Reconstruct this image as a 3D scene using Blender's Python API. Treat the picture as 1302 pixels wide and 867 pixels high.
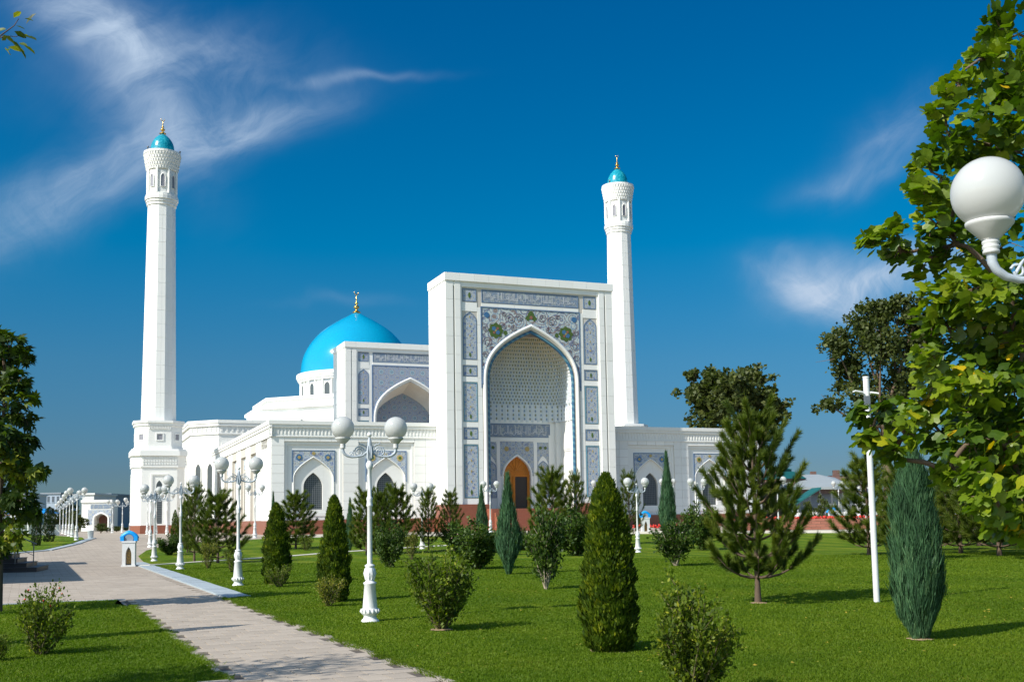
import bpy, bmesh, math, random
import numpy as np
from math import sin, cos, tan, pi, radians, sqrt, atan2
from mathutils import Vector, Matrix, Quaternion

for o in list(bpy.data.objects):
    bpy.data.objects.remove(o)
S = bpy.context.scene
C = S.collection

# ------------------------------------------------------------------ camera
W0, H0, FPX = 1302.0, 867.0, 1385.0
EYE = 1.8
PITCH, ROLL = radians(5.4), radians(0.9)
cam_d = bpy.data.cameras.new('camera')
cam = bpy.data.objects.new('camera', cam_d)
C.objects.link(cam)
S.camera = cam
cam_d.sensor_width = 36.0
cam_d.lens = FPX / W0 * 36.0
cam_d.shift_y = 93.0 / W0
cam_d.clip_start = 0.1
cam_d.clip_end = 6000
ROT = Matrix.Rotation(pi / 2 + PITCH, 3, 'X') @ Matrix.Rotation(-ROLL, 3, 'Z')
cam.matrix_world = Matrix.Translation((0, 0, EYE)) @ ROT.to_4x4()

# ------------------------------------------------------------------ sky and sun
SUN_AZ, SUN_EL = radians(39.5), radians(40)
TRAVEL = Vector((cos(SUN_AZ) * cos(SUN_EL), sin(SUN_AZ) * cos(SUN_EL), -sin(SUN_EL)))
sun_d = bpy.data.lights.new('sun', 'SUN')
sun_d.energy = 3.45
sun_d.angle = radians(0.53)
sun_d.color = (1.0, 0.95, 0.86)
sun = bpy.data.objects.new('sun', sun_d)
C.objects.link(sun)
sun.rotation_euler = TRAVEL.to_track_quat('-Z', 'Y').to_euler()
sun.location = (0, 0, 60)

S.view_settings.view_transform = 'Standard'
S.view_settings.look = 'None'
S.view_settings.exposure = 0.90
S.view_settings.gamma = 1.0
S.render.engine = 'CYCLES'


class NT:
    """small helper to write shader nodes as expressions"""
    def __init__(s, tree):
        s.t = tree
        s.n = tree.nodes
        s.l = tree.links
    def new(s, typ, **kw):
        n = s.n.new(typ)
        for k, v in kw.items():
            setattr(n, k, v)
        return n
    def put(s, sock, v):
        if v is None:
            return
        if isinstance(v, bpy.types.NodeSocket):
            s.l.new(v, sock)
        elif isinstance(v, (tuple, list)) and len(v) == 3 and sock.type == 'RGBA':
            sock.default_value = (*v, 1)
        else:
            sock.default_value = v
    def m(s, op, a, b=None, c=None, clamp=False):
        n = s.new('ShaderNodeMath', operation=op, use_clamp=clamp)
        for i, v in enumerate((a, b, c)):
            s.put(n.inputs[i], v)
        return n.outputs[0]
    def vm(s, op, a, b=None, scale=None):
        n = s.new('ShaderNodeVectorMath', operation=op)
        s.put(n.inputs[0], a)
        s.put(n.inputs[1], b)
        if scale is not None:
            s.put(n.inputs['Scale'], scale)
        return n.outputs[1] if op in ('LENGTH', 'DOT_PRODUCT', 'DISTANCE') else n.outputs[0]
    def mix(s, f, a, b, mode='MIX'):
        n = s.new('ShaderNodeMix', data_type='RGBA', blend_type=mode, clamp_factor=True)
        s.put(n.inputs[0], f)
        s.put(n.inputs[6], a)
        s.put(n.inputs[7], b)
        return n.outputs[2]
    def ramp(s, f, stops, interp='LINEAR'):
        n = s.new('ShaderNodeValToRGB')
        n.color_ramp.interpolation = interp
        e = n.color_ramp.elements
        while len(e) > 1:
            e.remove(e[-1])
        e[0].position = stops[0][0]
        e[0].color = (*stops[0][1], 1) if len(stops[0][1]) == 3 else stops[0][1]
        for p, col in stops[1:]:
            x = e.new(p)
            x.color = (*col, 1)
        s.put(n.inputs[0], f)
        return n.outputs[0]
    def noise(s, vec, scale, detail=3, rough=0.55, dist=0.0, out=0):
        n = s.new('ShaderNodeTexNoise')
        s.put(n.inputs['Vector'], vec)
        s.put(n.inputs['Scale'], scale)
        n.inputs['Detail'].default_value = detail
        n.inputs['Roughness'].default_value = rough
        n.inputs['Distortion'].default_value = dist
        return n.outputs[out]
    def vor(s, vec, scale, feature='F1', rnd=1.0, out=0):
        n = s.new('ShaderNodeTexVoronoi', feature=feature)
        s.put(n.inputs['Vector'], vec)
        n.inputs['Scale'].default_value = scale
        n.inputs['Randomness'].default_value = rnd
        return n.outputs[out]
    def sep(s, vec):
        n = s.new('ShaderNodeSeparateXYZ')
        s.put(n.inputs[0], vec)
        return n.outputs
    def comb(s, x, y, z):
        n = s.new('ShaderNodeCombineXYZ')
        for i, v in enumerate((x, y, z)):
            s.put(n.inputs[i], v)
        return n.outputs[0]
    def smooth(s, v, lo, hi):
        n = s.new('ShaderNodeMapRange', interpolation_type='SMOOTHSTEP')
        s.put(n.inputs[0], v)
        n.inputs[1].default_value = lo
        n.inputs[2].default_value = hi
        return n.outputs[0]


def make_world():
    w = bpy.data.worlds.new('World')
    S.world = w
    w.use_nodes = True
    w.node_tree.nodes.clear()
    N = NT(w.node_tree)
    sky = N.new('ShaderNodeTexSky', sky_type='NISHITA')
    sky.sun_disc = False
    sky.sun_elevation = SUN_EL
    sky.sun_rotation = radians(230.5)
    sky.altitude = 400
    sky.air_density = 1.25
    sky.dust_density = 0.35
    sky.ozone_density = 3.0
    co = N.new('ShaderNodeTexCoord').outputs['Generated']
    x, y, z = N.sep(co)
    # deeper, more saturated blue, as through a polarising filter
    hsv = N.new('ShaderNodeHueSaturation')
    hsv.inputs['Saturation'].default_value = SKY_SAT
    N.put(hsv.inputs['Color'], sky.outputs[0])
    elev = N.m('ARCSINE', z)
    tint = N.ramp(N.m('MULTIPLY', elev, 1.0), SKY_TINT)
    # tint fades towards the sun: unseen sky there is kept bright for fill light
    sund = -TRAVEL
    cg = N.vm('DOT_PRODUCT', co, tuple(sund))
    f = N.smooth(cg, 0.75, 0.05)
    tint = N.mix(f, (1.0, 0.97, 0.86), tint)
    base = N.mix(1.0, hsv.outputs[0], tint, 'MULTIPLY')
    # thin cirrus: soft patches in direction space, broken into streaks
    u = N.m('DIVIDE', x, N.m('MAXIMUM', y, 0.15))
    v = N.m('DIVIDE', z, N.m('MAXIMUM', y, 0.15))
    uv = N.comb(u, v, 0.0)
    warp = N.noise(uv, 3.2, 4, 0.55, 0.3, out=1)
    wv = N.vm('SCALE', N.vm('SUBTRACT', warp, (0.5, 0.5, 0.5)), scale=0.16)
    uw = N.vm('ADD', uv, wv)
    ux, vx, _ = N.sep(uw)
    def blob(px, py, lu, lv, ang, amp):
        cu, cv = (px - 651) / FPX, (657 - py) / FPX
        a, b = cos(ang), sin(ang)
        du = N.m('SUBTRACT', ux, cu)
        dv = N.m('SUBTRACT', vx, cv)
        p = N.m('DIVIDE', N.m('ADD', N.m('MULTIPLY', du, a), N.m('MULTIPLY', dv, b)), lu / FPX)
        q = N.m('DIVIDE', N.m('SUBTRACT', N.m('MULTIPLY', dv, a), N.m('MULTIPLY', du, b)), lv / FPX)
        r2 = N.m('ADD', N.m('MULTIPLY', p, p), N.m('MULTIPLY', q, q))
        return N.m('MULTIPLY', N.m('POWER', 2.718, N.m('MULTIPLY', r2, -1.0)), amp)
    tot = None
    for b in CLOUDS:
        g = blob(*b)
        tot = g if tot is None else N.m('ADD', tot, g)
    def streak(ang, k, scl):
        a, b = cos(ang), sin(ang)
        p = N.m('ADD', N.m('MULTIPLY', ux, a), N.m('MULTIPLY', vx, b))
        q = N.m('SUBTRACT', N.m('MULTIPLY', vx, a), N.m('MULTIPLY', ux, b))
        return N.noise(N.comb(p, N.m('MULTIPLY', q, k), 0.0), scl, 8, 0.6, 0.8)
    s1 = N.smooth(streak(radians(24), 3.2, 5.5), 0.30, 0.72)
    s2 = N.smooth(N.noise(uw, 12, 10, 0.72, 1.1), 0.30, 0.72)
    dens = N.m('MULTIPLY', tot, N.m('ADD', 0.25, N.m('ADD', N.m('MULTIPLY', s1, 0.65), N.m('MULTIPLY', s2, 0.42))), clamp=True)
    col = N.mix(dens, base, CLOUD_COL)
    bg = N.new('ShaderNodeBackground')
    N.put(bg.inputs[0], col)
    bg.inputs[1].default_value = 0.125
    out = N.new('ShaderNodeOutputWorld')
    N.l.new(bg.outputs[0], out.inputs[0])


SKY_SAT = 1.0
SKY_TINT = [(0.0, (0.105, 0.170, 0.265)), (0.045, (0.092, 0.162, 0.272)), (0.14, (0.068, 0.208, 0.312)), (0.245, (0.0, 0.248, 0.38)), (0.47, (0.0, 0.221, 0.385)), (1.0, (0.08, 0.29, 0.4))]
CLOUD_COL = (2.05, 2.6, 3.35)
# centre px, py, length, breadth, angle, strength
CLOUDS = [(130, 215, 190, 42, radians(22), 0.55), (300, 160, 110, 26, radians(20), 0.5), (130, 90, 140, 38, radians(-52), 0.5), (75, 20, 90, 24, radians(-28), 0.35),
          (170, 35, 140, 46, radians(-8), 0.32), (210, 85, 130, 60, radians(0), 0.22), (440, 76, 90, 7, radians(5), 0.27),
          (1040, 350, 60, 22, radians(0), 0.7), (1105, 362, 80, 24, radians(2), 0.8), (1190, 352, 90, 22, radians(8), 0.7), (1130, 190, 60, 40, radians(40), 0.35),
          (1090, 240, 60, 18, radians(10), 0.25), (430, 380, 60, 8, radians(5), 0.1)]
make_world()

# ------------------------------------------------------------------ coordinates
def ray(px, py):
    """unit-depth ray through a point of the photograph"""
    v = Vector(((px - W0 / 2) / FPX, (H0 / 2 - py + 93.0) / FPX, -1.0))
    d = ROT @ v
    return d / d.y

def at(px, py, depth):
    return Vector((0, 0, EYE)) + ray(px, py) * depth

G_LOW, G_HIGH, G_RISE = 52.0, 82.0, 0.8
def g(y):
    t = min(max((y - G_LOW) / (G_HIGH - G_LOW), 0), 1)
    return G_RISE * t * t * (3 - 2 * t)

def G(px, py):
    """where the ray through a pixel meets the ground"""
    d = ray(px, py)
    lo, hi = 1.0, 700.0
    f = lambda s: EYE + d.z * s - g(s)
    if f(hi) > 0:
        return Vector((d.x * 300, 300, g(300)))
    s = lo
    st = 0.25
    while s < hi and f(s) > 0:
        s += st
        st *= 1.01
    a, b = s - st, s
    for _ in range(30):
        mm = (a + b) / 2
        if f(mm) > 0:
            a = mm
        else:
            b = mm
    return Vector((d.x * a, a, g(a)))

def gd(px, depth):
    """ground point in column px (taken near the ground) at a given depth"""
    p = at(px, 690, depth)
    return Vector((p.x, depth, g(depth)))

# ------------------------------------------------------------------ objects
def link(o, parent=None):
    C.objects.link(o)
    if parent is not None:
        o.parent = parent
    return o

def tag(o, label=None, cat=None, group=None, kind=None):
    if label:
        o['label'] = label
    if cat:
        o['category'] = cat
    if group:
        o['group'] = group
    if kind:
        o['kind'] = kind
    return o

def thing(name, label, cat, loc=(0, 0, 0), rz=0.0, group=None, scale=1.0):
    o = bpy.data.objects.new(name, None)
    o.empty_display_size = 0.3
    C.objects.link(o)
    o.location = loc
    o.rotation_euler = (0, 0, rz)
    o.scale = (scale,) * 3 if not isinstance(scale, (tuple, list)) else scale
    return tag(o, label, cat, group)

def kids(o):
    return [c for c in bpy.data.objects if c.parent == o]

def copy_tree(root, loc, rz=0.0, label=None, group=None, scale=1.0, tree=None):
    """a copy of a thing with copies of its parts and their sub-parts"""
    r = root.copy()
    C.objects.link(r)
    r.location = loc
    r.rotation_euler = (0, 0, rz)
    r.scale = (scale,) * 3 if not isinstance(scale, (tuple, list)) else scale
    if label:
        r['label'] = label
    if group:
        r['group'] = group
    for ch in kids(root):
        c = ch.copy()
        C.objects.link(c)
        c.parent = r
        for gch in kids(ch):
            d = gch.copy()
            C.objects.link(d)
            d.parent = c
    return r


class MB:
    """collects faces and links them as one mesh object"""
    def __init__(s):
        s.v, s.f, s.m, s.s = [], [], [], []
    def face(s, pts, mi=0, sm=False):
        n = len(s.v)
        s.v.extend([tuple(p) for p in pts])
        s.f.append(tuple(range(n, n + len(pts))))
        s.m.append(mi)
        s.s.append(sm)
    def raw(s, verts, faces, mi=0, sm=False):
        n = len(s.v)
        s.v.extend([tuple(p) for p in verts])
        for f in faces:
            s.f.append(tuple(n + i for i in f))
            s.m.append(mi)
            s.s.append(sm)
    def box(s, x0, x1, y0, y1, z0, z1, mi=0):
        v = [(x0, y0, z0), (x1, y0, z0), (x1, y1, z0), (x0, y1, z0), (x0, y0, z1), (x1, y0, z1), (x1, y1, z1), (x0, y1, z1)]
        s.raw(v, [(0, 3, 2, 1), (4, 5, 6, 7), (0, 1, 5, 4), (1, 2, 6, 5), (2, 3, 7, 6), (3, 0, 4, 7)], mi)
    def prism(s, poly, z0, z1, mi=0, bottom=True):
        n = len(poly)
        v = [(p[0], p[1], z0) for p in poly] + [(p[0], p[1], z1) for p in poly]
        f = [(i, (i + 1) % n, n + (i + 1) % n, n + i) for i in range(n)]
        f.append(tuple(range(n, 2 * n)))
        if bottom:
            f.append(tuple(reversed(range(n))))
        s.raw(v, f, mi)
    def extr(s, poly, y0, y1, mi=0):
        """polygon in x,z (counter-clockwise seen from the front), front at y0"""
        n = len(poly)
        v = [(p[0], y0, p[1]) for p in poly] + [(p[0], y1, p[1]) for p in poly]
        f = [tuple(range(n)), tuple(reversed(range(n, 2 * n)))]
        f += [(i, n + i, n + (i + 1) % n, (i + 1) % n) for i in range(n)]
        s.raw(v, f, mi)
    def lathe(s, prof, seg=16, c=(0, 0, 0), mi=0, sm=True, rot=0.0, cap=True):
        v, f = [], []
        for r, z in prof:
            for k in range(seg):
                a = rot + 2 * pi * k / seg
                v.append((c[0] + r * cos(a), c[1] + r * sin(a), c[2] + z))
        for i in range(len(prof) - 1):
            for k in range(seg):
                k2 = (k + 1) % seg
                f.append((i * seg + k, i * seg + k2, (i + 1) * seg + k2, (i + 1) * seg + k))
        s.raw(v, f, mi, sm)
        if cap:
            if prof[-1][0] > 1e-4:
                s.face([v[(len(prof) - 1) * seg + k] for k in range(seg)], mi)
            if prof[0][0] > 1e-4:
                s.face([v[k] for k in reversed(range(seg))], mi)
    def tube(s, pts, rad, seg=8, mi=0, sm=True, cap=True):
        pts = [Vector(p) for p in pts]
        if not isinstance(rad, (list, tuple)):
            rad = [rad] * len(pts)
        v, f = [], []
        up = None
        for i, p in enumerate(pts):
            t = (pts[min(i + 1, len(pts) - 1)] - pts[max(i - 1, 0)]).normalized()
            if up is None:
                up = t.orthogonal().normalized()
            else:
                up = (up - t * up.dot(t))
                up = up.normalized() if up.length > 1e-5 else t.orthogonal().normalized()
            w = t.cross(up)
            for k in range(seg):
                a = 2 * pi * k / seg
                v.append(p + (up * cos(a) + w * sin(a)) * rad[i])
        for i in range(len(pts) - 1):
            for k in range(seg):
                k2 = (k + 1) % seg
                f.append((i * seg + k, i * seg + k2, (i + 1) * seg + k2, (i + 1) * seg + k))
        s.raw(v, f, mi, sm)
        if cap:
            s.face([v[(len(pts) - 1) * seg + k] for k in range(seg)], mi)
            s.face([v[k] for k in reversed(range(seg))], mi)
    def sphere(s, c, r, seg=24, rings=14, mi=0, squash=1.0):
        prof = [(r * sin(pi * i / rings), -r * squash * cos(pi * i / rings)) for i in range(rings + 1)]
        prof[0] = (1e-5, prof[0][1])
        prof[-1] = (1e-5, prof[-1][1])
        s.lathe(prof, seg, c, mi, True, cap=False)
    def archslab(s, x0, x1, z0, z1, c, hw, zs, za, y0, y1, mi=0, zb=None, p=2.7, n=14, sides=True, mr=None):
        """wall x0..x1, z0..z1 with a pointed opening; front y0, back y1"""
        if mr is None:
            mr = mi
        zb = z0 if zb is None else zb
        if zb > z0 + 1e-6:
            s.face([(x0, y0, z0), (x1, y0, z0), (x1, y0, zb), (x0, y0, zb)], mi)
            s.face([(c - hw, y0, zb), (c + hw, y0, zb), (c + hw, y1, zb), (c - hw, y1, zb)], mr)
        zz, ww = [zb], [hw]
        if zs > zb + 1e-6:
            zz.append(zs)
            ww.append(hw)
        for i in range(1, n + 1):
            t = sin(pi / 2 * i / n) if i < n else 1.0
            zz.append(zs + (za - zs) * t)
            ww.append(hw * (1 - t ** p))
        for i in range(len(zz) - 1):
            a, b, wa, wb = zz[i], zz[i + 1], ww[i], ww[i + 1]
            s.face([(x0, y0, a), (c - wa, y0, a), (c - wb, y0, b), (x0, y0, b)], mi)
            s.face([(c + wa, y0, a), (x1, y0, a), (x1, y0, b), (c + wb, y0, b)], mi)
            s.face([(c - wa, y0, a), (c - wa, y1, a), (c - wb, y1, b), (c - wb, y0, b)], mr)
            s.face([(c + wa, y1, a), (c + wa, y0, a), (c + wb, y0, b), (c + wb, y1, b)], mr)
        s.face([(x0, y0, za), (x1, y0, za), (x1, y0, z1), (x0, y0, z1)], mi)
        if sides:
            s.face([(x0, y1, z0), (x0, y0, z0), (x0, y0, z1), (x0, y1, z1)], mi)
            s.face([(x1, y0, z0), (x1, y1, z0), (x1, y1, z1), (x1, y0, z1)], mi)
            s.face([(x0, y0, z1), (x1, y0, z1), (x1, y1, z1), (x0, y1, z1)], mi)
    def mesh(s, name, mats):
        me = bpy.data.meshes.new(name)
        me.from_pydata(s.v, [], s.f)
        if not isinstance(mats, (list, tuple)):
            mats = [mats]
        for m in mats:
            me.materials.append(m)
        me.polygons.foreach_set('material_index', s.m)
        me.polygons.foreach_set('use_smooth', s.s)
        me.update()
        return me
    def build(s, name, mats, parent=None, loc=None, rz=None):
        o = bpy.data.objects.new(name, s.mesh(name, mats))
        link(o, parent)
        if loc is not None:
            o.location = loc
        if rz is not None:
            o.rotation_euler = (0, 0, rz)
        return o

def archpts(c, hw, zb, zs, za, p=2.7, n=14):
    """outline of a pointed arch from lower left over the apex to lower right"""
    L = [(-hw, zb)]
    if zs > zb + 1e-6:
        L.append((-hw, zs))
    for i in range(1, n + 1):
        t = sin(pi / 2 * i / n) if i < n else 1.0
        L.append((-hw * (1 - t ** p), zs + (za - zs) * t))
    R = [(-x, z) for x, z in reversed(L[:-1])]
    return [(c + x, z) for x, z in L + R]

def arrmesh(name, V, per, mat, tint=None, parent=None, faces=None):
    """mesh from an (n*per,3) vertex array of identical pieces; faces: list of index tuples in one piece"""
    V = np.asarray(V, dtype=np.float32).reshape(-1, 3)
    n = len(V) // per
    if faces is None:
        faces = [tuple(range(per))]
    me = bpy.data.meshes.new(name)
    me.vertices.add(len(V))
    me.vertices.foreach_set('co', V.ravel())
    ls = np.concatenate([np.array(f) for f in faces])
    tot = np.array([len(f) for f in faces])
    allv = (np.arange(n)[:, None] * per + ls[None, :]).ravel()
    me.loops.add(len(allv))
    me.loops.foreach_set('vertex_index', allv.astype(np.int32))
    nf = n * len(faces)
    me.polygons.add(nf)
    tots = np.tile(tot, n)
    starts = np.concatenate([[0], np.cumsum(tots)[:-1]])
    me.polygons.foreach_set('loop_start', starts.astype(np.int32))
    me.polygons.foreach_set('loop_total', tots.astype(np.int32))
    me.materials.append(mat)
    if tint is not None:
        at_ = me.attributes.new('tint', 'FLOAT', 'FACE')
        at_.data.foreach_set('value', np.repeat(np.asarray(tint, dtype=np.float32), len(faces)))
    me.update(calc_edges=True)
    me.validate()
    me.polygons.foreach_set('use_smooth', [False] * len(me.polygons))
    o = bpy.data.objects.new(name, me)
    link(o, parent)
    return o

# ------------------------------------------------------------------ materials
MAT = {}
def pmat(name, rough=0.6, spec=0.5, metal=0.0):
    m = bpy.data.materials.new(name)
    m.use_nodes = True
    N = NT(m.node_tree)
    b = m.node_tree.nodes['Principled BSDF']
    b.inputs['Roughness'].default_value = rough
    b.inputs['Specular IOR Level'].default_value = spec
    b.inputs['Metallic'].default_value = metal
    MAT[name] = m
    co = N.new('ShaderNodeTexCoord')
    return m, N, b, co

def bump(N, b, h, strength=0.3, dist=0.02):
    n = N.new('ShaderNodeBump')
    n.inputs['Strength'].default_value = strength
    n.inputs['Distance'].default_value = dist
    N.put(n.inputs['Height'], h)
    N.l.new(n.outputs[0], b.inputs['Normal'])

def simple(name, col, rough=0.6, var=0.12, scale=3.0, spec=0.5, metal=0.0, bmp=0.0, bscale=30, coat=0.0):
    m, N, b, co = pmat(name, rough, spec, metal)
    P = co.outputs['Object']
    n1 = N.noise(P, scale, 5, 0.6)
    rnd = N.new('ShaderNodeObjectInfo').outputs['Random']
    k = N.m('ADD', 1 - var, N.m('MULTIPLY', n1, 2 * var))
    k = N.m('MULTIPLY', k, N.m('ADD', 1 - var * 0.35, N.m('MULTIPLY', rnd, var * 0.7)))
    cc = N.vm('SCALE', col, scale=k)
    N.l.new(cc, b.inputs['Base Color'])
    if bmp:
        bump(N, b, N.noise(P, bscale, 4, 0.6), bmp, 0.01)
    if coat:
        b.inputs['Coat Weight'].default_value = coat
        b.inputs['Coat Roughness'].default_value = 0.08
    return m

def mk_marble():
    m, N, b, co = pmat('marble', 0.45, 0.4)
    P = co.outputs['Object']
    rnd = N.new('ShaderNodeObjectInfo').outputs['Random']
    x, y, z = N.sep(P)
    geo = N.new('ShaderNodeNewGeometry').outputs['Position']
    gx, gy, gz = N.sep(geo)
    big = N.noise(geo, 0.35, 4, 0.6)
    vein = N.noise(geo, 2.2, 6, 0.7, 1.6)
    streak = N.noise(N.comb(N.m('MULTIPLY', gx, 3.0), N.m('MULTIPLY', gy, 3.0), N.m('MULTIPLY', gz, 0.22)), 1.0, 4, 0.7)
    f = N.m('ADD', N.m('MULTIPLY', rnd, 0.30), N.m('ADD', N.m('MULTIPLY', big, 0.35), N.m('MULTIPLY', vein, 0.35)))
    col = N.ramp(f, [(0.25, (0.73, 0.725, 0.69)), (0.5, (0.79, 0.79, 0.76)), (0.75, (0.825, 0.825, 0.80))])
    col = N.mix(N.m('MULTIPLY', N.smooth(streak, 0.60, 0.78), 0.35), col, (0.62, 0.60, 0.54))
    N.l.new(col, b.inputs['Base Color'])
mk_marble()
simple('marble_joint', (0.50, 0.47, 0.42), 0.8, 0.06)
simple('relief', (0.74, 0.74, 0.71), 0.6, 0.05, 1.0)
simple('granite_red', (0.25, 0.085, 0.05), 0.35, 0.25, 9, 0.5)
simple('roof_grey', (0.45, 0.46, 0.46), 0.8, 0.1)
simple('gold', (0.75, 0.47, 0.13), 0.25, 0.08, 4, metal=1.0)
simple('white_paint', (0.66, 0.67, 0.665), 0.38, 0.14, 5, 0.5, bmp=0.12, bscale=60)
simple('steel_blue', (0.40, 0.45, 0.50), 0.4, 0.12, 9, 0.5)
simple('wood_door', (0.50, 0.165, 0.006), 0.45, 0.25, 3)
simple('doorway_shade', (0.035, 0.026, 0.02), 0.5, 0.1)
simple('glass_dark', (0.055, 0.07, 0.08), 0.3, 0.2, 2)
simple('grille', (0.17, 0.19, 0.20), 0.5, 0.1)
simple('teal_rope', (0.10, 0.26, 0.36), 0.3, 0.4, 9)
simple('mosaic_border', (0.12, 0.19, 0.31), 0.35, 0.35, 8)
simple('mosaic_green', (0.08, 0.13, 0.025), 0.35, 0.35, 6)
simple('mosaic_blue', (0.06, 0.16, 0.32), 0.35, 0.3, 9)
simple('mosaic_gold', (0.42, 0.32, 0.12), 0.4, 0.3, 9)
simple('script_white', (0.50, 0.52, 0.56), 0.5, 0.1)
simple('step_stone', (0.06, 0.045, 0.045), 0.5, 0.2, 3)
simple('metal_rail', (0.22, 0.23, 0.25), 0.3, 0.1, metal=0.7)
simple('bark', (0.11, 0.075, 0.05), 0.9, 0.4, 9, bmp=0.6, bscale=22)
simple('bark_pale', (0.30, 0.25, 0.18), 0.9, 0.3, 9, bmp=0.5, bscale=26)
simple('twig', (0.10, 0.085, 0.035), 0.85, 0.3, 9)
simple('soil', (0.30, 0.21, 0.12), 0.95, 0.3, 6, bmp=0.6, bscale=25)
simple('kerb_stone', (0.29, 0.255, 0.215), 0.85, 0.15, 2.5, bmp=0.4)
simple('kerb_blue', (0.30, 0.35, 0.38), 0.8, 0.12, 2.5, bmp=0.3)
simple('kerb_cream', (0.52, 0.50, 0.43), 0.8, 0.1, 2, bmp=0.3)
simple('brick_red', (0.33, 0.13, 0.085), 0.8, 0.2, 3, bmp=0.3)
simple('awning_blue', (0.0, 0.20, 0.55), 0.6, 0.1)
simple('box_blue', (0.0, 0.30, 0.75), 0.4, 0.1)
simple('teal_roof', (0.01, 0.10, 0.10), 0.5, 0.15)
simple('brown_roof', (0.14, 0.08, 0.065), 0.7, 0.2)
simple('far_wall_grey', (0.26, 0.29, 0.33), 0.8, 0.12, 0.4)
simple('far_wall_white', (0.66, 0.66, 0.64), 0.8, 0.08, 0.4)
simple('far_wall_blue', (0.34, 0.40, 0.48), 0.8, 0.1, 0.4)
simple('far_window', (0.08, 0.10, 0.13), 0.3, 0.2)
simple('sheet_roof', (0.30, 0.33, 0.34), 0.45, 0.1, 0.6)
simple('flower_red', (0.55, 0.03, 0.02), 0.7, 0.3, 20)
simple('bin_grey', (0.50, 0.53, 0.54), 0.6, 0.1, 5)
simple('plastic_white', (0.75, 0.76, 0.76), 0.45, 0.05)
simple('orange_cloth', (0.5, 0.12, 0.02), 0.8, 0.2)

def mk_globe():
    m, N, b, co = pmat('opal_globe', 0.16, 0.5)
    P = co.outputs['Object']
    z = N.sep(P)[2]
    dirt = N.smooth(N.noise(P, 60, 4, 0.7), 0.60, 0.75)
    low_mask = N.smooth(z, 0.02, -0.22)
    f = N.m('MULTIPLY', N.m('MULTIPLY', dirt, low_mask), 0.4)
    f = N.m('ADD', f, N.m('MULTIPLY', low_mask, 0.22))  # globe colour turns browner and darker towards its bottom
    N.l.new(N.mix(f, (0.55, 0.565, 0.56), (0.33, 0.31, 0.27)), b.inputs['Base Color'])
    tr = N.new('ShaderNodeBsdfTranslucent')
    tr.inputs[0].default_value = (0.90, 0.90, 0.86, 1)
    mx = N.new('ShaderNodeMixShader')
    mx.inputs[0].default_value = 0.33
    N.l.new(b.outputs[0], mx.inputs[1])
    N.l.new(tr.outputs[0], mx.inputs[2])
    N.l.new(mx.outputs[0], m.node_tree.nodes['Material Output'].inputs[0])
    b.inputs['Subsurface Weight'].default_value = 0.0
    b.inputs['Subsurface Radius'].default_value = (0.1, 0.1, 0.1)
mk_globe()

def mk_dome():
    m, N, b, co = pmat('dome_tile', 0.13, 0.6)
    P = co.outputs['Object']
    x, y, z = N.sep(P)
    a = N.m('MULTIPLY', N.m('ARCTAN2', y, x), 30.0)
    uv = N.comb(N.m('MULTIPLY', a, 1.0), N.m('MULTIPLY', z, 3.0), 0.0)
    br = N.new('ShaderNodeTexBrick')
    N.put(br.inputs['Vector'], uv)
    br.inputs['Scale'].default_value = 1.0
    br.inputs['Color1'].default_value = (0.0, 0.265, 0.46, 1)
    br.inputs['Color2'].default_value = (0.0, 0.32, 0.52, 1)
    br.inputs['Mortar'].default_value = (0.0, 0.17, 0.34, 1)
    br.inputs['Mortar Size'].default_value = 0.03
    n = N.noise(P, 0.35, 3, 0.5)
    N.l.new(N.mix(N.m('MULTIPLY', n, 0.45), br.outputs[0], (0.0, 0.34, 0.55)), b.inputs['Base Color'])
    bump(N, b, N.noise(P, 6, 3, 0.6), 0.06, 0.03)
mk_dome()

def mk_smalldome():
    m, N, b, co = pmat('small_dome_tile', 0.25, 0.6)
    P = co.outputs['Object']
    v = N.vor(P, 5.5, out=0)
    N.l.new(N.ramp(v, [(0.0, (0.0, 0.16, 0.22)), (0.5, (0.0, 0.24, 0.33)), (0.9, (0.03, 0.34, 0.42))]), b.inputs['Base Color'])
    bump(N, b, v, 0.4, 0.03)
mk_smalldome()

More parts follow.
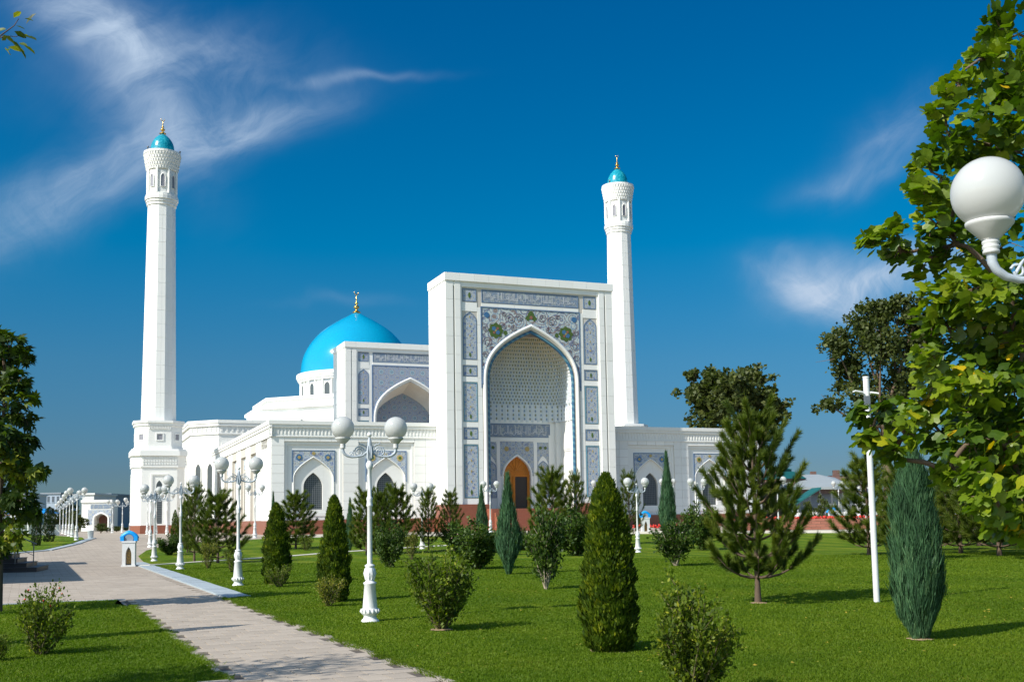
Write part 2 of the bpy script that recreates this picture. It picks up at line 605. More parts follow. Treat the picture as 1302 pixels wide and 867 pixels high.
def mk_mosaic(name, cell, kind, bright=1.0):
    """flat glazed tile print: rosettes, scrolls or star lattice"""
    m, N, b, co = pmat(name, 0.4, 0.4)
    x, y, z = N.sep(co.outputs['Object'])
    P = N.comb(x, z, 0.0)
    pale = (0.47 * bright, 0.52 * bright, 0.51 * bright)
    fine = N.vor(P, 5.5, out=0)
    fc = N.ramp(fine, [(0.0, (0.10, 0.19, 0.31)), (0.24, (0.20, 0.32, 0.40)), (0.34, pale), (0.66, pale), (0.8, (0.19, 0.23, 0.32))])
    if kind == 'scroll':
        d = N.vor(P, 1.0 / cell, out=0)
        ang = N.m('ARCTAN2', N.m('SINE', N.m('MULTIPLY', x, 4.0)), N.m('SINE', N.m('MULTIPLY', z, 4.0)))
        s = N.m('SINE', N.m('ADD', N.m('MULTIPLY', d, 26.0), ang))
        line = N.smooth(s, 0.45, 0.85)
        col = N.mix(N.m('MULTIPLY', line, 0.8), fc, (0.20, 0.13, 0.12))
        line2 = N.smooth(N.m('SINE', N.m('ADD', N.m('MULTIPLY', d, 26.0), 2.2)), 0.8, 0.97)
        col = N.mix(N.m('MULTIPLY', line2, 0.7), col, (0.10, 0.18, 0.34))
        d2 = N.vor(P, 2.1, out=0)
        col = N.mix(N.smooth(d2, 0.16, 0.08), col, (0.16, 0.32, 0.44))
    else:
        px = N.m('SUBTRACT', N.m('FRACT', N.m('DIVIDE', x, cell)), 0.5)
        pz = N.m('SUBTRACT', N.m('FRACT', N.m('DIVIDE', z, cell)), 0.5)
        r = N.m('SQRT', N.m('ADD', N.m('MULTIPLY', px, px), N.m('MULTIPLY', pz, pz)))
        a = N.m('ARCTAN2', pz, px)
        lob = N.m('MULTIPLY', r, N.m('ADD', 1.0, N.m('MULTIPLY', N.m('COSINE', N.m('MULTIPLY', a, 8.0)), 0.16)))
        if kind == 'girih':
            ro = N.ramp(lob, [(0.0, (0.45, 0.40, 0.18)), (0.07, (0.04, 0.10, 0.34)), (0.12, (0.04, 0.26, 0.34)), (0.19, (0.42, 0.45, 0.46)), (0.24, (0.08, 0.11, 0.32)),
                              (0.33, (0.40, 0.37, 0.24)), (0.37, (0.10, 0.15, 0.38)), (0.46, (0.30, 0.34, 0.42)), (0.5, (0.12, 0.16, 0.33)), (0.62, (0.38, 0.37, 0.30)), (0.7, (0.12, 0.15, 0.32))])
            col = N.mix(0.30, ro, fc)
        else:
            ro = N.ramp(lob, [(0.0, (0.50, 0.42, 0.18)), (0.08, (0.05, 0.12, 0.40)), (0.17, (0.42, 0.46, 0.52)), (0.28, (0.10, 0.15, 0.40)), (0.34, pale), (0.46, (0.20, 0.12, 0.12)), (0.5, pale), (0.62, (0.09, 0.14, 0.38))])
            col = N.mix(0.5, ro, fc)
    N.l.new(col, b.inputs['Base Color'])
mk_mosaic('mosaic_scroll', 0.85, 'scroll')
mk_mosaic('mosaic_floral', 0.55, 'floral')
mk_mosaic('mosaic_girih', 1.15, 'girih')
mk_mosaic('mosaic_window', 0.75, 'floral', 1.1)

def mk_band():
    m, N, b, co = pmat('mosaic_band', 0.4, 0.4)
    x, y, z = N.sep(co.outputs['Object'])
    P = N.comb(x, z, 0.0)
    v = N.vor(P, 4.5, out=0)
    N.l.new(N.ramp(v, [(0.0, (0.36, 0.41, 0.44)), (0.3, (0.17, 0.24, 0.35)), (0.6, (0.22, 0.25, 0.30)), (0.8, (0.36, 0.40, 0.40))]), b.inputs['Base Color'])
mk_band()

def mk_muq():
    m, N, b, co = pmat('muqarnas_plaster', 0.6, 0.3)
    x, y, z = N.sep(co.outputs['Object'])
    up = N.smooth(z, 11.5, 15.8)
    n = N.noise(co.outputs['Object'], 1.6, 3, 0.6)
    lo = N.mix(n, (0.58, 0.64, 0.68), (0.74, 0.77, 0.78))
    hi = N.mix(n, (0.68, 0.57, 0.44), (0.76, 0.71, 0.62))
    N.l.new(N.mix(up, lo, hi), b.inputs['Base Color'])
mk_muq()

def mk_foliage(name, cols, trans=0.35, rough=0.55, spec=0.3, huevar=0.0):
    """leaf colours pick from a ramp by a per-leaf random value"""
    m = bpy.data.materials.new(name)
    m.use_nodes = True
    MAT[name] = m
    N = NT(m.node_tree)
    b = m.node_tree.nodes['Principled BSDF']
    out = m.node_tree.nodes['Material Output']
    att = N.new('ShaderNodeAttribute', attribute_name='tint')
    rnd = N.new('ShaderNodeObjectInfo').outputs['Random']
    f = N.m('ADD', att.outputs['Fac'], N.m('MULTIPLY', N.m('SUBTRACT', rnd, 0.5), 0.12))
    k = len(cols) - 1
    col = N.ramp(f, [(i / k, c) for i, c in enumerate(cols)])
    geo = N.new('ShaderNodeNewGeometry').outputs['Position']
    mott = N.noise(geo, 38, 3, 0.65)
    col = N.mix(1.0, col, N.ramp(mott, [(0.3, (0.84, 0.84, 0.82)), (0.55, (1.0, 1.0, 1.0)), (0.75, (1.14, 1.10, 1.05))]), 'MULTIPLY')
    N.l.new(col, b.inputs['Base Color'])
    b.inputs['Roughness'].default_value = rough
    b.inputs['Specular IOR Level'].default_value = spec
    tr = N.new('ShaderNodeBsdfTranslucent')
    tc = N.mix(1.0, col, (1.25, 1.5, 0.45), 'MULTIPLY')
    N.l.new(tc, tr.inputs[0])
    mx = N.new('ShaderNodeMixShader')
    mx.inputs[0].default_value = trans
    N.l.new(b.outputs[0], mx.inputs[1])
    N.l.new(tr.outputs[0], mx.inputs[2])
    N.l.new(mx.outputs[0], out.inputs[0])
    return m
mk_foliage('thuja_leaf', [(0.020, 0.044, 0.004), (0.050, 0.090, 0.005), (0.110, 0.155, 0.006), (0.24, 0.26, 0.01)], 0.28)
mk_foliage('thuja_dark_leaf', [(0.010, 0.022, 0.006), (0.016, 0.036, 0.006), (0.03, 0.055, 0.008)], 0.2)
mk_foliage('juniper_leaf', [(0.016, 0.045, 0.020), (0.040, 0.100, 0.045), (0.070, 0.160, 0.072), (0.13, 0.22, 0.10)], 0.25)
mk_foliage('pine_needle', [(0.034, 0.060, 0.008), (0.070, 0.108, 0.010), (0.12, 0.160, 0.014), (0.21, 0.22, 0.03)], 0.3)
mk_foliage('shrub_leaf', [(0.042, 0.072, 0.007), (0.090, 0.135, 0.008), (0.165, 0.21, 0.012), (0.40, 0.38, 0.03)], 0.4)
mk_foliage('shrub_yellow_leaf', [(0.05, 0.07, 0.01), (0.13, 0.15, 0.02), (0.26, 0.25, 0.03), (0.42, 0.32, 0.04)], 0.35)
mk_foliage('shrub_deep_leaf', [(0.018, 0.042, 0.007), (0.038, 0.078, 0.008), (0.072, 0.120, 0.012), (0.14, 0.19, 0.03)], 0.3)
mk_foliage('tulip_leaf', [(0.026, 0.060, 0.005), (0.062, 0.115, 0.006), (0.125, 0.190, 0.008), (0.22, 0.28, 0.012), (0.62, 0.40, 0.01)], 0.37, 0.42, 0.4)
mk_foliage('chestnut_leaf', [(0.022, 0.045, 0.006), (0.048, 0.085, 0.008), (0.105, 0.15, 0.010), (0.30, 0.29, 0.015)], 0.35, 0.5, 0.3)
mk_foliage('far_leaf', [(0.035, 0.052, 0.014), (0.062, 0.082, 0.018), (0.095, 0.115, 0.024), (0.15, 0.16, 0.04)], 0.32)
mk_foliage('grass_blade', [(0.050, 0.103, 0.003), (0.088, 0.150, 0.005), (0.128, 0.190, 0.008), (0.20, 0.25, 0.02)], 0.4, 0.6, 0.2)

def mk_lawn():
    m, N, b, co = pmat('lawn_turf', 0.9, 0.1)
    P = co.outputs['Object']
    x, y, z = N.sep(P)
    # mowing bands follow the path
    q = N.m('ADD', N.m('MULTIPLY', x, 0.914), N.m('MULTIPLY', y, 0.407))
    q = N.m('ADD', q, N.m('MULTIPLY', N.noise(P, 0.25, 3, 0.5), 1.2))
    st = N.smooth(N.m('SINE', N.m('MULTIPLY', q, 3.4)), -0.5, 0.6)
    n1 = N.noise(P, 0.35, 5, 0.6)
    n2 = N.noise(P, 7.0, 5, 0.7)
    n3 = N.noise(N.comb(N.m('MULTIPLY', x, 1.0), N.m('MULTIPLY', y, 3.0), z), 1.6, 5, 0.7)
    f = N.m('ADD', N.m('MULTIPLY', n1, 0.5), N.m('ADD', N.m('MULTIPLY', n2, 0.3), N.m('ADD', N.m('MULTIPLY', n3, 0.35), N.m('MULTIPLY', st, 0.08))))
    col = N.ramp(f, [(0.36, (0.034, 0.082, 0.003)), (0.50, (0.060, 0.125, 0.004)), (0.62, (0.105, 0.170, 0.007)), (0.76, (0.19, 0.22, 0.018))])
    N.l.new(col, b.inputs['Base Color'])
    bump(N, b, N.m('ADD', N.noise(P, 30, 4, 0.7), N.m('MULTIPLY', N.noise(P, 90, 3, 0.7), 0.5)), 1.0, 0.06)
mk_lawn()

def mk_terrain():
    m, N, b, co = pmat('terrain_dry', 0.95, 0.1)
    P = co.outputs['Object']
    n = N.noise(P, 0.02, 5, 0.6)
    N.l.new(N.mix(N.smooth(n, 0.35, 0.65), (0.10, 0.12, 0.04), (0.22, 0.20, 0.15)), b.inputs['Base Color'])
mk_terrain()

def mk_pavement(name, brick):
    m, N, b, co = pmat(name, 0.85, 0.25)
    P = co.outputs['Object']
    att = N.new('ShaderNodeAttribute', attribute_name='tint')
    n1 = N.noise(P, 0.5, 5, 0.6)
    n2 = N.noise(P, 25, 5, 0.7)
    f = N.m('ADD', N.m('MULTIPLY', n1, 0.6), N.m('MULTIPLY', n2, 0.4))
    c1 = N.ramp(f, [(0.3, (0.300, 0.255, 0.208)), (0.5, (0.355, 0.303, 0.248)), (0.72, (0.41, 0.352, 0.292))])
    if brick:
        br = N.new('ShaderNodeTexBrick', offset=0.5)
        mp = N.new('ShaderNodeMapping')
        N.put(mp.inputs[0], P)
        mp.inputs['Rotation'].default_value = (0, 0, -radians(24))
        N.l.new(mp.outputs[0], br.inputs['Vector'])
        br.inputs['Scale'].default_value = 1.0
        br.inputs['Brick Width'].default_value = 0.6
        br.inputs['Row Height'].default_value = 0.42
        br.inputs['Mortar Size'].default_value = 0.012
        br.inputs['Mortar Smooth'].default_value = 0.3
        br.inputs['Color1'].default_value = (0.86, 0.86, 0.86, 1)
        br.inputs['Color2'].default_value = (1.05, 1.04, 1.03, 1)
        br.inputs['Mortar'].default_value = (0.6, 0.58, 0.55, 1)
        c1 = N.mix(1.0, c1, br.outputs[0], 'MULTIPLY')
    else:
        k = N.m('ADD', 0.92, N.m('MULTIPLY', att.outputs['Fac'], 0.16))
        c1 = N.vm('SCALE', c1, scale=k)
        stain = N.smooth(N.noise(P, 3.0, 4, 0.7), 0.62, 0.8)
        c1 = N.mix(N.m('MULTIPLY', stain, 0.25), c1, (0.25, 0.23, 0.20))
    N.l.new(c1, b.inputs['Base Color'])
    bump(N, b, n2, 0.35, 0.01)
mk_pavement('paver_tone', False)
mk_pavement('plaza_paving', True)
# ------------------------------------------------------------------ ground
PD = Vector((-0.407, 0.914, 0)).normalized()      # direction of the footpath
PV = Vector((-0.914, -0.407, 0)).normalized()     # across it, to the left
R0 = Vector((-0.82, 12.5, 0))                     # a point on its right edge
PW = 2.23

def path_pt(u, v, z=0.0):
    p = R0 + PD * u + PV * v
    return Vector((p.x, p.y, z))

def u_at_y(y, v=0.0):
    return (y - R0.y - PV.y * v) / PD.y

def ground_poly(name, pts, off, mat, skirt=0.0, parent=None, step=3.0):
    """sheet that follows the ground inside a polygon"""
    bm = bmesh.new()
    vs = [bm.verts.new((p[0], p[1], 0)) for p in pts]
    bm.faces.new(vs)
    bmesh.ops.triangulate(bm, faces=bm.faces[:])
    y = G_LOW
    while y < G_HIGH + 0.1:
        gm = bm.verts[:] + bm.edges[:] + bm.faces[:]
        bmesh.ops.bisect_plane(bm, geom=gm, plane_co=(0, y, 0), plane_no=(0, 1, 0))
        y += step
    if skirt:
        be = [e for e in bm.edges if len(e.link_faces) == 1]
        r = bmesh.ops.extrude_edge_only(bm, edges=be)
        low = {v for v in r['geom'] if isinstance(v, bmesh.types.BMVert)}
    else:
        low = set()
    for v in bm.verts:
        v.co.z = g(v.co.y) + off - (skirt if v in low else 0)
    bmesh.ops.recalc_face_normals(bm, faces=bm.faces[:])
    me = bpy.data.meshes.new(name)
    bm.to_mesh(me)
    bm.free()
    # make sure the sheet faces up
    me.materials.append(mat)
    o = bpy.data.objects.new(name, me)
    link(o, parent)
    big = max(me.polygons, key=lambda q: q.area)
    if big.normal.z < 0:
        me.flip_normals()
    return o

# terrain to the horizon
mb = MB()
ys = [-60, 0, 30] + list(np.arange(G_LOW, G_HIGH + 1, 3.0)) + [140, 400, 1500, 4000]
xs = [-3000, -400, -80, 0, 80, 400, 3000]
for j in range(len(ys) - 1):
    for i in range(len(xs) - 1):
        mb.face([(xs[i], ys[j], g(ys[j]) - 0.10), (xs[i + 1], ys[j], g(ys[j]) - 0.10), (xs[i + 1], ys[j + 1], g(ys[j + 1]) - 0.10), (xs[i], ys[j + 1], g(ys[j + 1]) - 0.10)], sm=True)
tag(mb.build('ground', MAT['terrain_dry']), kind='structure')

# paved plaza running past the mosque
plaza = ground_poly('pavement', [(-70, -6), (14, -6), (14, 9), (60, 60), (75, 150), (-110, 150), (-110, 40)], -0.012, MAT['plaza_paving'])
tag(plaza, kind='structure')

rnd = random.Random(5)
def jitter_edge(a, b, n, amp, seed=1):
    r = random.Random(seed)
    a, b = Vector((a[0], a[1], 0)), Vector((b[0], b[1], 0))
    t = (b - a).normalized()
    nn = Vector((-t.y, t.x, 0))
    return [(a + (b - a) * (i / n) + nn * r.uniform(-amp, amp)).to_2d() for i in range(n)]

E26 = u_at_y(26.2)                                  # where the border strip starts
far_r = G(173, 712)
# right lawn
lawn_pts = []
lawn_pts += jitter_edge(path_pt(-16, -0.03), path_pt(E26, -0.03), 60, 0.045, 3)
lawn_pts += [path_pt(E26 + 0.25, -0.62).to_2d(), path_pt(E26 + 12, -0.66).to_2d(), path_pt(u_at_y(48), -0.55).to_2d()]
lawn_pts += [G(176, 707).to_2d(), G(186, 700).to_2d(), G(210, 694).to_2d(), G(255, 690).to_2d(), G(300, 687.5).to_2d()]
lawn_pts += [G(345, 684.5).to_2d(), G(420, 683).to_2d(), G(560, 681.5).to_2d(), G(790, 679).to_2d(), G(900, 678.5).to_2d(), G(1100, 677.5).to_2d(), G(1330, 677).to_2d(), G(1700, 678).to_2d()]
lawn_pts += [(30, 10), (20, -5), (8, -5)]
lawn_r = ground_poly('lawn', lawn_pts, 0.025, MAT['lawn_turf'], skirt=0.12)
tag(lawn_r, kind='structure')
# left island of grass
ISL_U = u_at_y(12.35, PW)
isl = []
isl += jitter_edge(path_pt(ISL_U, PW + 0.05), path_pt(u_at_y(23.6, PW), PW + 0.05), 40, 0.03, 9)
c1 = path_pt(u_at_y(24.35, PW), PW + 0.35)
isl += [path_pt(u_at_y(24.15, PW), PW + 0.12).to_2d(), path_pt(u_at_y(24.45, PW), PW + 0.3).to_2d(), G(150, 763.5).to_2d(), G(90, 766).to_2d(), G(0, 770.5).to_2d(), G(-300, 782).to_2d()]
q = path_pt(ISL_U, PW + 14)
isl += [(-26, 10), q.to_2d()]
lawn_l = ground_poly('lawn', isl, 0.025, MAT['lawn_turf'], skirt=0.12)
tag(lawn_l, kind='structure')
# far left lawn with the row of lamps
fl = [G(-160, 711), G(0, 703.5), G(55, 699), G(90, 691), G(107, 685.5), G(104, 683.2), G(60, 680.5), G(-60, 679.5), G(-260, 682)]
lawn_f = ground_poly('lawn', [p.to_2d() for p in fl], 0.03, MAT['lawn_turf'], skirt=0.12)
tag(lawn_f, kind='structure')

def strip(name, pts, w, z0, z1, mat, side=1, seglen=None, parent=None, gap=0.006, jit=0.0):
    """kerb stones or slabs in a row along a polyline, each a piece of its own"""
    out = []
    r = random.Random(len(pts) * 7 + int(w * 100))
    for a, b in zip(pts[:-1], pts[1:]):
        a, b = Vector((a[0], a[1], 0)), Vector((b[0], b[1], 0))
        L = (b - a).length
        n = max(1, int(round(L / (seglen or L))))
        t = (b - a) / L
        nn = Vector((-t.y, t.x, 0)) * side
        for i in range(n):
            s0, s1 = a + t * (L * i / n + gap), a + t * (L * (i + 1) / n - gap)
            dz = r.uniform(-jit, jit)
            ds = r.uniform(-jit, jit)
            mb = MB()
            p = [s0 + nn * ds, s1 + nn * ds, s1 + nn * (w + ds), s0 + nn * (w + ds)]
            lo = [Vector((v.x, v.y, g(v.y) + z0)) for v in p]
            hi = [Vector((v.x, v.y, g(v.y) + z1 + dz)) for v in p]
            mb.raw(lo + hi, [(0, 3, 2, 1), (4, 5, 6, 7), (0, 1, 5, 4), (1, 2, 6, 5), (2, 3, 7, 6), (3, 0, 4, 7)])
            out.append(mb)
    return out

# footpath: a thing of the setting whose pavers are parts
simple('mortar', (0.09, 0.075, 0.062), 0.95, 0.2, 4)
foot = thing('footpath', None, None)
tag(foot, kind='structure')
mbase = MB()
pts = [path_pt(-16, -0.02), path_pt(u_at_y(26.2), -0.02), path_pt(u_at_y(26.2, PW), PW), path_pt(-16, PW)]
bed = ground_poly('mortar_bed', [p.to_2d() for p in pts], -0.006, MAT['mortar'], parent=foot)
paver_meshes = []
for k in range(8):
    r = random.Random(k)
    mb = MB()
    hw, hl = 0.2955 / 2 - 0.008, 0.42 / 2 - 0.006
    b_ = 0.004
    mb.box(-hw, hw, -hl, hl, -0.04, 0)
    me = mb.mesh('paver', MAT['paver_tone'])
    a_ = me.attributes.new('tint', 'FLOAT', 'FACE')
    a_.data.foreach_set('value', [r.random()] * len(me.polygons))
    paver_meshes.append(me)
pang = atan2(PD.y, PD.x) - pi / 2
PAV = []
r = random.Random(77)
ncol = 7
cw = (PW - 0.16) / ncol
for row in range(-10, 48):
    off = (row % 2) * cw / 2
    u = row * 0.42
    for ccc in range(-1, ncol + 1):
        v = 0.08 + cw * (ccc + 0.5) + off
        if v < 0.08 + 0.1 or v > PW - 0.08 - 0.1:
            continue
        p = path_pt(u, v)
        if p.y > 26.4:
            continue
        PAV.append((p, r.randrange(8), r.uniform(-0.0015, 0.0015), r.uniform(-0.004, 0.004)))
vis = sorted([q for q in PAV if q[0].y > 11.4], key=lambda q: q[0].y)
single = vis[:300]
rest = vis[300:] + [q for q in PAV if q[0].y <= 11.4]
for p, k, dz, tw in single:
    o = bpy.data.objects.new('paver', paver_meshes[k])
    link(o, foot)
    o.location = (p.x, p.y, 0.014 + dz)
    o.rotation_euler = (0.004 * r.uniform(-1, 1), 0.004 * r.uniform(-1, 1), pang + tw)

def paver_field(name, cells, cw_, cl_, parent):
    V, T = [], []
    hw, hl = cw_ / 2 - 0.004, cl_ / 2 - 0.004
    ca, sa = cos(pang), sin(pang)
    rr = random.Random(3)
    for (x, y, z) in cells:
        dz = rr.uniform(-0.001, 0.001)
        for zz in (-0.03, 0):
            for a, b in ((-hw, -hl), (hw, -hl), (hw, hl), (-hw, hl)):
                V.append((x + a * ca - b * sa, y + a * sa + b * ca, z + dz + zz))
        T.append(rr.random())
    return arrmesh(name, V, 8, MAT['paver_tone'], T, parent, [(4, 5, 6, 7), (0, 1, 5, 4), (1, 2, 6, 5), (2, 3, 7, 6), (3, 0, 4, 7)])
o = paver_field('smaller_paver', [(p.x, p.y, 0.012) for p, *_ in rest], 0.2955, 0.42, foot)
tag(o, kind='stuff')

# kerb stones on both sides of the footpath
for side, v0, cnt in ((1, -0.02, 0), (1, PW - 0.08, 1)):
    pl = [path_pt(-4, v0 + 0.0), path_pt(u_at_y(26.0 if cnt == 0 else 23.5, v0), v0)]
    for mb in strip('kerb_stone', pl, 0.085, -0.05, 0.022, MAT['kerb_stone'], side=1, seglen=0.8, jit=0.004):
        mb.build('kerb_stone', MAT['kerb_stone'], foot)
# rough kerb that closes the island of grass at the bottom edge
for mb in strip('rough_kerb', [path_pt(ISL_U - 0.06, PW - 0.35), path_pt(ISL_U - 0.06, PW + 9)], 0.14, -0.05, 0.045, MAT['kerb_stone'], side=-1, seglen=0.34, jit=0.012):
    mb.build('rough_kerb_stone', MAT['kerb_stone'], foot)

# plaza pavers that can still be told apart
cells = []
for row in range(0, 60):
    for ccc in range(-14, 60):
        v = 0.08 + 0.42 * ccc + (row % 2) * 0.21 + 0.2
        u = E26 - 1.2 + row * 0.42
        p = path_pt(u, v)
        if p.y > 38 or v < 0.1 or p.x < -24:
            continue
        if p.y < 24.9 + 0.4 and v > PW - 0.1:
            # above the island edge only
            ye = 24.6 if p.x > -12 else 24.6 - 0.02 * (-12 - p.x)
            if p.y < ye + 0.35:
                continue
        if v <= PW and p.y < 26.45:
            continue
        cells.append((p.x, p.y, 0.008))
o = paver_field('plaza_pavers', cells, 0.42, 0.42, plaza)
tag(o, kind='stuff')

# bluish border slabs beside the plaza
border = thing('border_strip', None, None)
tag(border, kind='structure')
for mb in strip('border', [path_pt(E26 - 0.1, -0.62), path_pt(u_at_y(50), -0.62)], 0.6, -0.06, 0.03, None, side=1, seglen=0.62, jit=0.003, gap=0.004):
    mb.build('border_slab', MAT['kerb_blue'], border)
for mb in strip('border', [G(114, 684.3), G(92, 691.5), G(56, 699.6), G(0, 704.3), G(-120, 711)], 0.45, -0.06, 0.035, None, side=1, seglen=1.2, jit=0.002):
    mb.build('border_slab', MAT['kerb_blue'], border)
for mb in strip('border', [G(160, 763.3) , G(0, 769.6), G(-150, 776)], 0.12, -0.06, 0.035, None, side=-1, seglen=0.9, jit=0.002):
    mb.build('border_slab', MAT['kerb_blue'], border)
# narrow pale walk that crosses the lawn
walk = thing('garden_walk', None, None)
tag(walk, kind='structure')
wl = [G(190, 719.5), G(290, 713), G(316, 711.3), G(430, 703), G(530, 696.5), G(610, 692)]
for mb in strip('walk', wl, 0.55, -0.03, 0.05, None, side=1, seglen=1.6, jit=0.002, gap=0.01):
    mb.build('walk_slab', MAT['kerb_cream'], walk)
# pale pavement edge along the far side of the lawn
fe = [G(345, 684.2), G(420, 682.7), G(560, 681.2), G(790, 678.7), G(900, 678.2), G(1100, 677.2), G(1330, 676.7)]
edge = thing('far_kerb', None, None)
tag(edge, kind='structure')
for mb in strip('edge', fe, 0.35, -0.05, 0.16, None, side=1, seglen=2.0, gap=0.01):
    mb.build('kerb_stone', MAT['kerb_cream'], edge)

# ------------------------------------------------------------------ grass blades (uncountable)
def poly_mask(P, poly):
    x, y = P[:, 0], P[:, 1]
    ins = np.zeros(len(P), bool)
    n = len(poly)
    j = n - 1
    for i in range(n):
        xi, yi = poly[i][0], poly[i][1]
        xj, yj = poly[j][0], poly[j][1]
        cnd = ((yi > y) != (yj > y)) & (x < (xj - xi) * (y - yi) / (yj - yi + 1e-12) + xi)
        ins ^= cnd
        j = i
    return ins

def blades(name, poly, n, ymin, ymax, seed, parent):
    rs = np.random.RandomState(seed)
    # density falls with distance: sample y with pdf ~ y^-1 within the view wedge
    y = ymin * (ymax / ymin) ** rs.rand(n)
    x = (rs.rand(n) * 1.06 - 0.53) * y * 0.97
    P = np.stack([x, y], 1)
    ms = poly_mask(P, poly)
    P = P[ms]
    n = len(P)
    h = rs.uniform(0.012, 0.032, n) * (1 + (rs.rand(n) > 0.985) * 0.7)
    w = rs.uniform(0.006, 0.011, n) * (P[:, 1] / 13.0)
    a = rs.rand(n) * 2 * pi
    lean = rs.uniform(0, 0.03, n)
    la = rs.rand(n) * 2 * pi
    zb = 0.022
    V = np.zeros((n, 3, 3), np.float32)
    V[:, 0, 0] = P[:, 0] - np.cos(a) * w
    V[:, 0, 1] = P[:, 1] - np.sin(a) * w
    V[:, 0, 2] = zb
    V[:, 1, 0] = P[:, 0] + np.cos(a) * w
    V[:, 1, 1] = P[:, 1] + np.sin(a) * w
    V[:, 1, 2] = zb
    V[:, 2, 0] = P[:, 0] + np.cos(la) * lean
    V[:, 2, 1] = P[:, 1] + np.sin(la) * lean
    V[:, 2, 2] = zb + h
    q_ = P[:, 0] * 0.914 + P[:, 1] * 0.407 + 0.15 * np.sin(P[:, 1])
    stripe = np.tanh(3 * np.sin(q_ * 3.4)) * 0.10
    patch = 0.5 + stripe + 0.5 * np.sin(P[:, 0] * 1.3 + 2 * np.sin(P[:, 1] * 0.7)) * np.sin(P[:, 1] * 0.9 + 1.7 * np.sin(P[:, 0] * 0.6))
    big = np.sin(P[:, 0] * 0.35 + 1.3 * np.sin(P[:, 1] * 0.22)) * np.sin(P[:, 1] * 0.31 + 0.5 * P[:, 0])
    t = np.clip(0.20 + 0.26 * patch + 0.12 * big + rs.rand(n) * 0.26 + (rs.rand(n) > 0.97) * 0.25, 0, 1)
    o = arrmesh(name, V.reshape(-1, 3), 3, MAT['grass_blade'], t, None)
    tag(o, 'short mown green grass blades covering the lawn', 'grass', kind='stuff')
    return o

lp = [tuple(p) for p in lawn_pts]
ip = [tuple(p) for p in isl]
b1 = blades('grass', lp, 620000, 11.2, 46, 1, lawn_r)
b2 = blades('grass', ip, 420000, 11.2, 27, 2, lawn_l)
b1['label'] = 'short mown grass covering the wide lawn right of the footpath'
b2['label'] = 'short mown grass on the island left of the footpath'

# tufts that spill over the lawn edges onto the footpath
def spill(n, v0, y0, y1, seed, sgn):
    rs = np.random.RandomState(seed)
    V = []
    T = []
    k = 0
    while k < n:
        y = rs.uniform(y0, y1)
        c = path_pt(u_at_y(y, v0), v0)
        s = 0.5 + 0.5 * sin(y * 5.1) * sin(y * 1.9 + 1)
        if rs.rand() > s * 0.8 + 0.15:
            continue
        for _ in range(22):
            d = abs(rs.normal(0, 0.035 + 0.05 * s)) * sgn
            q = c + PV * d + PD * rs.normal(0, 0.05)
            a = rs.rand() * 2 * pi
            w = 0.007
            h = rs.uniform(0.02, 0.05)
            l = rs.uniform(0.02, 0.05)
            V += [(q.x - cos(a) * w, q.y - sin(a) * w, 0.012), (q.x + cos(a) * w, q.y + sin(a) * w, 0.012), (q.x + sgn * PV.x * l + rs.normal(0, 0.02), q.y + rs.normal(0, 0.02), 0.012 + h)]
            T.append(rs.uniform(0.2, 0.9))
            k += 1
    return V, T
V1, T1 = spill(9000, -0.02, 11.3, 26, 4, 1)
V2, T2 = spill(8000, PW + 0.06, 12.4, 24, 5, -1)
o = arrmesh('edge_grass', np.array(V1 + V2), 3, MAT['grass_blade'], T1 + T2)
tag(o, 'ragged grass blades creeping over both kerbs of the footpath', 'grass', kind='stuff')

# fallen yellow leaves on the lawn
rs = np.random.RandomState(11)
V, T = [], []
for i in range(160):
    y = rs.uniform(12, 30)
    x = rs.uniform(-0.1, 0.47) * y
    a = rs.rand() * 6.28
    s = rs.uniform(0.02, 0.035)
    for k in range(4):
        V.append((x + s * cos(a + k * pi / 2) * (1 if k % 2 else 0.6), y + s * sin(a + k * pi / 2), 0.065 + rs.uniform(-0.01, 0.012)))
    T.append(rs.uniform(0.6, 1.0))
o = arrmesh('fallen_leaves', V, 4, MAT['shrub_yellow_leaf'], T)
tag(o, 'tiny fallen yellow leaves scattered over the right lawn', 'leaves', kind='stuff')
# ------------------------------------------------------------------ mosque
unit = {}
def unit_slab():
    if 'm' not in unit:
        mb = MB()
        b = 0.02
        v = [(-.5, 0, -.5), (.5, 0, -.5), (.5, 0, .5), (-.5, 0, .5)]
        mb.box(-0.5, 0.5, 0, 1, -0.5, 0.5)
        unit['m'] = mb.mesh('marble_slab', MAT['marble'])
    return unit['m']

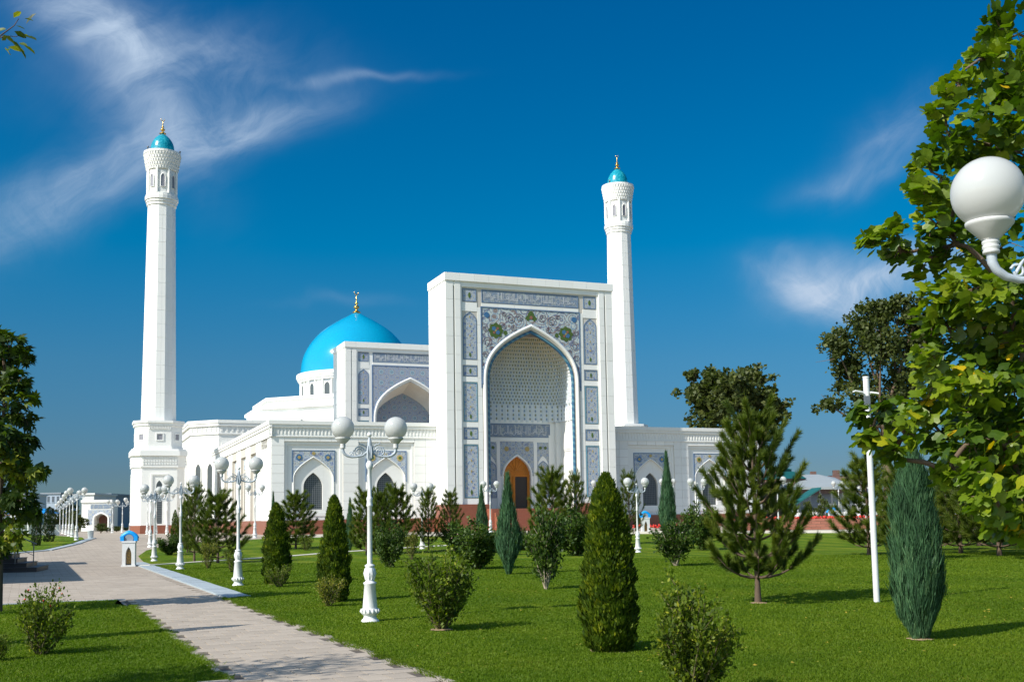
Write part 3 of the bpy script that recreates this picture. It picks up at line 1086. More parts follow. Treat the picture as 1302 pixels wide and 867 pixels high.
class Cladder:
    """marble slabs on wall faces; the first ones are pieces of their own, the rest one joined part"""
    def __init__(s, budget):
        s.left = budget
    def rects(s, parent, rects, w, h, y, t=0.035, gap=0.012, stuff=None, face='front'):
        for (x0, x1, z0, z1) in rects:
            nx = max(1, int(round((x1 - x0) / w)))
            nz = max(1, int(round((z1 - z0) / h)))
            for j in range(nz):
                for i in range(nx):
                    a0, a1 = x0 + (x1 - x0) * i / nx + gap / 2, x0 + (x1 - x0) * (i + 1) / nx - gap / 2
                    b0, b1 = z0 + (z1 - z0) * j / nz + gap / 2, z0 + (z1 - z0) * (j + 1) / nz - gap / 2
                    dt = ((i * 7 + j * 13) % 5) * 0.0012
                    if s.left > 0 and stuff is None:
                        s.left -= 1
                        o = bpy.data.objects.new('marble_slab', unit_slab())
                        link(o, parent)
                        if face == 'front':
                            o.location = ((a0 + a1) / 2, y - t - dt, (b0 + b1) / 2)
                            o.scale = (a1 - a0, t + dt, b1 - b0)
                        else:
                            o.location = (y - t - dt, (a0 + a1) / 2, (b0 + b1) / 2)
                            o.rotation_euler = (0, 0, -pi / 2)
                            o.scale = (a1 - a0, t + dt, b1 - b0)
                    else:
                        mb = stuff if stuff is not None else s.pool
                        if face == 'front':
                            mb.box(a0, a1, y - t - dt, y, b0, b1)
                        else:
                            mb.box(y - t - dt, y, a0, a1, b0, b1)
    pool = None

def lozenge(mb, cx, cz, w, h, y, t=0.02, mi=0, n=12, pw=1.25):
    pts = []
    for k in range(n):
        a = 2 * pi * k / n
        pts.append((cx + w * math.copysign(abs(cos(a)) ** pw, cos(a)), cz + h * math.copysign(abs(sin(a)) ** pw, sin(a))))
    mb.extr(pts, y - t, y, mi)

def lobed(mb, cx, cz, r, y, t, mi, lobes=8, amp=0.16, n=32):
    pts = []
    for k in range(n):
        a = 2 * pi * k / n
        rr = r * (1 + amp * cos(lobes * a))
        pts.append((cx + rr * cos(a), cz + rr * sin(a)))
    mb.extr(pts, y - t, y, mi)

def panel(parent, x0, x1, z0, z1, y, mat, arched=False, flames=0, brd=0.05, bmat='mosaic_border', green=True):
    """one glazed panel: field, raised border and its green flame medallions"""
    mb = MB()
    c, hw = (x0 + x1) / 2, (x1 - x0) / 2
    if arched:
        zs, za = z1 - hw * 1.25, z1
        o_ = archpts(c, hw, z0, zs, za, p=2.2)
        i_ = archpts(c, hw - brd, z0 + brd, zs, za - brd * 1.3, p=2.2)
        mb.extr(list(reversed(o_)), y - 0.02, y, 0)
        n = len(o_)
        for k in range(n):
            k2 = (k + 1) % n
            a, b, c2, d = o_[k], o_[k2], i_[k2], i_[k]
            mb.raw([(a[0], y - 0.045, a[1]), (b[0], y - 0.045, b[1]), (c2[0], y - 0.045, c2[1]), (d[0], y - 0.045, d[1]),
                    (a[0], y, a[1]), (b[0], y, b[1]), (c2[0], y, c2[1]), (d[0], y, d[1])],
                   [(3, 2, 1, 0), (0, 1, 5, 4), (2, 3, 7, 6)], 1)
    else:
        mb.box(x0 + brd, x1 - brd, y - 0.02, y, z0 + brd, z1 - brd, 0)
        for r_ in ((x0, x1, z0, z0 + brd), (x0, x1, z1 - brd, z1), (x0, x0 + brd, z0 + brd, z1 - brd), (x1 - brd, x1, z0 + brd, z1 - brd)):
            mb.box(r_[0], r_[1], y - 0.045, y, r_[2], r_[3], 1)
    if flames:
        H = z1 - z0
        for k in range(flames):
            cz = z0 + H * (k + 0.5) / flames
            s = min(H / flames * 0.26, hw * 0.55)
            big = (flames == 1) or k == 0
            lozenge(mb, c, cz, s * (0.42 if big else 0.22), s * (0.95 if big else 0.5), y - 0.02, 0.018, 2 if (green and big) else 4)
            if not big:
                lozenge(mb, c - hw * 0.45, cz - s, s * 0.16, s * 0.3, y - 0.02, 0.015, 3)
                lozenge(mb, c + hw * 0.45, cz - s, s * 0.16, s * 0.3, y - 0.02, 0.015, 3)
    return mb.build('mosaic_panel', [MAT[mat], MAT[bmat], MAT['mosaic_green'], MAT['mosaic_blue'], MAT['mosaic_gold']], parent)

def script_band(parent, x0, x1, z0, z1, y, seed=1):
    """tile band with a flowing line of interlaced letter strokes"""
    mb = MB()
    brd = 0.06
    mb.box(x0 + brd, x1 - brd, y - 0.02, y, z0 + brd, z1 - brd, 0)
    for r_ in ((x0, x1, z0, z0 + brd), (x0, x1, z1 - brd, z1), (x0, x0 + brd, z0 + brd, z1 - brd), (x1 - brd, x1, z0 + brd, z1 - brd)):
        mb.box(r_[0], r_[1], y - 0.045, y, r_[2], r_[3], 1)
    r = random.Random(seed)
    H = z1 - z0 - 2 * brd
    b0 = z0 + brd
    def ribbon(pts, w):
        for (a, b) in zip(pts[:-1], pts[1:]):
            dx, dz = b[0] - a[0], b[1] - a[1]
            L = sqrt(dx * dx + dz * dz) + 1e-9
            nx, nz = -dz / L * w, dx / L * w
            yy = y - 0.034 - r.uniform(0, 0.004)
            mb.face([(a[0] - nx, yy, a[1] - nz), (a[0] + nx, yy, a[1] + nz), (b[0] + nx, yy, b[1] + nz), (b[0] - nx, yy, b[1] - nz)][::-1], 2)
    x = x0 + brd + 0.12
    lw = H * 0.028
    while x < x1 - brd - 0.3:
        k = r.random()
        if k < 0.4:
            ribbon([(x, b0 + H * 0.2), (x + 0.02, b0 + H * 0.9)], lw)
            x += H * r.uniform(0.09, 0.15)
        elif k < 0.75:
            R = H * r.uniform(0.09, 0.16)
            cz = b0 + H * r.uniform(0.22, 0.45)
            ribbon([(x + R + R * cos(a), cz + R * sin(a) * 0.8) for a in np.linspace(pi, 2 * pi + 0.4, 7)], lw)
            if r.random() < 0.6:
                ribbon([(x + 2 * R, cz), (x + 2 * R, b0 + H * 0.9)], lw)
            x += 2 * R + H * 0.03
        else:
            R = H * 0.1
            cz = b0 + H * r.uniform(0.35, 0.7)
            ribbon([(x + R + R * cos(a), cz + R * sin(a)) for a in np.linspace(0, 2 * pi, 7)], lw)
            ribbon([(x - R, cz - R * 1.6), (x + 3 * R, cz - R * 1.2)], lw)
            x += 2.2 * R
    return mb.build('script_band', [MAT['mosaic_band'], MAT['mosaic_border'], MAT['script_white']], parent)

MOSQ = at(345, 640, 80)
MOSQ.z = 0.76
MA = radians(21.9)
mosque = thing('mosque', 'white marble mosque with tall tiled entrance portal and turquoise dome', 'mosque', MOSQ, MA)
clad = Cladder(300)
clad.pool = MB()

def portal(name, x0, yf, thick, H, niche, detail=True):
    """tall rectangular entrance block with a pointed opening (local mosque axes)"""
    w = 14.3
    x1 = x0 + w
    c = (x0 + x1) / 2
    yc = yf + 0.14                                     # recessed plane behind the border
    zs, za, hw = 11.4, 15.75, 3.75
    mb = MB()
    mb.archslab(x0, x1, -0.6, H, c, hw, zs, za, yc, yf + thick, 0, zb=-0.6)
    mb.face([(x1, yf + thick, -0.6), (x0, yf + thick, -0.6), (x0, yf + thick, H), (x1, yf + thick, H)]) if not niche else None
    core = mb.build(name, MAT['marble_joint'] if detail else MAT['marble'], mosque)
    # raised border: corner piers, groove, top beam
    mb = MB()
    for s, xa in ((1, x0), (-1, x1)):
        a, b = sorted((xa, xa + s * 0.62))
        mb.box(a, b, yf, yc, 2.07, H - 0.62)
        a, b = sorted((xa + s * 0.74, xa + s * 1.22))
        mb.box(a, b, yf, yc, 2.07, H - 0.62)
        a, b = sorted((xa + s * 1.22, xa + s * 1.36))
        mb.box(a, b, yc - 0.07, yc, 2.07, H - 1.0)
    mb.box(x0 - 0.08, x1 + 0.08, yf - 0.10, yf + thick + 0.08, H - 0.62, H)
    mb.box(x0 + 0.62, x1 - 0.62, yf + 0.02, yc, H - 1.0, H - 0.62)
    mb.build('stone_border', MAT['marble'], core)
    rows = []
    st = clad.pool if not detail else None
    # slabs of the border and of the strips between the panels
    for s, xa in ((1, x0), (-1, x1)):
        a, b = sorted((xa, xa + s * 0.62))
        clad.rects(core, [(a, b, 2.07, H - 0.62)], 0.62, 1.38, yf, 0.03, 0.022, st)
        a, b = sorted((xa + s * 0.74, xa + s * 1.22))
        clad.rects(core, [(a, b, 2.07, H - 0.62)], 0.5, 1.38, yf, 0.03, 0.022, st)
        a, b = sorted((xa + s * 2.62, xa + s * 2.98))
        clad.rects(core, [(a, b, 2.07, 17.3)], 0.5, 1.38, yc, 0.03, 0.014, st)
        for za_, zb_ in ((6.65, 7.0), (7.95, 8.35), (11.45, 11.85), (12.75, 13.15), (16.95, 17.65), (2.07, 2.5)):
            a, b = sorted((xa + s * 1.36, xa + s * 2.62))
            clad.rects(core, [(a, b, za_, zb_)], 1.3, 0.7, yc, 0.03, 0.014, st)
    clad.rects(core, [(x0 + 2.98, x1 - 2.98, 17.32, 17.66), (x0 + 1.36, x1 - 1.36, 18.78, H - 1.0)], 1.3, 0.5, yc, 0.03, 0.014, st)
    clad.rects(core, [(x0 - 0.08, x1 + 0.08, H - 0.60, H - 0.02)], 1.25, 0.6, yf - 0.10, 0.02, 0.014, st)
    # left flank, towards the forecourt
    clad.rects(core, [(yf + 0.02, yf + thick, 2.07, H - 0.64)], thick / 3, 1.38, x0, 0.03, 0.026, st, face='left')
    # panels on both sides
    fm = 'mosaic_floral' if niche else 'mosaic_girih'
    for s, xa in ((1, x0), (-1, x1)):
        a, b = sorted((xa + s * 1.44, xa + s * 2.55))
        panel(core, a, b, 2.58, 6.6, yc, fm, flames=5, bmat='teal_rope')
        panel(core, a, b, 7.04, 7.9, yc, fm, flames=1)
        panel(core, a, b, 8.4, 11.4, yc, fm, flames=4, bmat='teal_rope')
        panel(core, a, b, 11.9, 12.7, yc, fm, flames=1)
        panel(core, a, b, 13.2, 16.9, yc, fm, arched=True, flames=5)
        panel(core, a, b, 17.72, 18.7, yc, fm, flames=1)
    script_band(core, x0 + 3.0, x1 - 3.0, 17.7, 18.7, yc, 4)
    # spandrel over the arch
    mb = MB()
    sa, sb = x0 + 2.98, x1 - 2.98
    mb.archslab(sa, sb, 11.3, 17.3, c, 4.12, 11.3, 16.15, yc - 0.03, yc, 0, p=2.7, n=18)
    for r_ in ((sa - 0.09, sa, 11.0, 17.39), (sb, sb + 0.09, 11.0, 17.39), (sa, sb, 17.3, 17.39)):
        mb.box(r_[0], r_[1], yc - 0.06, yc, r_[2], r_[3], 1)
    ap = archpts(c, 4.12, 11.3, 11.3, 16.15, 2.7, 22)
    mb.tube([(p[0], yc - 0.03, p[1]) for p in ap], 0.06, 6, 1)
    if niche:
        for sx in (-1, 1):
            lobed(mb, c + sx * 3.0, 15.55, 0.58, yc - 0.03, 0.02, 2, 8, 0.10)
            for (dx, dz, rr, mi) in ((-0.16, 0.14, 0.17, 3), (0.16, -0.14, 0.17, 3), (0.15, 0.17, 0.10, 5), (-0.15, -0.17, 0.10, 5), (0, 0, 0.09, 4)):
                lobed(mb, c + sx * 3.0 + dx, 15.55 + dz, rr, yc - 0.05, 0.015, mi, 5, 0.12, 20)
            lozenge(mb, c + sx * 2.2, 15.4, 0.17, 0.2, yc - 0.03, 0.02, 2)
            lozenge(mb, c + sx * 3.75, 16.75, 0.24, 0.24, yc - 0.03, 0.02, 3)
        lozenge(mb, c, 16.95, 0.27, 0.3, yc - 0.03, 0.02, 2)
        for sx in (-1, 1):
            lobed(mb, c + sx * 0.28, 16.66, 0.2, yc - 0.03, 0.018, 2, 4, 0.15, 16)
        lobed(mb, c, 16.72, 0.14, yc - 0.05, 0.012, 5, 5, 0.12, 16)
        # raised scroll stems
        r = random.Random(8)
        for sx in (-1, 1):
            for (dx, zz, rr) in ((1.0, 16.65, 0.36), (1.75, 16.5, 0.42), (1.5, 15.75, 0.30), (2.3, 16.85, 0.22), (3.85, 15.6, 0.28), (3.7, 14.6, 0.42), (3.85, 13.6, 0.30), (3.3, 14.1, 0.20), (2.3, 15.9, 0.24), (3.95, 12.8, 0.16)):
                pts = []
                for k in range(15):
                    a = k / 14 * 3.6 * pi
                    q = rr * (1 - 0.75 * k / 14)
                    pts.append((c + sx * (dx + q * cos(a)), yc - 0.034, zz + q * sin(a)))
                mb.tube(pts, 0.022, 4, 6, cap=False)
    mb.build('mosaic_spandrel', [MAT['mosaic_scroll' if niche else 'mosaic_girih'], MAT['mosaic_border'], MAT['mosaic_green'], MAT['mosaic_blue'], MAT['mosaic_gold'], MAT['brick_dull'], MAT['scroll_brown']], core)
    # white moulding and glazed rope round the opening
    mb = MB()
    ap = archpts(c, hw + 0.20, 2.0, zs, za + 0.30, 2.7, 22)
    mb.tube([(p[0], yc - 0.01, p[1]) for p in ap], 0.15, 8)
    mb.build('arch_moulding', MAT['marble'], core)
    if niche:
        mb = MB()
        ap = archpts(c, hw - 0.12, 0.4, zs, za - 0.16, 2.7, 22)
        mb.tube([(p[0], yc + 0.16, p[1]) for p in ap], 0.13, 10)
        mb.build('glazed_rope', MAT['rope_tile'], core)
    # plinth
    for a, b in ((x0 - 0.12, c - hw + 0.0), (c + hw, x1 + 0.12)):
        mb = MB()
        mb.box(a, b, yf - 0.14, yf + (thick if niche else 0.5), -0.9, 2.07)
        mb.build('granite_plinth', MAT['granite_red'], core)
    return core, c, yc

simple('brick_dull', (0.28, 0.12, 0.08), 0.4, 0.2)
simple('scroll_brown', (0.13, 0.07, 0.085), 0.4, 0.2)
def mk_rope():
    m, N, b, co = pmat('rope_tile', 0.3, 0.5)
    x, y, z = N.sep(co.outputs['Object'])
    s = N.m('SINE', N.m('MULTIPLY', N.m('ADD', z, N.m('MULTIPLY', x, 0.6)), 13.0))
    N.l.new(N.ramp(N.m('ADD', N.m('MULTIPLY', s, 0.5), 0.5), [(0.0, (0.03, 0.10, 0.20)), (0.35, (0.035, 0.13, 0.22)), (0.75, (0.05, 0.18, 0.27)), (1.0, (0.12, 0.24, 0.30))]), b.inputs['Base Color'])
mk_rope()

def plan_pt(c, yback, w, D, n, a):
    """point on the rounded plan of the niche; a from 0 (right) to pi (left)"""
    ca, sa = cos(a), sin(a)
    return (c + w * math.copysign(abs(ca) ** (2 / n), ca), yback + D * abs(sa) ** (2 / n))

MX0, MYF, MH = 12.7, -2.6, 19.85
core, pc, pyc = portal('entrance_portal', MX0, MYF, 4.2, MH, True)

def even_plan(c, yo, w, D, n, M):
    a = np.linspace(0, pi, 600)
    pts = np.array([plan_pt(c, yo, w, D, n, t) for t in a])
    # refine the steep ends of the curve by stepping along its length
    L = np.concatenate([[0], np.cumsum(np.hypot(*np.diff(pts, axis=0).T))])
    s = np.linspace(0, L[-1], M + 1)
    return list(zip(np.interp(s, L, pts[:, 0]), np.interp(s, L, pts[:, 1])))

# --- niche behind the main arch
def niche():
    c, D = pc, 3.1
    yo = MYF + 0.45
    hw, zs, za, p = 3.72, 11.4, 15.72, 2.7
    FL = 1.7                                        # floor of the niche
    yb = yo + D
    mb = MB()
    mb.box(c - hw - 0.3, c + hw + 0.3, MYF - 1.2, yb + 0.4, -0.6, FL, 1)
    for k in range(5):
        mb.box(c - hw - 0.1 - 0.0, c + hw + 0.1, MYF - 1.5 - 0.35 * k, MYF - 1.2 - 0.35 * k + 0.05, -0.6, FL - 0.3 * (k + 1), 1)
    mb.build('portal_steps', [MAT['marble'], MAT['granite_red']], core)
    # side walls and back wall with door opening
    dw, dzs, dza = 1.2, 4.15, 5.95
    mb = MB()
    mb.archslab(c - hw, c + hw, FL, 8.9, c, dw, dzs, dza, yb, yb + 0.5, 0, zb=FL, sides=False)
    mb.face([(c + hw, MYF + 0.2, FL), (c + hw, yb, FL), (c + hw, yb, 9.0), (c + hw, MYF + 0.2, 9.0)], 0)
    mb.face([(c - hw, yb, FL), (c - hw, MYF + 0.2, FL), (c - hw, MYF + 0.2, 9.0), (c - hw, yb, 9.0)], 0)
    for sx in (-1, 1):                              # corner pilasters and frames
        mb.box(c + sx * 2.95 - 0.12, c + sx * 2.95 + 0.12, yb - 0.06, yb, FL, 7.7)
        mb.box(c + sx * 1.62 - 0.14, c + sx * 1.62 + 0.14, yb - 0.06, yb, FL, 7.0)
        a, b = sorted((c + sx * hw, c + sx * (hw - 0.35)))
        mb.box(a, b, yb - 0.4, yb, FL, 8.7)
    mb.box(c - 2.82, c + 2.82, yb - 0.05, yb, 7.22, 7.4)
    mb.build('niche_wall', MAT['marble'], core)
    script_band(core, c - 2.95, c + 2.95, 7.5, 8.6, yb, 9)
    panel_b = MB()
    panel_b.archslab(c - 1.45, c + 1.45, 4.35, 7.15, c, dw + 0.12, 4.35, dza + 0.16, yb - 0.03, yb, 0)
    for sx in (-1, 1):
        lobed(panel_b, c + sx * 0.9, 6.55, 0.2, yb - 0.03, 0.02, 1, 8, 0.1, 20)
    panel_b.build('mosaic_spandrel', [MAT['mosaic_floral'], MAT['mosaic_gold']], core)
    mb = MB()
    ap = archpts(c, dw + 0.05, FL, dzs, dza + 0.08, 2.7, 14)
    mb.tube([(q[0], yb - 0.03, q[1]) for q in ap], 0.085, 6)
    mb.build('arch_moulding', MAT['marble'], core)
    for sx in (-1, 1):
        a, b = sorted((c + sx * 1.8, c + sx * 2.8))
        panel(core, a, b, 2.6, 5.6, yb, 'mosaic_floral', arched=True, flames=3)
        mb = MB()
        mb.archslab(a, b, 5.0, 7.1, (a + b) / 2, (b - a) / 2 - 0.02, 5.0, 6.0, yb - 0.028, yb, 0)
        for dx in (-0.22, 0.22):
            lobed(mb, (a + b) / 2 + dx, 6.65, 0.13, yb - 0.028, 0.015, 1, 5, 0.12, 16)
        mb.build('mosaic_spandrel', [MAT['mosaic_floral'], MAT['mosaic_green']], core)
        # relief panels on the side walls
        mb = MB()
        xw = c + sx * hw
        for (ya, yb2, z0, z1) in ((MYF + 0.9, yb - 0.9, 2.4, 5.9), (MYF + 0.9, yb - 0.9, 6.3, 7.9)):
            a, b = sorted((xw, xw - sx * 0.05))
            mb.box(a, b, ya, yb2, z0, z1)
            a, b = sorted((xw - sx * 0.05, xw - sx * 0.09))
            mb.box(a, b, ya + 0.15, yb2 - 0.15, z0 + 0.15, z1 - 0.15)
        mb.build('relief_panel', MAT['relief'], core)
    # door
    mb = MB()
    pts = archpts(c, dw, FL, dzs, dza, 2.7, 12)
    mb.extr(list(reversed(pts)), yb + 0.25, yb + 0.33, 0)
    for zz in (4.35, 4.6):
        mb.box(c - dw, c + dw, yb + 0.17, yb + 0.25, zz, zz + 0.09, 0)
    mb.box(c - 0.12, c + 0.95, yb + 0.235, yb + 0.25, FL + 0.02, 4.3, 1)  # dark panel painted in for the shade inside the open doorway
    for (a, b) in ((-1.12, -0.95), (-0.28, -0.12), (0.95, 1.12)):
        mb.box(c + a, c + b, yb + 0.17, yb + 0.25, FL, 4.35, 0)
    for zz in (FL + 0.1, 2.6, 3.4):
        mb.box(c - 0.95, c - 0.28, yb + 0.2, yb + 0.25, zz, zz + 0.12, 0)
    for k in range(7):
        a = pi * (k + 0.5) / 7
        mb.tube([(c, yb + 0.23, 4.7), (c + 1.0 * cos(a), yb + 0.23, 4.7 + 1.25 * sin(a))], 0.03, 4, 0)
    mb.build('wooden_door', [MAT['wood_door'], MAT['doorway_shade']], core)
    # muqarnas: tiers of small corbelled cells closing towards the apex
    mb = MB()
    med = MB()
    zt = [8.75, 10.15]
    while zt[-1] < 15.1:
        zt.append(zt[-1] + 0.27)
    def hw_at(z):
        if z <= zs:
            return hw
        t = (z - zs) / (za - zs)
        return hw * (1 - min(t, 0.999) ** p)
    prev = None
    for k in range(len(zt) - 1):
        z0, z1 = zt[k], zt[k + 1]
        w0, w1 = hw_at(z0), hw_at(z1)
        t0 = min(1, max(0, (z0 - 10.2) / (za - 10.2)))
        t1 = min(1, max(0, (z1 - 10.2) / (za - 10.2)))
        D0 = D * (1 - t0 ** 2.0) + 0.05
        D1 = D * (1 - t1 ** 2.0) + 0.05
        n0 = 7 - 4.6 * t0
        n1 = 7 - 4.6 * t1
        nc = 26 if k == 0 else max(8, int(46 * (w0 / hw) ** 0.8))
        M = nc * 4
        lo, hi, up = [], [], []
        crv0 = even_plan(c, yo, w0, D0, n0, M)
        crv1 = even_plan(c, yo, w1, D1, n1, M)
        for i in range(M + 1):
            a = pi * i / M
            ph = (i / 4.0 + (0.5 if k % 2 else 0)) % 1.0
            amp = (0.13 if k else 0.16) * min(1, w0 / 1.5)
            cell = sin(pi * ph)                     # concave cell between two ribs
            x, y = crv0[i]
            cx, cy = c, yo
            def push(x, y, d):
                vx, vy = cx - x, (cy - 0.3) - y
                L = sqrt(vx * vx + vy * vy) + 1e-6
                return (x + vx / L * d, y + vy / L * d)
            q0 = push(x, y, amp * (1 - cell))
            lo.append((q0[0], q0[1], z0))
            zc = z1 - (0.12 if k else 0.35) * (1 - cell)
            hi.append((q0[0], q0[1], zc))
            x1_, y1_ = crv1[i]
            q1 = push(x1_, y1_, amp * 0.6)
            up.append((q1[0], q1[1], z1))
        for i in range(M):
            mb.face([lo[i], lo[i + 1], hi[i + 1], hi[i]][::-1])
            mb.face([hi[i], hi[i + 1], up[i + 1], up[i]][::-1])
        # glazed medallion in each cell
        for j in range(nc):
            i = int(j * 4 + (2 if k % 2 == 0 else 0))
            if i < 1 or i >= M:
                continue
            a_, b_ = Vector(lo[i - 1]), Vector(lo[i + 1])
            t = (b_ - a_)
            if t.length < 0.02:
                continue
            t.normalize()
            nrm = Vector((-t.y, t.x, 0))
            if nrm.dot(Vector((c, yo - 0.5, 0)) - Vector((a_.x, a_.y, 0))) < 0:
                nrm = -nrm
            cc = (Vector(lo[i]) + Vector(hi[i])) / 2 + nrm * 0.05
            if k == 0:
                for q_ in range(4):
                    cz = z0 + 0.25 + q_ * 0.33
                    s1, s2 = 0.085, 0.13
                    cp = Vector((cc.x, cc.y, cz))
                    med.face([cp - t * s1, cp - Vector((0, 0, s2)), cp + t * s1, cp + Vector((0, 0, s2))], (j + q_) % 2)
            else:
                s1, s2 = 0.085, 0.105
                med.face([cc - t * s1, cc - Vector((0, 0, s2)), cc + t * s1, cc + Vector((0, 0, s2))], (j % 3 == 0) + 0)
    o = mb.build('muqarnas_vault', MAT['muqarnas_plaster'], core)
    o['kind'] = 'stuff'
    m2 = med.build('vault_medallions', [MAT['medallion_olive'], MAT['medallion_blue']], core)
    m2['kind'] = 'stuff'
simple('medallion_olive', (0.26, 0.27, 0.17), 0.4, 0.4, 5)
simple('medallion_blue', (0.20, 0.29, 0.42), 0.4, 0.3, 5)
niche()

# --- low galleries on both sides of the portal
WH = 8.43
def relief_cornice(mb, x0, x1, y, ztop, face='front', xw=0.0):
    """projecting cap with a band of tiny hanging arches under it"""
    def bx(a, b, d0, d1, z0, z1):
        if face == 'front':
            mb.box(a, b, y - d1, y - d0, z0, z1)
        else:
            mb.box(xw - d1, xw - d0, a, b, z0, z1)
    bx(x0, x1, 0, 0.22, ztop - 0.28, ztop)
    bx(x0, x1, 0, 0.15, ztop - 0.5, ztop - 0.28)
    bx(x0, x1, 0, 0.04, ztop - 1.12, ztop - 0.5)
    n = int((x1 - x0) / 0.27)
    for i in range(n):
        a = x0 + (x1 - x0) * (i + 0.5) / n
        bx(a - 0.045, a + 0.045, 0.04, 0.075, ztop - 1.0, ztop - 0.5)
        bx(a - 0.095, a + 0.095, 0.04, 0.062, ztop - 0.72, ztop - 0.5)
    bx(x0, x1, 0, 0.10, ztop - 1.2, ztop - 1.12)

def window(parent, c, y, hw, z0, zs, za):
    mb = MB()
    pts = archpts(c, hw, z0, zs, za, 2.4, 10)
    mb.extr(list(reversed(pts)), y + 0.10, y + 0.14, 0)
    # lattice of crossing bars in front of the glass
    zz = z0 + 0.1
    def half(z):
        if z < zs:
            return hw
        return hw * max(0, 1 - ((z - zs) / (za - zs)) ** 2.4)
    while zz < za - 0.1:
        h = half(zz)
        mb.box(c - h, c + h, y + 0.055, y + 0.075, zz - 0.018, zz + 0.018, 1)
        zz += 0.155
    x = -hw + 0.11
    while x < hw - 0.05:
        zt = zs + (za - zs) * (1 - abs(x) / hw) ** (1 / 2.4)
        mb.box(c + x - 0.014, c + x + 0.014, y + 0.05, y + 0.07, z0, zt, 1)
        x += 0.155
    # sill
    mb.box(c - hw - 0.12, c + hw + 0.12, y - 0.06, y + 0.10, z0 - 0.14, z0, 2)
    return mb.build('window', [MAT['glass_dark'], MAT['grille'], MAT['marble']], parent)

def gallery(name, x0, x1, bays, depth, left_side=0.0):
    mb = MB()
    y1 = 0.16
    cols = [x0] + [v for c in bays for v in (c - 2.2, c + 2.2)] + [x1]
    # outer face between the frames
    ws = MB()
    edges = []
    for i in range(0, len(cols), 2):
        if cols[i + 1] - cols[i] > 0.02:
            edges.append((cols[i], cols[i + 1], 1.1, 7.25))
            mb.box(cols[i], cols[i + 1], 0.0, y1, -0.6, WH - 0.02, 1)
    for c in bays:
        edges.append((c - 2.2, c + 2.2, 6.9, 7.25))
        mb.box(c - 2.2, c + 2.2, 0.0, y1, 6.9, WH - 0.02, 1)
        # stepped frame
        mb.archslab(c - 2.2, c + 2.2, -0.6, 6.9, c, 1.5, 4.15, 5.75, y1, 0.5, 0, zb=-0.6, p=1.9, sides=False)
        for a, b in ((c - 2.2, c - 1.98), (c + 1.98, c + 2.2)):
            mb.box(a, b, 0.07, y1, 1.1, 6.9, 0)
        mb.box(c - 1.98, c + 1.98, 0.07, y1, 6.68, 6.9, 0)
        mb.archslab(c - 1.5, c + 1.5, -0.6, 5.8, c, 0.72, 3.5, 4.6, 0.30, 0.62, 0, zb=1.85, p=2.2, sides=False)
        mb.box(c - 1.5, c + 1.5, 0.26, 0.31, 1.35, 1.62, 0)
    mb.box(x0, x1, 0.66, depth, -0.6, WH - 0.3, 0)
    mb.box(x0, x1, y1, 0.66, 6.92, WH - 0.1, 0)
    wing = mb.build(name, [MAT['marble'], MAT['marble_joint']], mosque)
    mb = MB()
    relief_cornice(mb, x0 + (-0.22 if left_side else 0), x1, 0.0, WH)
    mb.build('relief_cornice', MAT['relief'], wing)
    clad.rects(wing, edges, 0.82, 0.72, 0.0, 0.03, 0.018)
    for c in bays:
        window(wing, c, 0.44, 0.72, 1.85, 3.5, 4.6)
        mb = MB()
        mb.archslab(c - 1.55, c + 1.55, 3.9, 6.2, c, 1.5 - 0.001, 4.15, 5.76, y1 - 0.03, y1, 0, p=1.9, zb=3.9)
        for r_ in ((c - 1.62, c + 1.62, 6.2, 6.26), (c - 1.62, c - 1.55, 3.9, 6.2), (c + 1.55, c + 1.62, 3.9, 6.2)):
            mb.box(r_[0], r_[1], y1 - 0.05, y1, r_[2], r_[3], 1)
        for sx in (-1, 1):
            lobed(mb, c + sx * 1.08, 5.72, 0.24, y1 - 0.03, 0.02, 4 if bays.index(c) % 2 == 0 else 3, 8, 0.12, 24)
            lobed(mb, c + sx * 1.08, 5.72, 0.12, y1 - 0.05, 0.015, 2 if bays.index(c) % 2 else 3, 6, 0.12, 18)
        lozenge(mb, c, 6.02, 0.15, 0.13, y1 - 0.03, 0.02, 3)
        mb.build('mosaic_spandrel', [MAT['mosaic_window'], MAT['mosaic_border'], MAT['mosaic_green'], MAT['mosaic_gold'], MAT['mosaic_blue']], wing)
        # relief line of the arch border
        mb = MB()
        ap = archpts(c, 1.5, 1.2, 4.15, 5.76, 1.9, 14)
        mb.tube([(q_[0], y1 - 0.005, q_[1]) for q_ in ap], 0.05, 6)
        mb.build('arch_moulding', MAT['marble'], wing)
    mb = MB()
    mb.box(x0 - (0.1 if left_side else 0), x1, -0.1, 0.5, -0.9, 1.06)
    mb.build('granite_plinth', MAT['granite_red'], wing)
    return wing

WX1 = 42.6
left_wing = gallery('gallery_wing', 0.0, 12.68, [3.13, 8.71], 5.0, 1.0)
right_wing = gallery('gallery_wing', 27.02, WX1, [31.7, 37.5], 5.0)

# side gallery running back from the left corner
SQ = 37.0
mb = MB()
mb.box(0.35, 5.0, 5.0, SQ, -0.6, WH - 0.3, 0)
sb = [3.2 + 5.6 * i for i in range(6)]
cols = [0.0] + [v for c in sb for v in (c - 1.5, c + 1.5)] + [SQ]
for i in range(0, len(cols), 2):
    mb.box(0.0, 0.36, cols[i], cols[i + 1], -0.6, WH - 0.02, 0)
for c in sb:
    mb.box(0.0, 0.36, c - 1.5, c + 1.5, 6.5, WH - 0.02, 0)
    mb.box(0.22, 0.36, c - 1.5, c + 1.5, -0.6, 1.5, 0)
    for a, b in ((c - 1.5, c - 0.8), (c + 0.8, c + 1.5)):
        mb.box(0.2, 0.36, a, b, -0.6, 6.5, 0)
    mb.box(0.2, 0.36, c - 0.8, c + 0.8, 5.2, 6.5, 0)
side = mb.build('side_gallery', MAT['marble_joint'], mosque)
mb = MB()
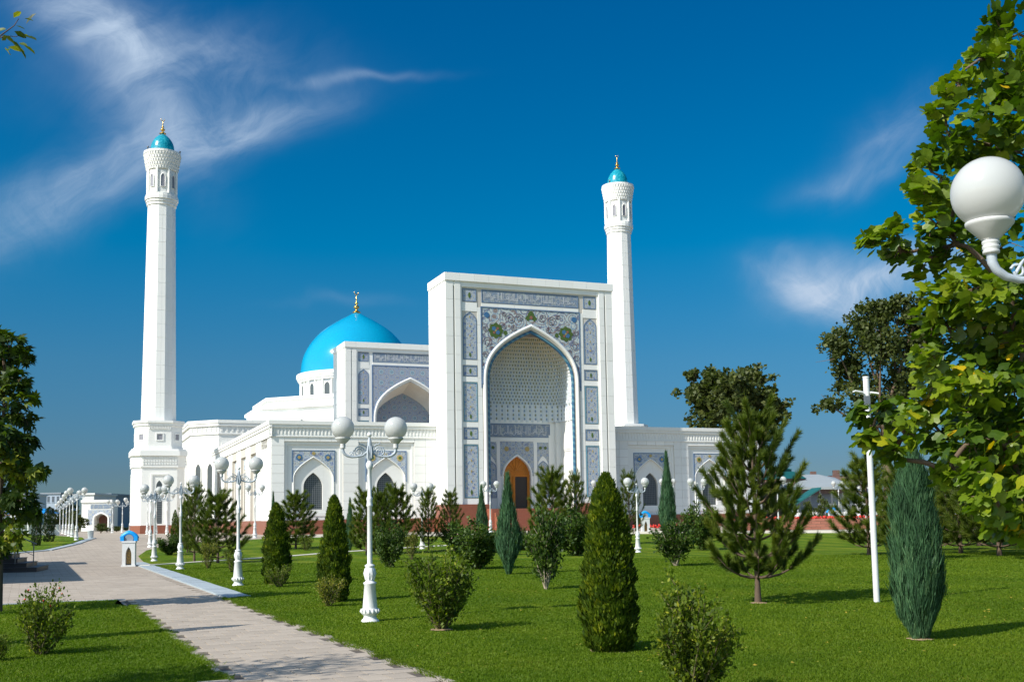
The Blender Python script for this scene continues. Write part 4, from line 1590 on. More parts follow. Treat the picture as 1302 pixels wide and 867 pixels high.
relief_cornice(mb, -0.2, SQ, 0, WH, 'left', 0.0)
mb.build('relief_cornice', MAT['relief'], side)
for c in sb:
    mb = MB()
    pts = archpts(0, 0.8, 1.6, 4.2, 5.2, 2.4, 8)
    n = len(pts)
    mb.raw([(0.30, c + q_[0], q_[1]) for q_ in pts], [tuple(range(n))], 0)
    z = 1.7
    while z < 4.9:
        mb.box(0.25, 0.27, c - 0.75, c + 0.75, z, z + 0.04, 1)
        z += 0.25
    for dy in (-0.4, 0, 0.4):
        mb.box(0.24, 0.26, c + dy - 0.02, c + dy + 0.02, 1.6, 4.9, 1)
    mb.build('window', [MAT['glass_dark'], MAT['grille']], side)
    mb = MB()
    mb.box(0.15, 0.2, c - 0.75, c + 0.75, 5.45, 6.3, 0)
    mb.build('mosaic_panel', MAT['mosaic_window'], side)
mb = MB()
mb.box(-0.1, 0.4, -0.1, SQ, -0.9, 1.06)
mb.build('granite_plinth', MAT['granite_red'], side)
sl = MB()
for i in range(0, len(cols), 2):
    clad.rects(side, [(cols[i], cols[i + 1], 1.1, 7.2)], 0.82, 0.72, 0.0, 0.025, 0.022, sl, face='left')
o = sl.build('marble_cladding', MAT['marble'], side)
o['kind'] = 'stuff'
# far end of the right wing
mb = MB()
mb.box(WX1 - 5, WX1 - 0.02, 5.0, SQ, -0.6, WH - 0.1)
mb.build('side_gallery', MAT['marble'], mosque)

# --- inner portal, prayer hall, drum and dome
icore, ic, iyc = portal('inner_portal', 12.75, 31.0, 5.5, 19.75, False, detail=False)
mb = MB()
mb.box(ic - 4.2, ic + 4.2, 34.2, 34.4, 0, 16.6, 0)
mb.build('iwan_back_wall', MAT['mosaic_girih'], icore)
mb = MB()
a1 = archpts(ic, 3.7, 6, 11.2, 15.0, 2.7, 16)
for (aa, bb) in zip(a1[:-1], a1[1:]):
    mb.face([(aa[0], 31.4, aa[1] + 0.7), (bb[0], 31.4, bb[1] + 0.7), (bb[0] * 0.9 + ic * 0.1, 34.2, bb[1] - 0.2), (aa[0] * 0.9 + ic * 0.1, 34.2, aa[1] - 0.2)])
mb.build('iwan_soffit', MAT['muqarnas_plaster'], icore)

HZ = 11.75
hx0, hx1 = ic - 21.9, ic + 21.9
ch = 2.6
poly = [(hx0 + ch, SQ), (hx1 - ch, SQ), (hx1, SQ + ch), (hx1, 74), (hx0, 74), (hx0, SQ + ch)]
mb = MB()
mb.prism(poly, -0.6, HZ - 0.3)
hall = mb.build('prayer_hall', MAT['marble'], mosque)
mb = MB()
def off_poly(poly, d):
    n = len(poly)
    out = []
    for i in range(n):
        p0, p1, p2 = Vector(poly[i - 1]), Vector(poly[i]), Vector(poly[(i + 1) % n])
        e1, e2 = (p1 - p0).normalized(), (p2 - p1).normalized()
        n1, n2 = Vector((e1.y, -e1.x)), Vector((e2.y, -e2.x))
        k = (n1 + n2) / (1 + n1.dot(n2))
        out.append(tuple(p1 + k * d))
    return out
for d, z0, z1 in ((0.34, HZ - 0.32, HZ), (0.26, HZ - 0.62, HZ - 0.32), (0.06, HZ - 1.35, HZ - 0.62), (0.14, HZ - 1.5, HZ - 1.35)):
    mb.prism(off_poly(poly, d), z0, z1)
for i in range(60):
    a = hx0 + ch + 0.3 + i * 0.55
    if a < hx1 - ch - 0.3:
        mb.box(a - 0.09, a + 0.09, SQ - 0.13, SQ, HZ - 1.2, HZ - 0.62)
for i in range(6):
    t = (i + 0.5) / 6
    x, y = hx0 + ch * t, SQ + ch * (1 - t)
    mb.box(x - 0.12, x + 0.08, y - 0.12, y + 0.08, HZ - 1.2, HZ - 0.62)
mb.build('relief_cornice', MAT['relief'], hall)
mb = MB()
mb.prism(off_poly(poly, 0.12), -0.9, 1.06)
mb.build('granite_plinth', MAT['granite_red'], hall)
# tall recessed panels with slim windows on the visible corner of the hall
for c in (hx0 + 4.6,):
    mb = MB()
    for r_ in ((c - 1.7, c - 1.5, 2.0, 9.4), (c + 1.5, c + 1.7, 2.0, 9.4), (c - 1.5, c + 1.5, 9.2, 9.4)):
        mb.box(r_[0], r_[1], SQ - 0.08, SQ, r_[2], r_[3])
    mb.build('stone_frame', MAT['marble'], hall)
for t in (0.30, 0.72):
    x, y = hx0 + ch * t, SQ + ch * (1 - t)
    mb = MB()
    pts = archpts(0, 0.36, 2.0, 6.4, 7.2, 2.4, 8)
    d = Vector((1, -1, 0)).normalized()
    nrm = Vector((-1, -1, 0)).normalized()
    n = len(pts)
    mb.raw([Vector((x, y, 0)) + d * q_[0] + nrm * 0.03 + Vector((0, 0, q_[1])) for q_ in pts], [tuple(range(n))], 0)
    ap = [Vector((x, y, 0)) + d * q_[0] * 1.06 + nrm * 0.04 + Vector((0, 0, q_[1] + 0.05)) for q_ in pts]
    mb.build('window', MAT['glass_dark'], hall)
    mb = MB()
    mb.tube(ap, 0.07, 6)
    mb.build('window_frame', MAT['marble'], hall)
# side windows of the hall
for k in range(5):
    y = SQ + ch + 3 + 6.4 * k
    mb = MB()
    pts = archpts(0, 0.7, 2.0, 7.0, 8.2, 2.4, 8)
    mb.raw([(hx0 - 0.02, y + q_[0], q_[1]) for q_ in pts], [tuple(range(len(pts)))], 0)
    mb.tube([(hx0 - 0.04, y + q_[0] * 1.1, q_[1] + 0.06) for q_ in pts], 0.1, 6, 1)
    mb.build('window', [MAT['glass_dark'], MAT['marble']], hall)

DX, DY = ic, 55.2
def ring(n, r, rot=0):
    return [(DX + r * cos(rot + 2 * pi * k / n), DY + r * sin(rot + 2 * pi * k / n)) for k in range(n)]
mb = MB()
for (r_, z0, z1) in ((12.9, HZ - 0.3, 14.2), (13.3, 14.2, 14.6), (12.1, 14.6, 15.3), (12.35, 15.3, 15.65)):
    mb.prism(ring(8, r_ / cos(pi / 8), pi / 8), z0, z1)
# flat roof blocks seen above the low gallery
mb.box(ic - 15, ic - 9.5, 43.0, 47.0, HZ, 13.4)
mb.build('roof_platform', MAT['marble'], mosque)
mb = MB()
RD = 7.25
mb.lathe([(RD - 0.25, 15.5), (RD - 0.25, 18.3)], 40, (DX, DY, 0), 0, True, cap=False)
for z0, z1, r_ in ((15.6, 15.95, RD + 0.2), (18.3, 18.55, RD + 0.05), (18.55, 18.85, RD + 0.22), (18.85, 19.3, RD + 0.36)):
    mb.lathe([(r_ - 0.02, z0), (r_, z0 + 0.03), (r_, z1 - 0.03), (r_ - 0.02, z1)], 56, (DX, DY, 0), 0, False)
drum = mb.build('dome_drum', MAT['marble'], mosque)
NWD = 18
for k in range(NWD):
    a = 2 * pi * (k + 0.3) / NWD
    c = Vector((DX, DY, 0))
    rad_ = Vector((cos(a), sin(a), 0))
    tn = Vector((-sin(a), cos(a), 0))
    if (rad_.dot(Vector((-0.37, -0.93, 0)))) < -0.3:
        continue
    mb = MB()
    def P3(q_, d):
        return c + rad_ * (RD - 0.25 + d) + tn * q_[0] + Vector((0, 0, q_[1]))
    pts = archpts(0, 0.42, 16.25, 17.4, 17.95, 2.4, 7)
    mb.raw([P3(q_, 0.04) for q_ in pts], [tuple(range(len(pts)))], 0)
    mb.tube([P3(q_, 0.08) for q_ in pts] + [P3(pts[0], 0.08)], 0.06, 5, 1)
    for a_, b_ in ((-0.68, -0.56), (0.56, 0.68)):
        v = [P3((a_, 16.0), 0), P3((b_, 16.0), 0), P3((b_, 18.25), 0), P3((a_, 18.25), 0), P3((a_, 16.0), 0.16), P3((b_, 16.0), 0.16), P3((b_, 18.25), 0.16), P3((a_, 18.25), 0.16)]
        mb.raw(v, [(4, 5, 6, 7), (0, 1, 5, 4), (1, 2, 6, 5), (2, 3, 7, 6), (3, 0, 4, 7)], 1)
    v = [P3((-0.56, 18.05), 0.02), P3((0.56, 18.05), 0.02), P3((0.56, 18.25), 0.02), P3((-0.56, 18.25), 0.02)]
    mb.raw(v, [(0, 1, 2, 3)], 2)
    mb.build('window', [MAT['glass_dark'], MAT['marble'], MAT['mosaic_window']], drum)
mb = MB()
R = 7.1
prof = [(0, 1.0), (0.08, 0.998), (0.2, 0.985), (0.33, 0.955), (0.45, 0.905), (0.57, 0.835), (0.68, 0.75), (0.78, 0.655), (0.87, 0.545), (0.95, 0.425), (1.02, 0.31), (1.08, 0.20), (1.13, 0.11), (1.165, 0.045), (1.18, 0.0)]
xs_ = [p_[1] for p_ in prof]
zs_ = [p_[0] for p_ in prof]
tt = np.linspace(0, len(prof) - 1, 60)
pr = []
for t in tt:                                        # Catmull-Rom through the profile
    i = min(int(t), len(prof) - 2)
    f = t - i
    def cr(A):
        p0, p1, p2, p3 = A[max(i - 1, 0)], A[i], A[i + 1], A[min(i + 2, len(A) - 1)]
        return 0.5 * ((2 * p1) + (-p0 + p2) * f + (2 * p0 - 5 * p1 + 4 * p2 - p3) * f * f + (-p0 + 3 * p1 - 3 * p2 + p3) * f ** 3)
    pr.append((max(1e-4, R * cr(xs_)), R * cr(zs_)))
mb.lathe(pr, 96, (0, 0, 0), 0, True, cap=False)
dome = mb.build('dome', MAT['dome_tile'], mosque, (DX, DY, 19.28))
def finial_mb(h, s=1.0, z0=0.0):
    mb = MB()
    pr = [(0.0001, 0), (0.62, 0.0), (0.5, 0.12), (0.22, 0.30), (0.12, 0.42), (0.20, 0.52), (0.36, 0.66), (0.42, 0.80), (0.33, 0.95), (0.12, 1.06), (0.10, 1.16), (0.22, 1.26), (0.25, 1.36), (0.18, 1.46), (0.08, 1.54), (0.07, 1.9), (0.13, 2.0), (0.07, 2.1), (0.05, 2.5), (0.02, 2.62)]
    k = h / 3.3
    mb.lathe([(r_ * k * s, z_ * k + z0) for r_, z_ in pr], 14)
    pts, rad = [], []
    for i in range(13):                              # crescent
        a = -0.5 * pi + (i - 6) / 6 * 0.80 * pi
        pts.append((0.30 * k * s * cos(a), 0, 2.92 * k + z0 + 0.30 * k * s * sin(a)))
        rad.append(0.075 * k * s * max(0.12, cos((i - 6) / 6 * pi / 2)))
    mb.tube(pts, rad, 6)
    return mb
finial_mb(2.95).build('finial', MAT['gold'], dome, (0, 0, R * 1.18 - 0.05))

o = clad.pool.build('marble_cladding', MAT['marble'], mosque)
o['kind'] = 'stuff'

# ------------------------------------------------------------------ minarets
def minaret(px, depth, label):
    p = at(px, 600, depth)
    root = thing('minaret', label, 'minaret', (p.x, p.y, 0.72 if depth < 112 else 0.8), radians(21.9), 'twin minarets')
    def oct_(r, rot=pi / 8):
        return [(r / cos(pi / 8) * cos(rot + 2 * pi * k / 8), r / cos(pi / 8) * sin(rot + 2 * pi * k / 8)) for k in range(8)]
    def cham(h, c):
        return [(-h + c, -h), (h - c, -h), (h, -h + c), (h, h - c), (h - c, h), (-h + c, h), (-h, h - c), (-h, -h + c)]
    mb = MB()
    mb.prism(cham(2.38, 0.75), 0.85, 6.5)
    mb.prism(cham(2.48, 0.78), 6.35, 6.5)
    mb.prism(cham(2.42, 0.76), 6.5, 7.45)
    mb.prism(cham(2.62, 0.82), 7.45, 7.95)
    mb.prism(cham(2.5, 0.80), 7.95, 8.1)
    for s1 in (-1, 1):
        for rr in range(3):
            n = 13
            for i in range(n):
                a = -1.6 + 3.2 * (i + 0.5) / n
                z = 6.58 + rr * 0.28
                mb.box(a - 0.07, a + 0.07, s1 * 2.45 - 0.06, s1 * 2.45 + 0.06, z, z + 0.2)
                mb.box(s1 * 2.45 - 0.06, s1 * 2.45 + 0.06, a - 0.07, a + 0.07, z, z + 0.2)
    base = mb.build('minaret_base', MAT['marble'], root)
    mb = MB()
    mb.prism(cham(2.46, 0.78), -0.8, 0.85)
    mb.build('granite_plinth', MAT['granite_red'], base)
    for k in range(4):
        a = k * pi / 2
        ca, sa = cos(a), sin(a)
        def T(x, y, z):
            return (x * ca - y * sa, x * sa + y * ca, z)
        mb = MB()
        pts = archpts(0, 0.28, 1.0, 4.5, 5.1, 2.4, 8)
        mb.raw([T(q_[0], -2.385, q_[1]) for q_ in pts], [tuple(range(len(pts)))], 0)
        z = 1.1
        while z < 4.6:
            mb.raw([T(-0.27, -2.40, z), T(0.27, -2.40, z), T(0.27, -2.40, z + 0.05), T(-0.27, -2.40, z + 0.05)], [(0, 1, 2, 3)], 2)
            z += 0.17
        for (x0_, x1_, z0_, z1_) in ((-0.78, -0.62, 1.0, 5.75), (0.62, 0.78, 1.0, 5.75), (-0.62, 0.62, 5.6, 5.75)):
            v = [T(x0_, -2.38, z0_), T(x1_, -2.38, z0_), T(x1_, -2.38, z1_), T(x0_, -2.38, z1_), T(x0_, -2.46, z0_), T(x1_, -2.46, z0_), T(x1_, -2.46, z1_), T(x0_, -2.46, z1_)]
            mb.raw(v, [(4, 5, 6, 7), (0, 1, 5, 4), (1, 2, 6, 5), (2, 3, 7, 6), (3, 0, 4, 7)], 1)
        mb.build('window', [MAT['glass_dark'], MAT['marble'], MAT['grille']], base)
    mb = MB()
    mb.prism(cham(2.16, 1.1), 8.1, 10.4)
    mb.prism(cham(2.24, 1.14), 8.1, 8.35)
    mb.prism(cham(2.28, 1.16), 10.35, 10.62)
    mb.prism(cham(2.38, 1.2), 10.62, 10.85)
    for i in range(14):
        a = -1.0 + 2.0 * (i + 0.5) / 14
        for s1 in (-1, 1):
            mb.box(a - 0.04, a + 0.04, s1 * 2.2 - 0.06, s1 * 2.2 + 0.06, 10.02, 10.35)
    mid = mb.build('minaret_belt', MAT['marble'], root)
    for k in range(8):
        a = k * pi / 4
        d = 2.16 if k % 2 == 0 else 2.16 * sqrt(2) - 1.1 / sqrt(2)
        ca, sa = cos(a), sin(a)
        def T2(x, y, z):
            return (x * ca - y * sa, x * sa + y * ca, z)
        mb = MB()
        mb.raw([T2(-0.26, -d - 0.01, 9.0), T2(0.26, -d - 0.01, 9.0), T2(0.26, -d - 0.01, 9.55), T2(-0.26, -d - 0.01, 9.55)], [(0, 1, 2, 3)], 0)
        for (x0_, x1_, z0_, z1_) in ((-0.36, -0.26, 8.9, 9.65), (0.26, 0.36, 8.9, 9.65), (-0.26, 0.26, 9.55, 9.65), (-0.26, 0.26, 8.9, 9.0)):
            v = [T2(x0_, -d, z0_), T2(x1_, -d, z0_), T2(x1_, -d, z1_), T2(x0_, -d, z1_), T2(x0_, -d - 0.06, z0_), T2(x1_, -d - 0.06, z0_), T2(x1_, -d - 0.06, z1_), T2(x0_, -d - 0.06, z1_)]
            mb.raw(v, [(4, 5, 6, 7), (0, 1, 5, 4), (1, 2, 6, 5), (2, 3, 7, 6), (3, 0, 4, 7)], 1)
        mb.build('window', [MAT['window_print'], MAT['marble']], mid)
    # shaft of twelve flat faces, laid in courses with recessed joints
    mb = MB()
    NF = 12
    zc = 10.85
    nco = 16
    for i in range(nco):
        z0 = 10.85 + (32.55 - 10.85) * i / nco
        z1 = 10.85 + (32.55 - 10.85) * (i + 1) / nco
        ra = 1.67 - 0.33 * (z0 - 10.85) / 21.7
        rb = 1.67 - 0.33 * (z1 - 10.85) / 21.7
        mb.lathe([(ra - 0.03, z0), (ra, z0 + 0.02), (rb, z1 - 0.02), (rb - 0.03, z1)], NF, mi=0, sm=False, rot=pi / NF, cap=False)
    # upright joints between the slabs of each face
    for k in range(NF):
        a = pi / NF + 2 * pi * k / NF
        a2 = a + 2 * pi / NF
        for f in (0.5,):
            x0_ = (1.67) * (cos(a) * (1 - f) + cos(a2) * f)
            y0_ = (1.67) * (sin(a) * (1 - f) + sin(a2) * f)
            x1_ = (1.34) * (cos(a) * (1 - f) + cos(a2) * f)
            y1_ = (1.34) * (sin(a) * (1 - f) + sin(a2) * f)
            mb.tube([(x0_, y0_, 10.9), (x1_, y1_, 32.5)], 0.012, 4, 1)
    mb.build('minaret_shaft', [MAT['marble'], MAT['relief']], root)
    mb = MB()
    for r_, z0, z1 in ((1.42, 32.3, 32.6), (1.5, 32.6, 32.85), (1.6, 32.85, 33.25), (1.53, 33.25, 33.45)):
        mb.lathe([(r_ - 0.03, z0), (r_, z0 + 0.03), (r_, z1 - 0.03), (r_ - 0.03, z1)], 24, sm=False)
    mb.lathe([(1.38, 33.4), (1.38, 36.0)], 16, sm=False, rot=pi / 16)
    for k in range(8):
        a = pi / 8 + 2 * pi * k / 8
        mb.tube([(1.43 * cos(a), 1.43 * sin(a), 33.45), (1.43 * cos(a), 1.43 * sin(a), 36.0)], 0.13, 6, sm=False)
    # flaring crown of small brackets
    z, r_ = 35.85, 1.45
    for t in range(5):
        nb = 40
        h = 0.34
        r2 = r_ + 0.058
        mb.lathe([(r_, z), (r2, z + 0.1), (r2, z + h)], 28, sm=False, cap=False)
        for k in range(nb):
            a = 2 * pi * (k + 0.5 * (t % 2)) / nb
            cx, cy = r2 * cos(a), r2 * sin(a)
            mb.tube([(cx * 0.98, cy * 0.98, z + 0.05), (cx * 1.03, cy * 1.03, z + h * 0.7), (cx * 1.03, cy * 1.03, z + h)], [0.02, 0.04, 0.045], 4, sm=False)
        z += h
        r_ = r2
    mb.lathe([(r_, z - 0.02), (1.79, z + 0.02), (1.79, z + 0.22), (0.2, z + 0.24)], 28, sm=False)
    lan = mb.build('minaret_lantern', MAT['marble'], root)
    for k in range(8):
        a = 2 * pi * k / 8
        mb = MB()
        rad_ = Vector((cos(a), sin(a), 0))
        tn = Vector((-sin(a), cos(a), 0))
        pts = archpts(0, 0.2, 34.05, 35.0, 35.4, 2.4, 6)
        mb.raw([rad_ * 1.40 + tn * q_[0] + Vector((0, 0, q_[1])) for q_ in pts], [tuple(range(len(pts)))], 0)
        mb.tube([rad_ * 1.41 + tn * q_[0] * 1.1 + Vector((0, 0, q_[1])) for q_ in pts] + [rad_ * 1.41 + tn * pts[0][0] * 1.1 + Vector((0, 0, pts[0][1]))], 0.045, 5, 1)
        mb.build('window', [MAT['window_print'], MAT['marble']], lan)
    mb = MB()
    mb.lathe([(1.14, -0.3), (1.14, 0.0)], 28, (0, 0, 0), 0, True, cap=False)
    mb.lathe([(1.14 * q_[1] if q_[1] > 0 else 1e-4, 1.12 * q_[0] * 1.4) for q_ in prof], 28, (0, 0, 0), 0, True, cap=False)
    dm = mb.build('minaret_dome', MAT['small_dome_tile'], root, (0, 0, z + 0.50))
    finial_mb(1.65, 1.1).build('finial', MAT['gold'], dm, (0, 0, 1.80))
    for a in (-2.6, -0.2):
        mb = MB()
        mb.box(-0.06, 0.06, -0.06, 0.06, 0, 0.25)
        mb.sphere((0, 0, 0.3), 0.11, 8, 6)
        mb.build('floodlight', MAT['metal_rail'], lan, (1.68 * cos(a), 1.68 * sin(a), z + 0.2))
    return root
simple('window_print', (0.22, 0.22, 0.25), 0.4, 0.5, 6)
m1 = minaret(200.5, 106, 'nearer and taller-looking white minaret standing left of the mosque on its stepped base')
m2 = minaret(794.5, 119.5, 'white minaret rising behind the right wing beside the tall tiled portal')
# ------------------------------------------------------------------ street lamps
def lamp_proto():
    root = thing('street_lamp', 'lamp', 'street lamp', (0, 0, 0), 0, 'white twin-globe street lamps')
    mb = MB()
    mb.lathe([(0.165, -0.05), (0.165, 0.02), (0.15, 0.05), (0.118, 0.08), (0.108, 0.12), (0.118, 0.14), (0.15, 0.165), (0.157, 0.19), (0.145, 0.235), (0.13, 0.25), (0.128, 0.27), (0.098, 0.66), (0.112, 0.675), (0.115, 0.70), (0.085, 0.715), (0.07, 0.74), (0.085, 0.78), (0.102, 0.83), (0.104, 0.88), (0.088, 0.945), (0.072, 0.965), (0.088, 0.98), (0.09, 1.0), (0.055, 1.02)], 24)
    for k in range(14):                              # leaf crown round the foot
        a = 2 * pi * k / 14
        mb.tube([(0.150 * cos(a), 0.150 * sin(a), 0.245), (0.163 * cos(a), 0.163 * sin(a), 0.205), (0.145 * cos(a), 0.145 * sin(a), 0.165)], [0.012, 0.02, 0.006], 5)
    for k in range(10):                              # gadroons on the bulb
        a = 2 * pi * k / 10
        mb.tube([(0.075 * cos(a), 0.075 * sin(a), 0.75), (0.098 * cos(a), 0.098 * sin(a), 0.86), (0.08 * cos(a), 0.08 * sin(a), 0.95)], [0.01, 0.017, 0.01], 5)
    mb.build('lamp_foot', MAT['white_paint'], root)
    mb = MB()
    mb.lathe([(0.046, 1.0), (0.043, 2.02), (0.052, 2.03), (0.058, 2.05), (0.052, 2.07), (0.048, 2.12), (0.056, 2.16), (0.05, 2.19), (0.036, 2.21), (0.033, 2.68), (0.05, 2.70), (0.062, 2.74), (0.062, 2.78), (0.045, 2.82), (0.03, 2.84)], 14)
    mb.build('pole', MAT['white_paint'], root)
    mb = MB()
    mb.lathe([(0.03, 2.82), (0.045, 2.86), (0.055, 2.90), (0.058, 3.04), (0.05, 3.08), (0.042, 3.12), (0.035, 3.2), (0.02, 3.23), (0.02, 3.27)], 12)
    for k in range(6):
        a = 2 * pi * k / 6
        mb.tube([(0.055 * cos(a), 0.055 * sin(a), 2.88), (0.07 * cos(a), 0.07 * sin(a), 2.98), (0.052 * cos(a), 0.052 * sin(a), 3.1)], [0.008, 0.014, 0.006], 5)
    hub = mb.build('hub', MAT['steel_blue'], root)
    mb = MB()
    mb.sphere((0, 0, 3.30), 0.043, 14, 9)
    mb.build('finial_ball', MAT['white_paint'], hub)
    for s in (-1, 1):
        mb = MB()
        arm = [(0.04, 3.00), (0.12, 2.93), (0.22, 2.91), (0.31, 2.905), (0.39, 2.925), (0.445, 2.965), (0.468, 3.01), (0.47, 3.07)]
        mb.tube([(s * x, 0, z) for x, z in arm], [0.019, 0.019, 0.02, 0.021, 0.024, 0.026, 0.028, 0.030], 10)
        pts = []
        for i in range(19):                          # big scroll
            a = pi * 0.95 - i / 18 * 3.1 * pi
            q = 0.095 * (1 - 0.62 * i / 18)
            pts.append((s * (0.185 + q * cos(a)), 0, 3.00 + q * sin(a)))
        mb.tube(pts, 0.013, 6)
        pts = []
        for i in range(11):
            a = pi * 0.1 + i / 10 * 1.9 * pi
            q = 0.045 * (1 - 0.55 * i / 10)
            pts.append((s * (0.315 + q * cos(a)), 0, 2.955 + q * sin(a)))
        mb.tube(pts, 0.010, 5)
        mb.tube([(s * 0.06, 0, 3.09), (s * 0.12, 0, 3.12), (s * 0.175, 0, 3.135), (s * 0.19, 0, 3.17)], [0.012, 0.013, 0.012, 0.004], 6)
        mb.tube([(s * 0.27, 0, 3.03), (s * 0.30, 0, 2.99), (s * 0.33, 0, 2.94)], [0.006, 0.012, 0.010], 6)
        a_ = mb.build('arm', MAT['steel_blue'], root)
        mb = MB()
        mb.lathe([(0.034, 3.055), (0.046, 3.06), (0.047, 3.075), (0.040, 3.08), (0.048, 3.09), (0.048, 3.103), (0.041, 3.108), (0.049, 3.118), (0.049, 3.13), (0.042, 3.136), (0.055, 3.145), (0.128, 3.222), (0.134, 3.232), (0.134, 3.247), (0.12, 3.25), (0.1, 3.24)], 28, (s * 0.47, 0, 0))
        mb.build('globe_cup', MAT['cup_grey'], a_)
        mb = MB()
        mb.sphere((0, 0, 0), 0.205, 32, 20)
        gl = mb.build('globe', MAT['opal_globe'], a_, (s * 0.47, 0, 3.42))
    return root
simple('cup_grey', (0.50, 0.51, 0.50), 0.4, 0.08, 20, bmp=0.1, bscale=80)

LAMP = lamp_proto()
LR = radians(21)
def lamp(px, py, label, rz=LR, scale=1.0, depth=None):
    p = G(px, py) if depth is None else gd(px, depth)
    global LAMP_USED
    if not LAMP_USED:
        LAMP_USED = True
        LAMP.location, LAMP.rotation_euler, LAMP['label'] = p, (0, 0, rz), label
        return LAMP
    return copy_tree(LAMP, p, rz, label, 'white twin-globe street lamps', scale)
LAMP_USED = False
lamp(470.5, 791.5, 'tallest fully visible white twin-globe lamp on the lawn in front of the left wing', radians(14))
lamp(302.5, 745, 'white twin-globe lamp at the lawn edge, second nearest behind the paved border', radians(18))
lamp(229, 724, 'white twin-globe lamp between the blue-roofed box and the two young pines', radians(20))
lamp(196, 713.5, 'white twin-globe lamp just right of the small blue-roofed box')
lamp(191, 702.5, 'white twin-globe lamp close behind the one right of the small blue-roofed box', depth=66)
lamp(324, 686, 'thin distant white twin-globe lamp before the side wall of the mosque', depth=75)
lamp(537, 690, 'white twin-globe lamp before the left wing next to the tall portal', depth=60)
lamp(624, 690, 'small white twin-globe lamp in front of the portal left of the wooden door', depth=73)
lamp(726.5, 690, 'white twin-globe lamp whose globes show at the right jamb of the portal', depth=71)
lamp(764, 690, 'white twin-globe lamp almost hidden behind the largest golden thuja', depth=80)
lamp(811, 690, 'white twin-globe lamp before the first arched window of the right wing', depth=53)
lamp(851, 690, 'small white twin-globe lamp flanking the blue juniper before the right wing', depth=78)
lamp(889, 690, 'white twin-globe lamp left of the big pine before the right wing', depth=66)
lamp(991, 690, 'white twin-globe lamp whose globe peeps out right of the big pine', depth=70)
lamp(1069, 690, 'small far white twin-globe lamp in front of the cafe terrace', depth=92)
for px, d, lb in ((97, 75, 'nearest of the row of white twin-globe lamps on the far left lawn'), (91.5, 85, 'second nearest of the row of white twin-globe lamps on the far left lawn'),
                  (87.5, 95, 'third of the row of white twin-globe lamps on the far left lawn'), (83.5, 108, 'fourth of the row of white twin-globe lamps on the far left lawn'),
                  (79.5, 122, 'fifth of the row of white twin-globe lamps on the far left lawn'), (75.5, 138, 'last and farthest of the row of white twin-globe lamps on the far left lawn')):
    lamp(px, 0, lb, radians(8), depth=d)
for px, d, lb in ((187, 98, 'distant white twin-globe lamp at the left edge of the minaret base'), (198, 97, 'distant white twin-globe lamp in front of the window of the minaret base'),
                  (212, 96, 'distant white twin-globe lamp at the right edge of the minaret base'), (142.5, 120, 'far white twin-globe lamp right of the small gatehouse'),
                  (165, 112, 'far white twin-globe lamp above the small blue-roofed box'), (155, 125, 'farthest white twin-globe lamp behind the small blue-roofed box'),
                  (109.5, 190, 'tiny distant white twin-globe lamp beside the grey litter bin')):
    lamp(px, 0, lb, radians(20), depth=d)
# the near lamp at the right edge: its left globe enters the frame
GD = 6.8
gp = at(1256, 245, GD)
sc = 1.1
rz_ = radians(6)
lp_ = Vector((gp.x + 0.47 * sc * cos(rz_), gp.y + 0.47 * sc * sin(rz_), gp.z - 3.42 * sc))
o = copy_tree(LAMP, lp_, rz_, 'closest lamp at the right edge with one large white globe in the frame', 'white twin-globe street lamps', sc)

# ------------------------------------------------------------------ foliage builders
def rhombs(base, dirv, side, length, width):
    """leaf-like rhombus faces: base point, direction, side vector"""
    n = len(base)
    V = np.zeros((n, 4, 3), np.float32)
    V[:, 0] = base
    V[:, 1] = base + dirv * (length * 0.55)[:, None] + side * (width * 0.5)[:, None]
    V[:, 2] = base + dirv * length[:, None]
    V[:, 3] = base + dirv * (length * 0.5)[:, None] - side * (width * 0.5)[:, None]
    return V.reshape(-1, 3)

def unit_rows(A):
    return A / (np.linalg.norm(A, axis=1, keepdims=True) + 1e-9)

def wav(rs, th, t, k=5, f=4):
    s = np.zeros_like(th)
    for i in range(k):
        s += np.sin(th * rs.randint(1, f) + t * rs.uniform(6, 34) + rs.uniform(0, 6.28))
    return s / k

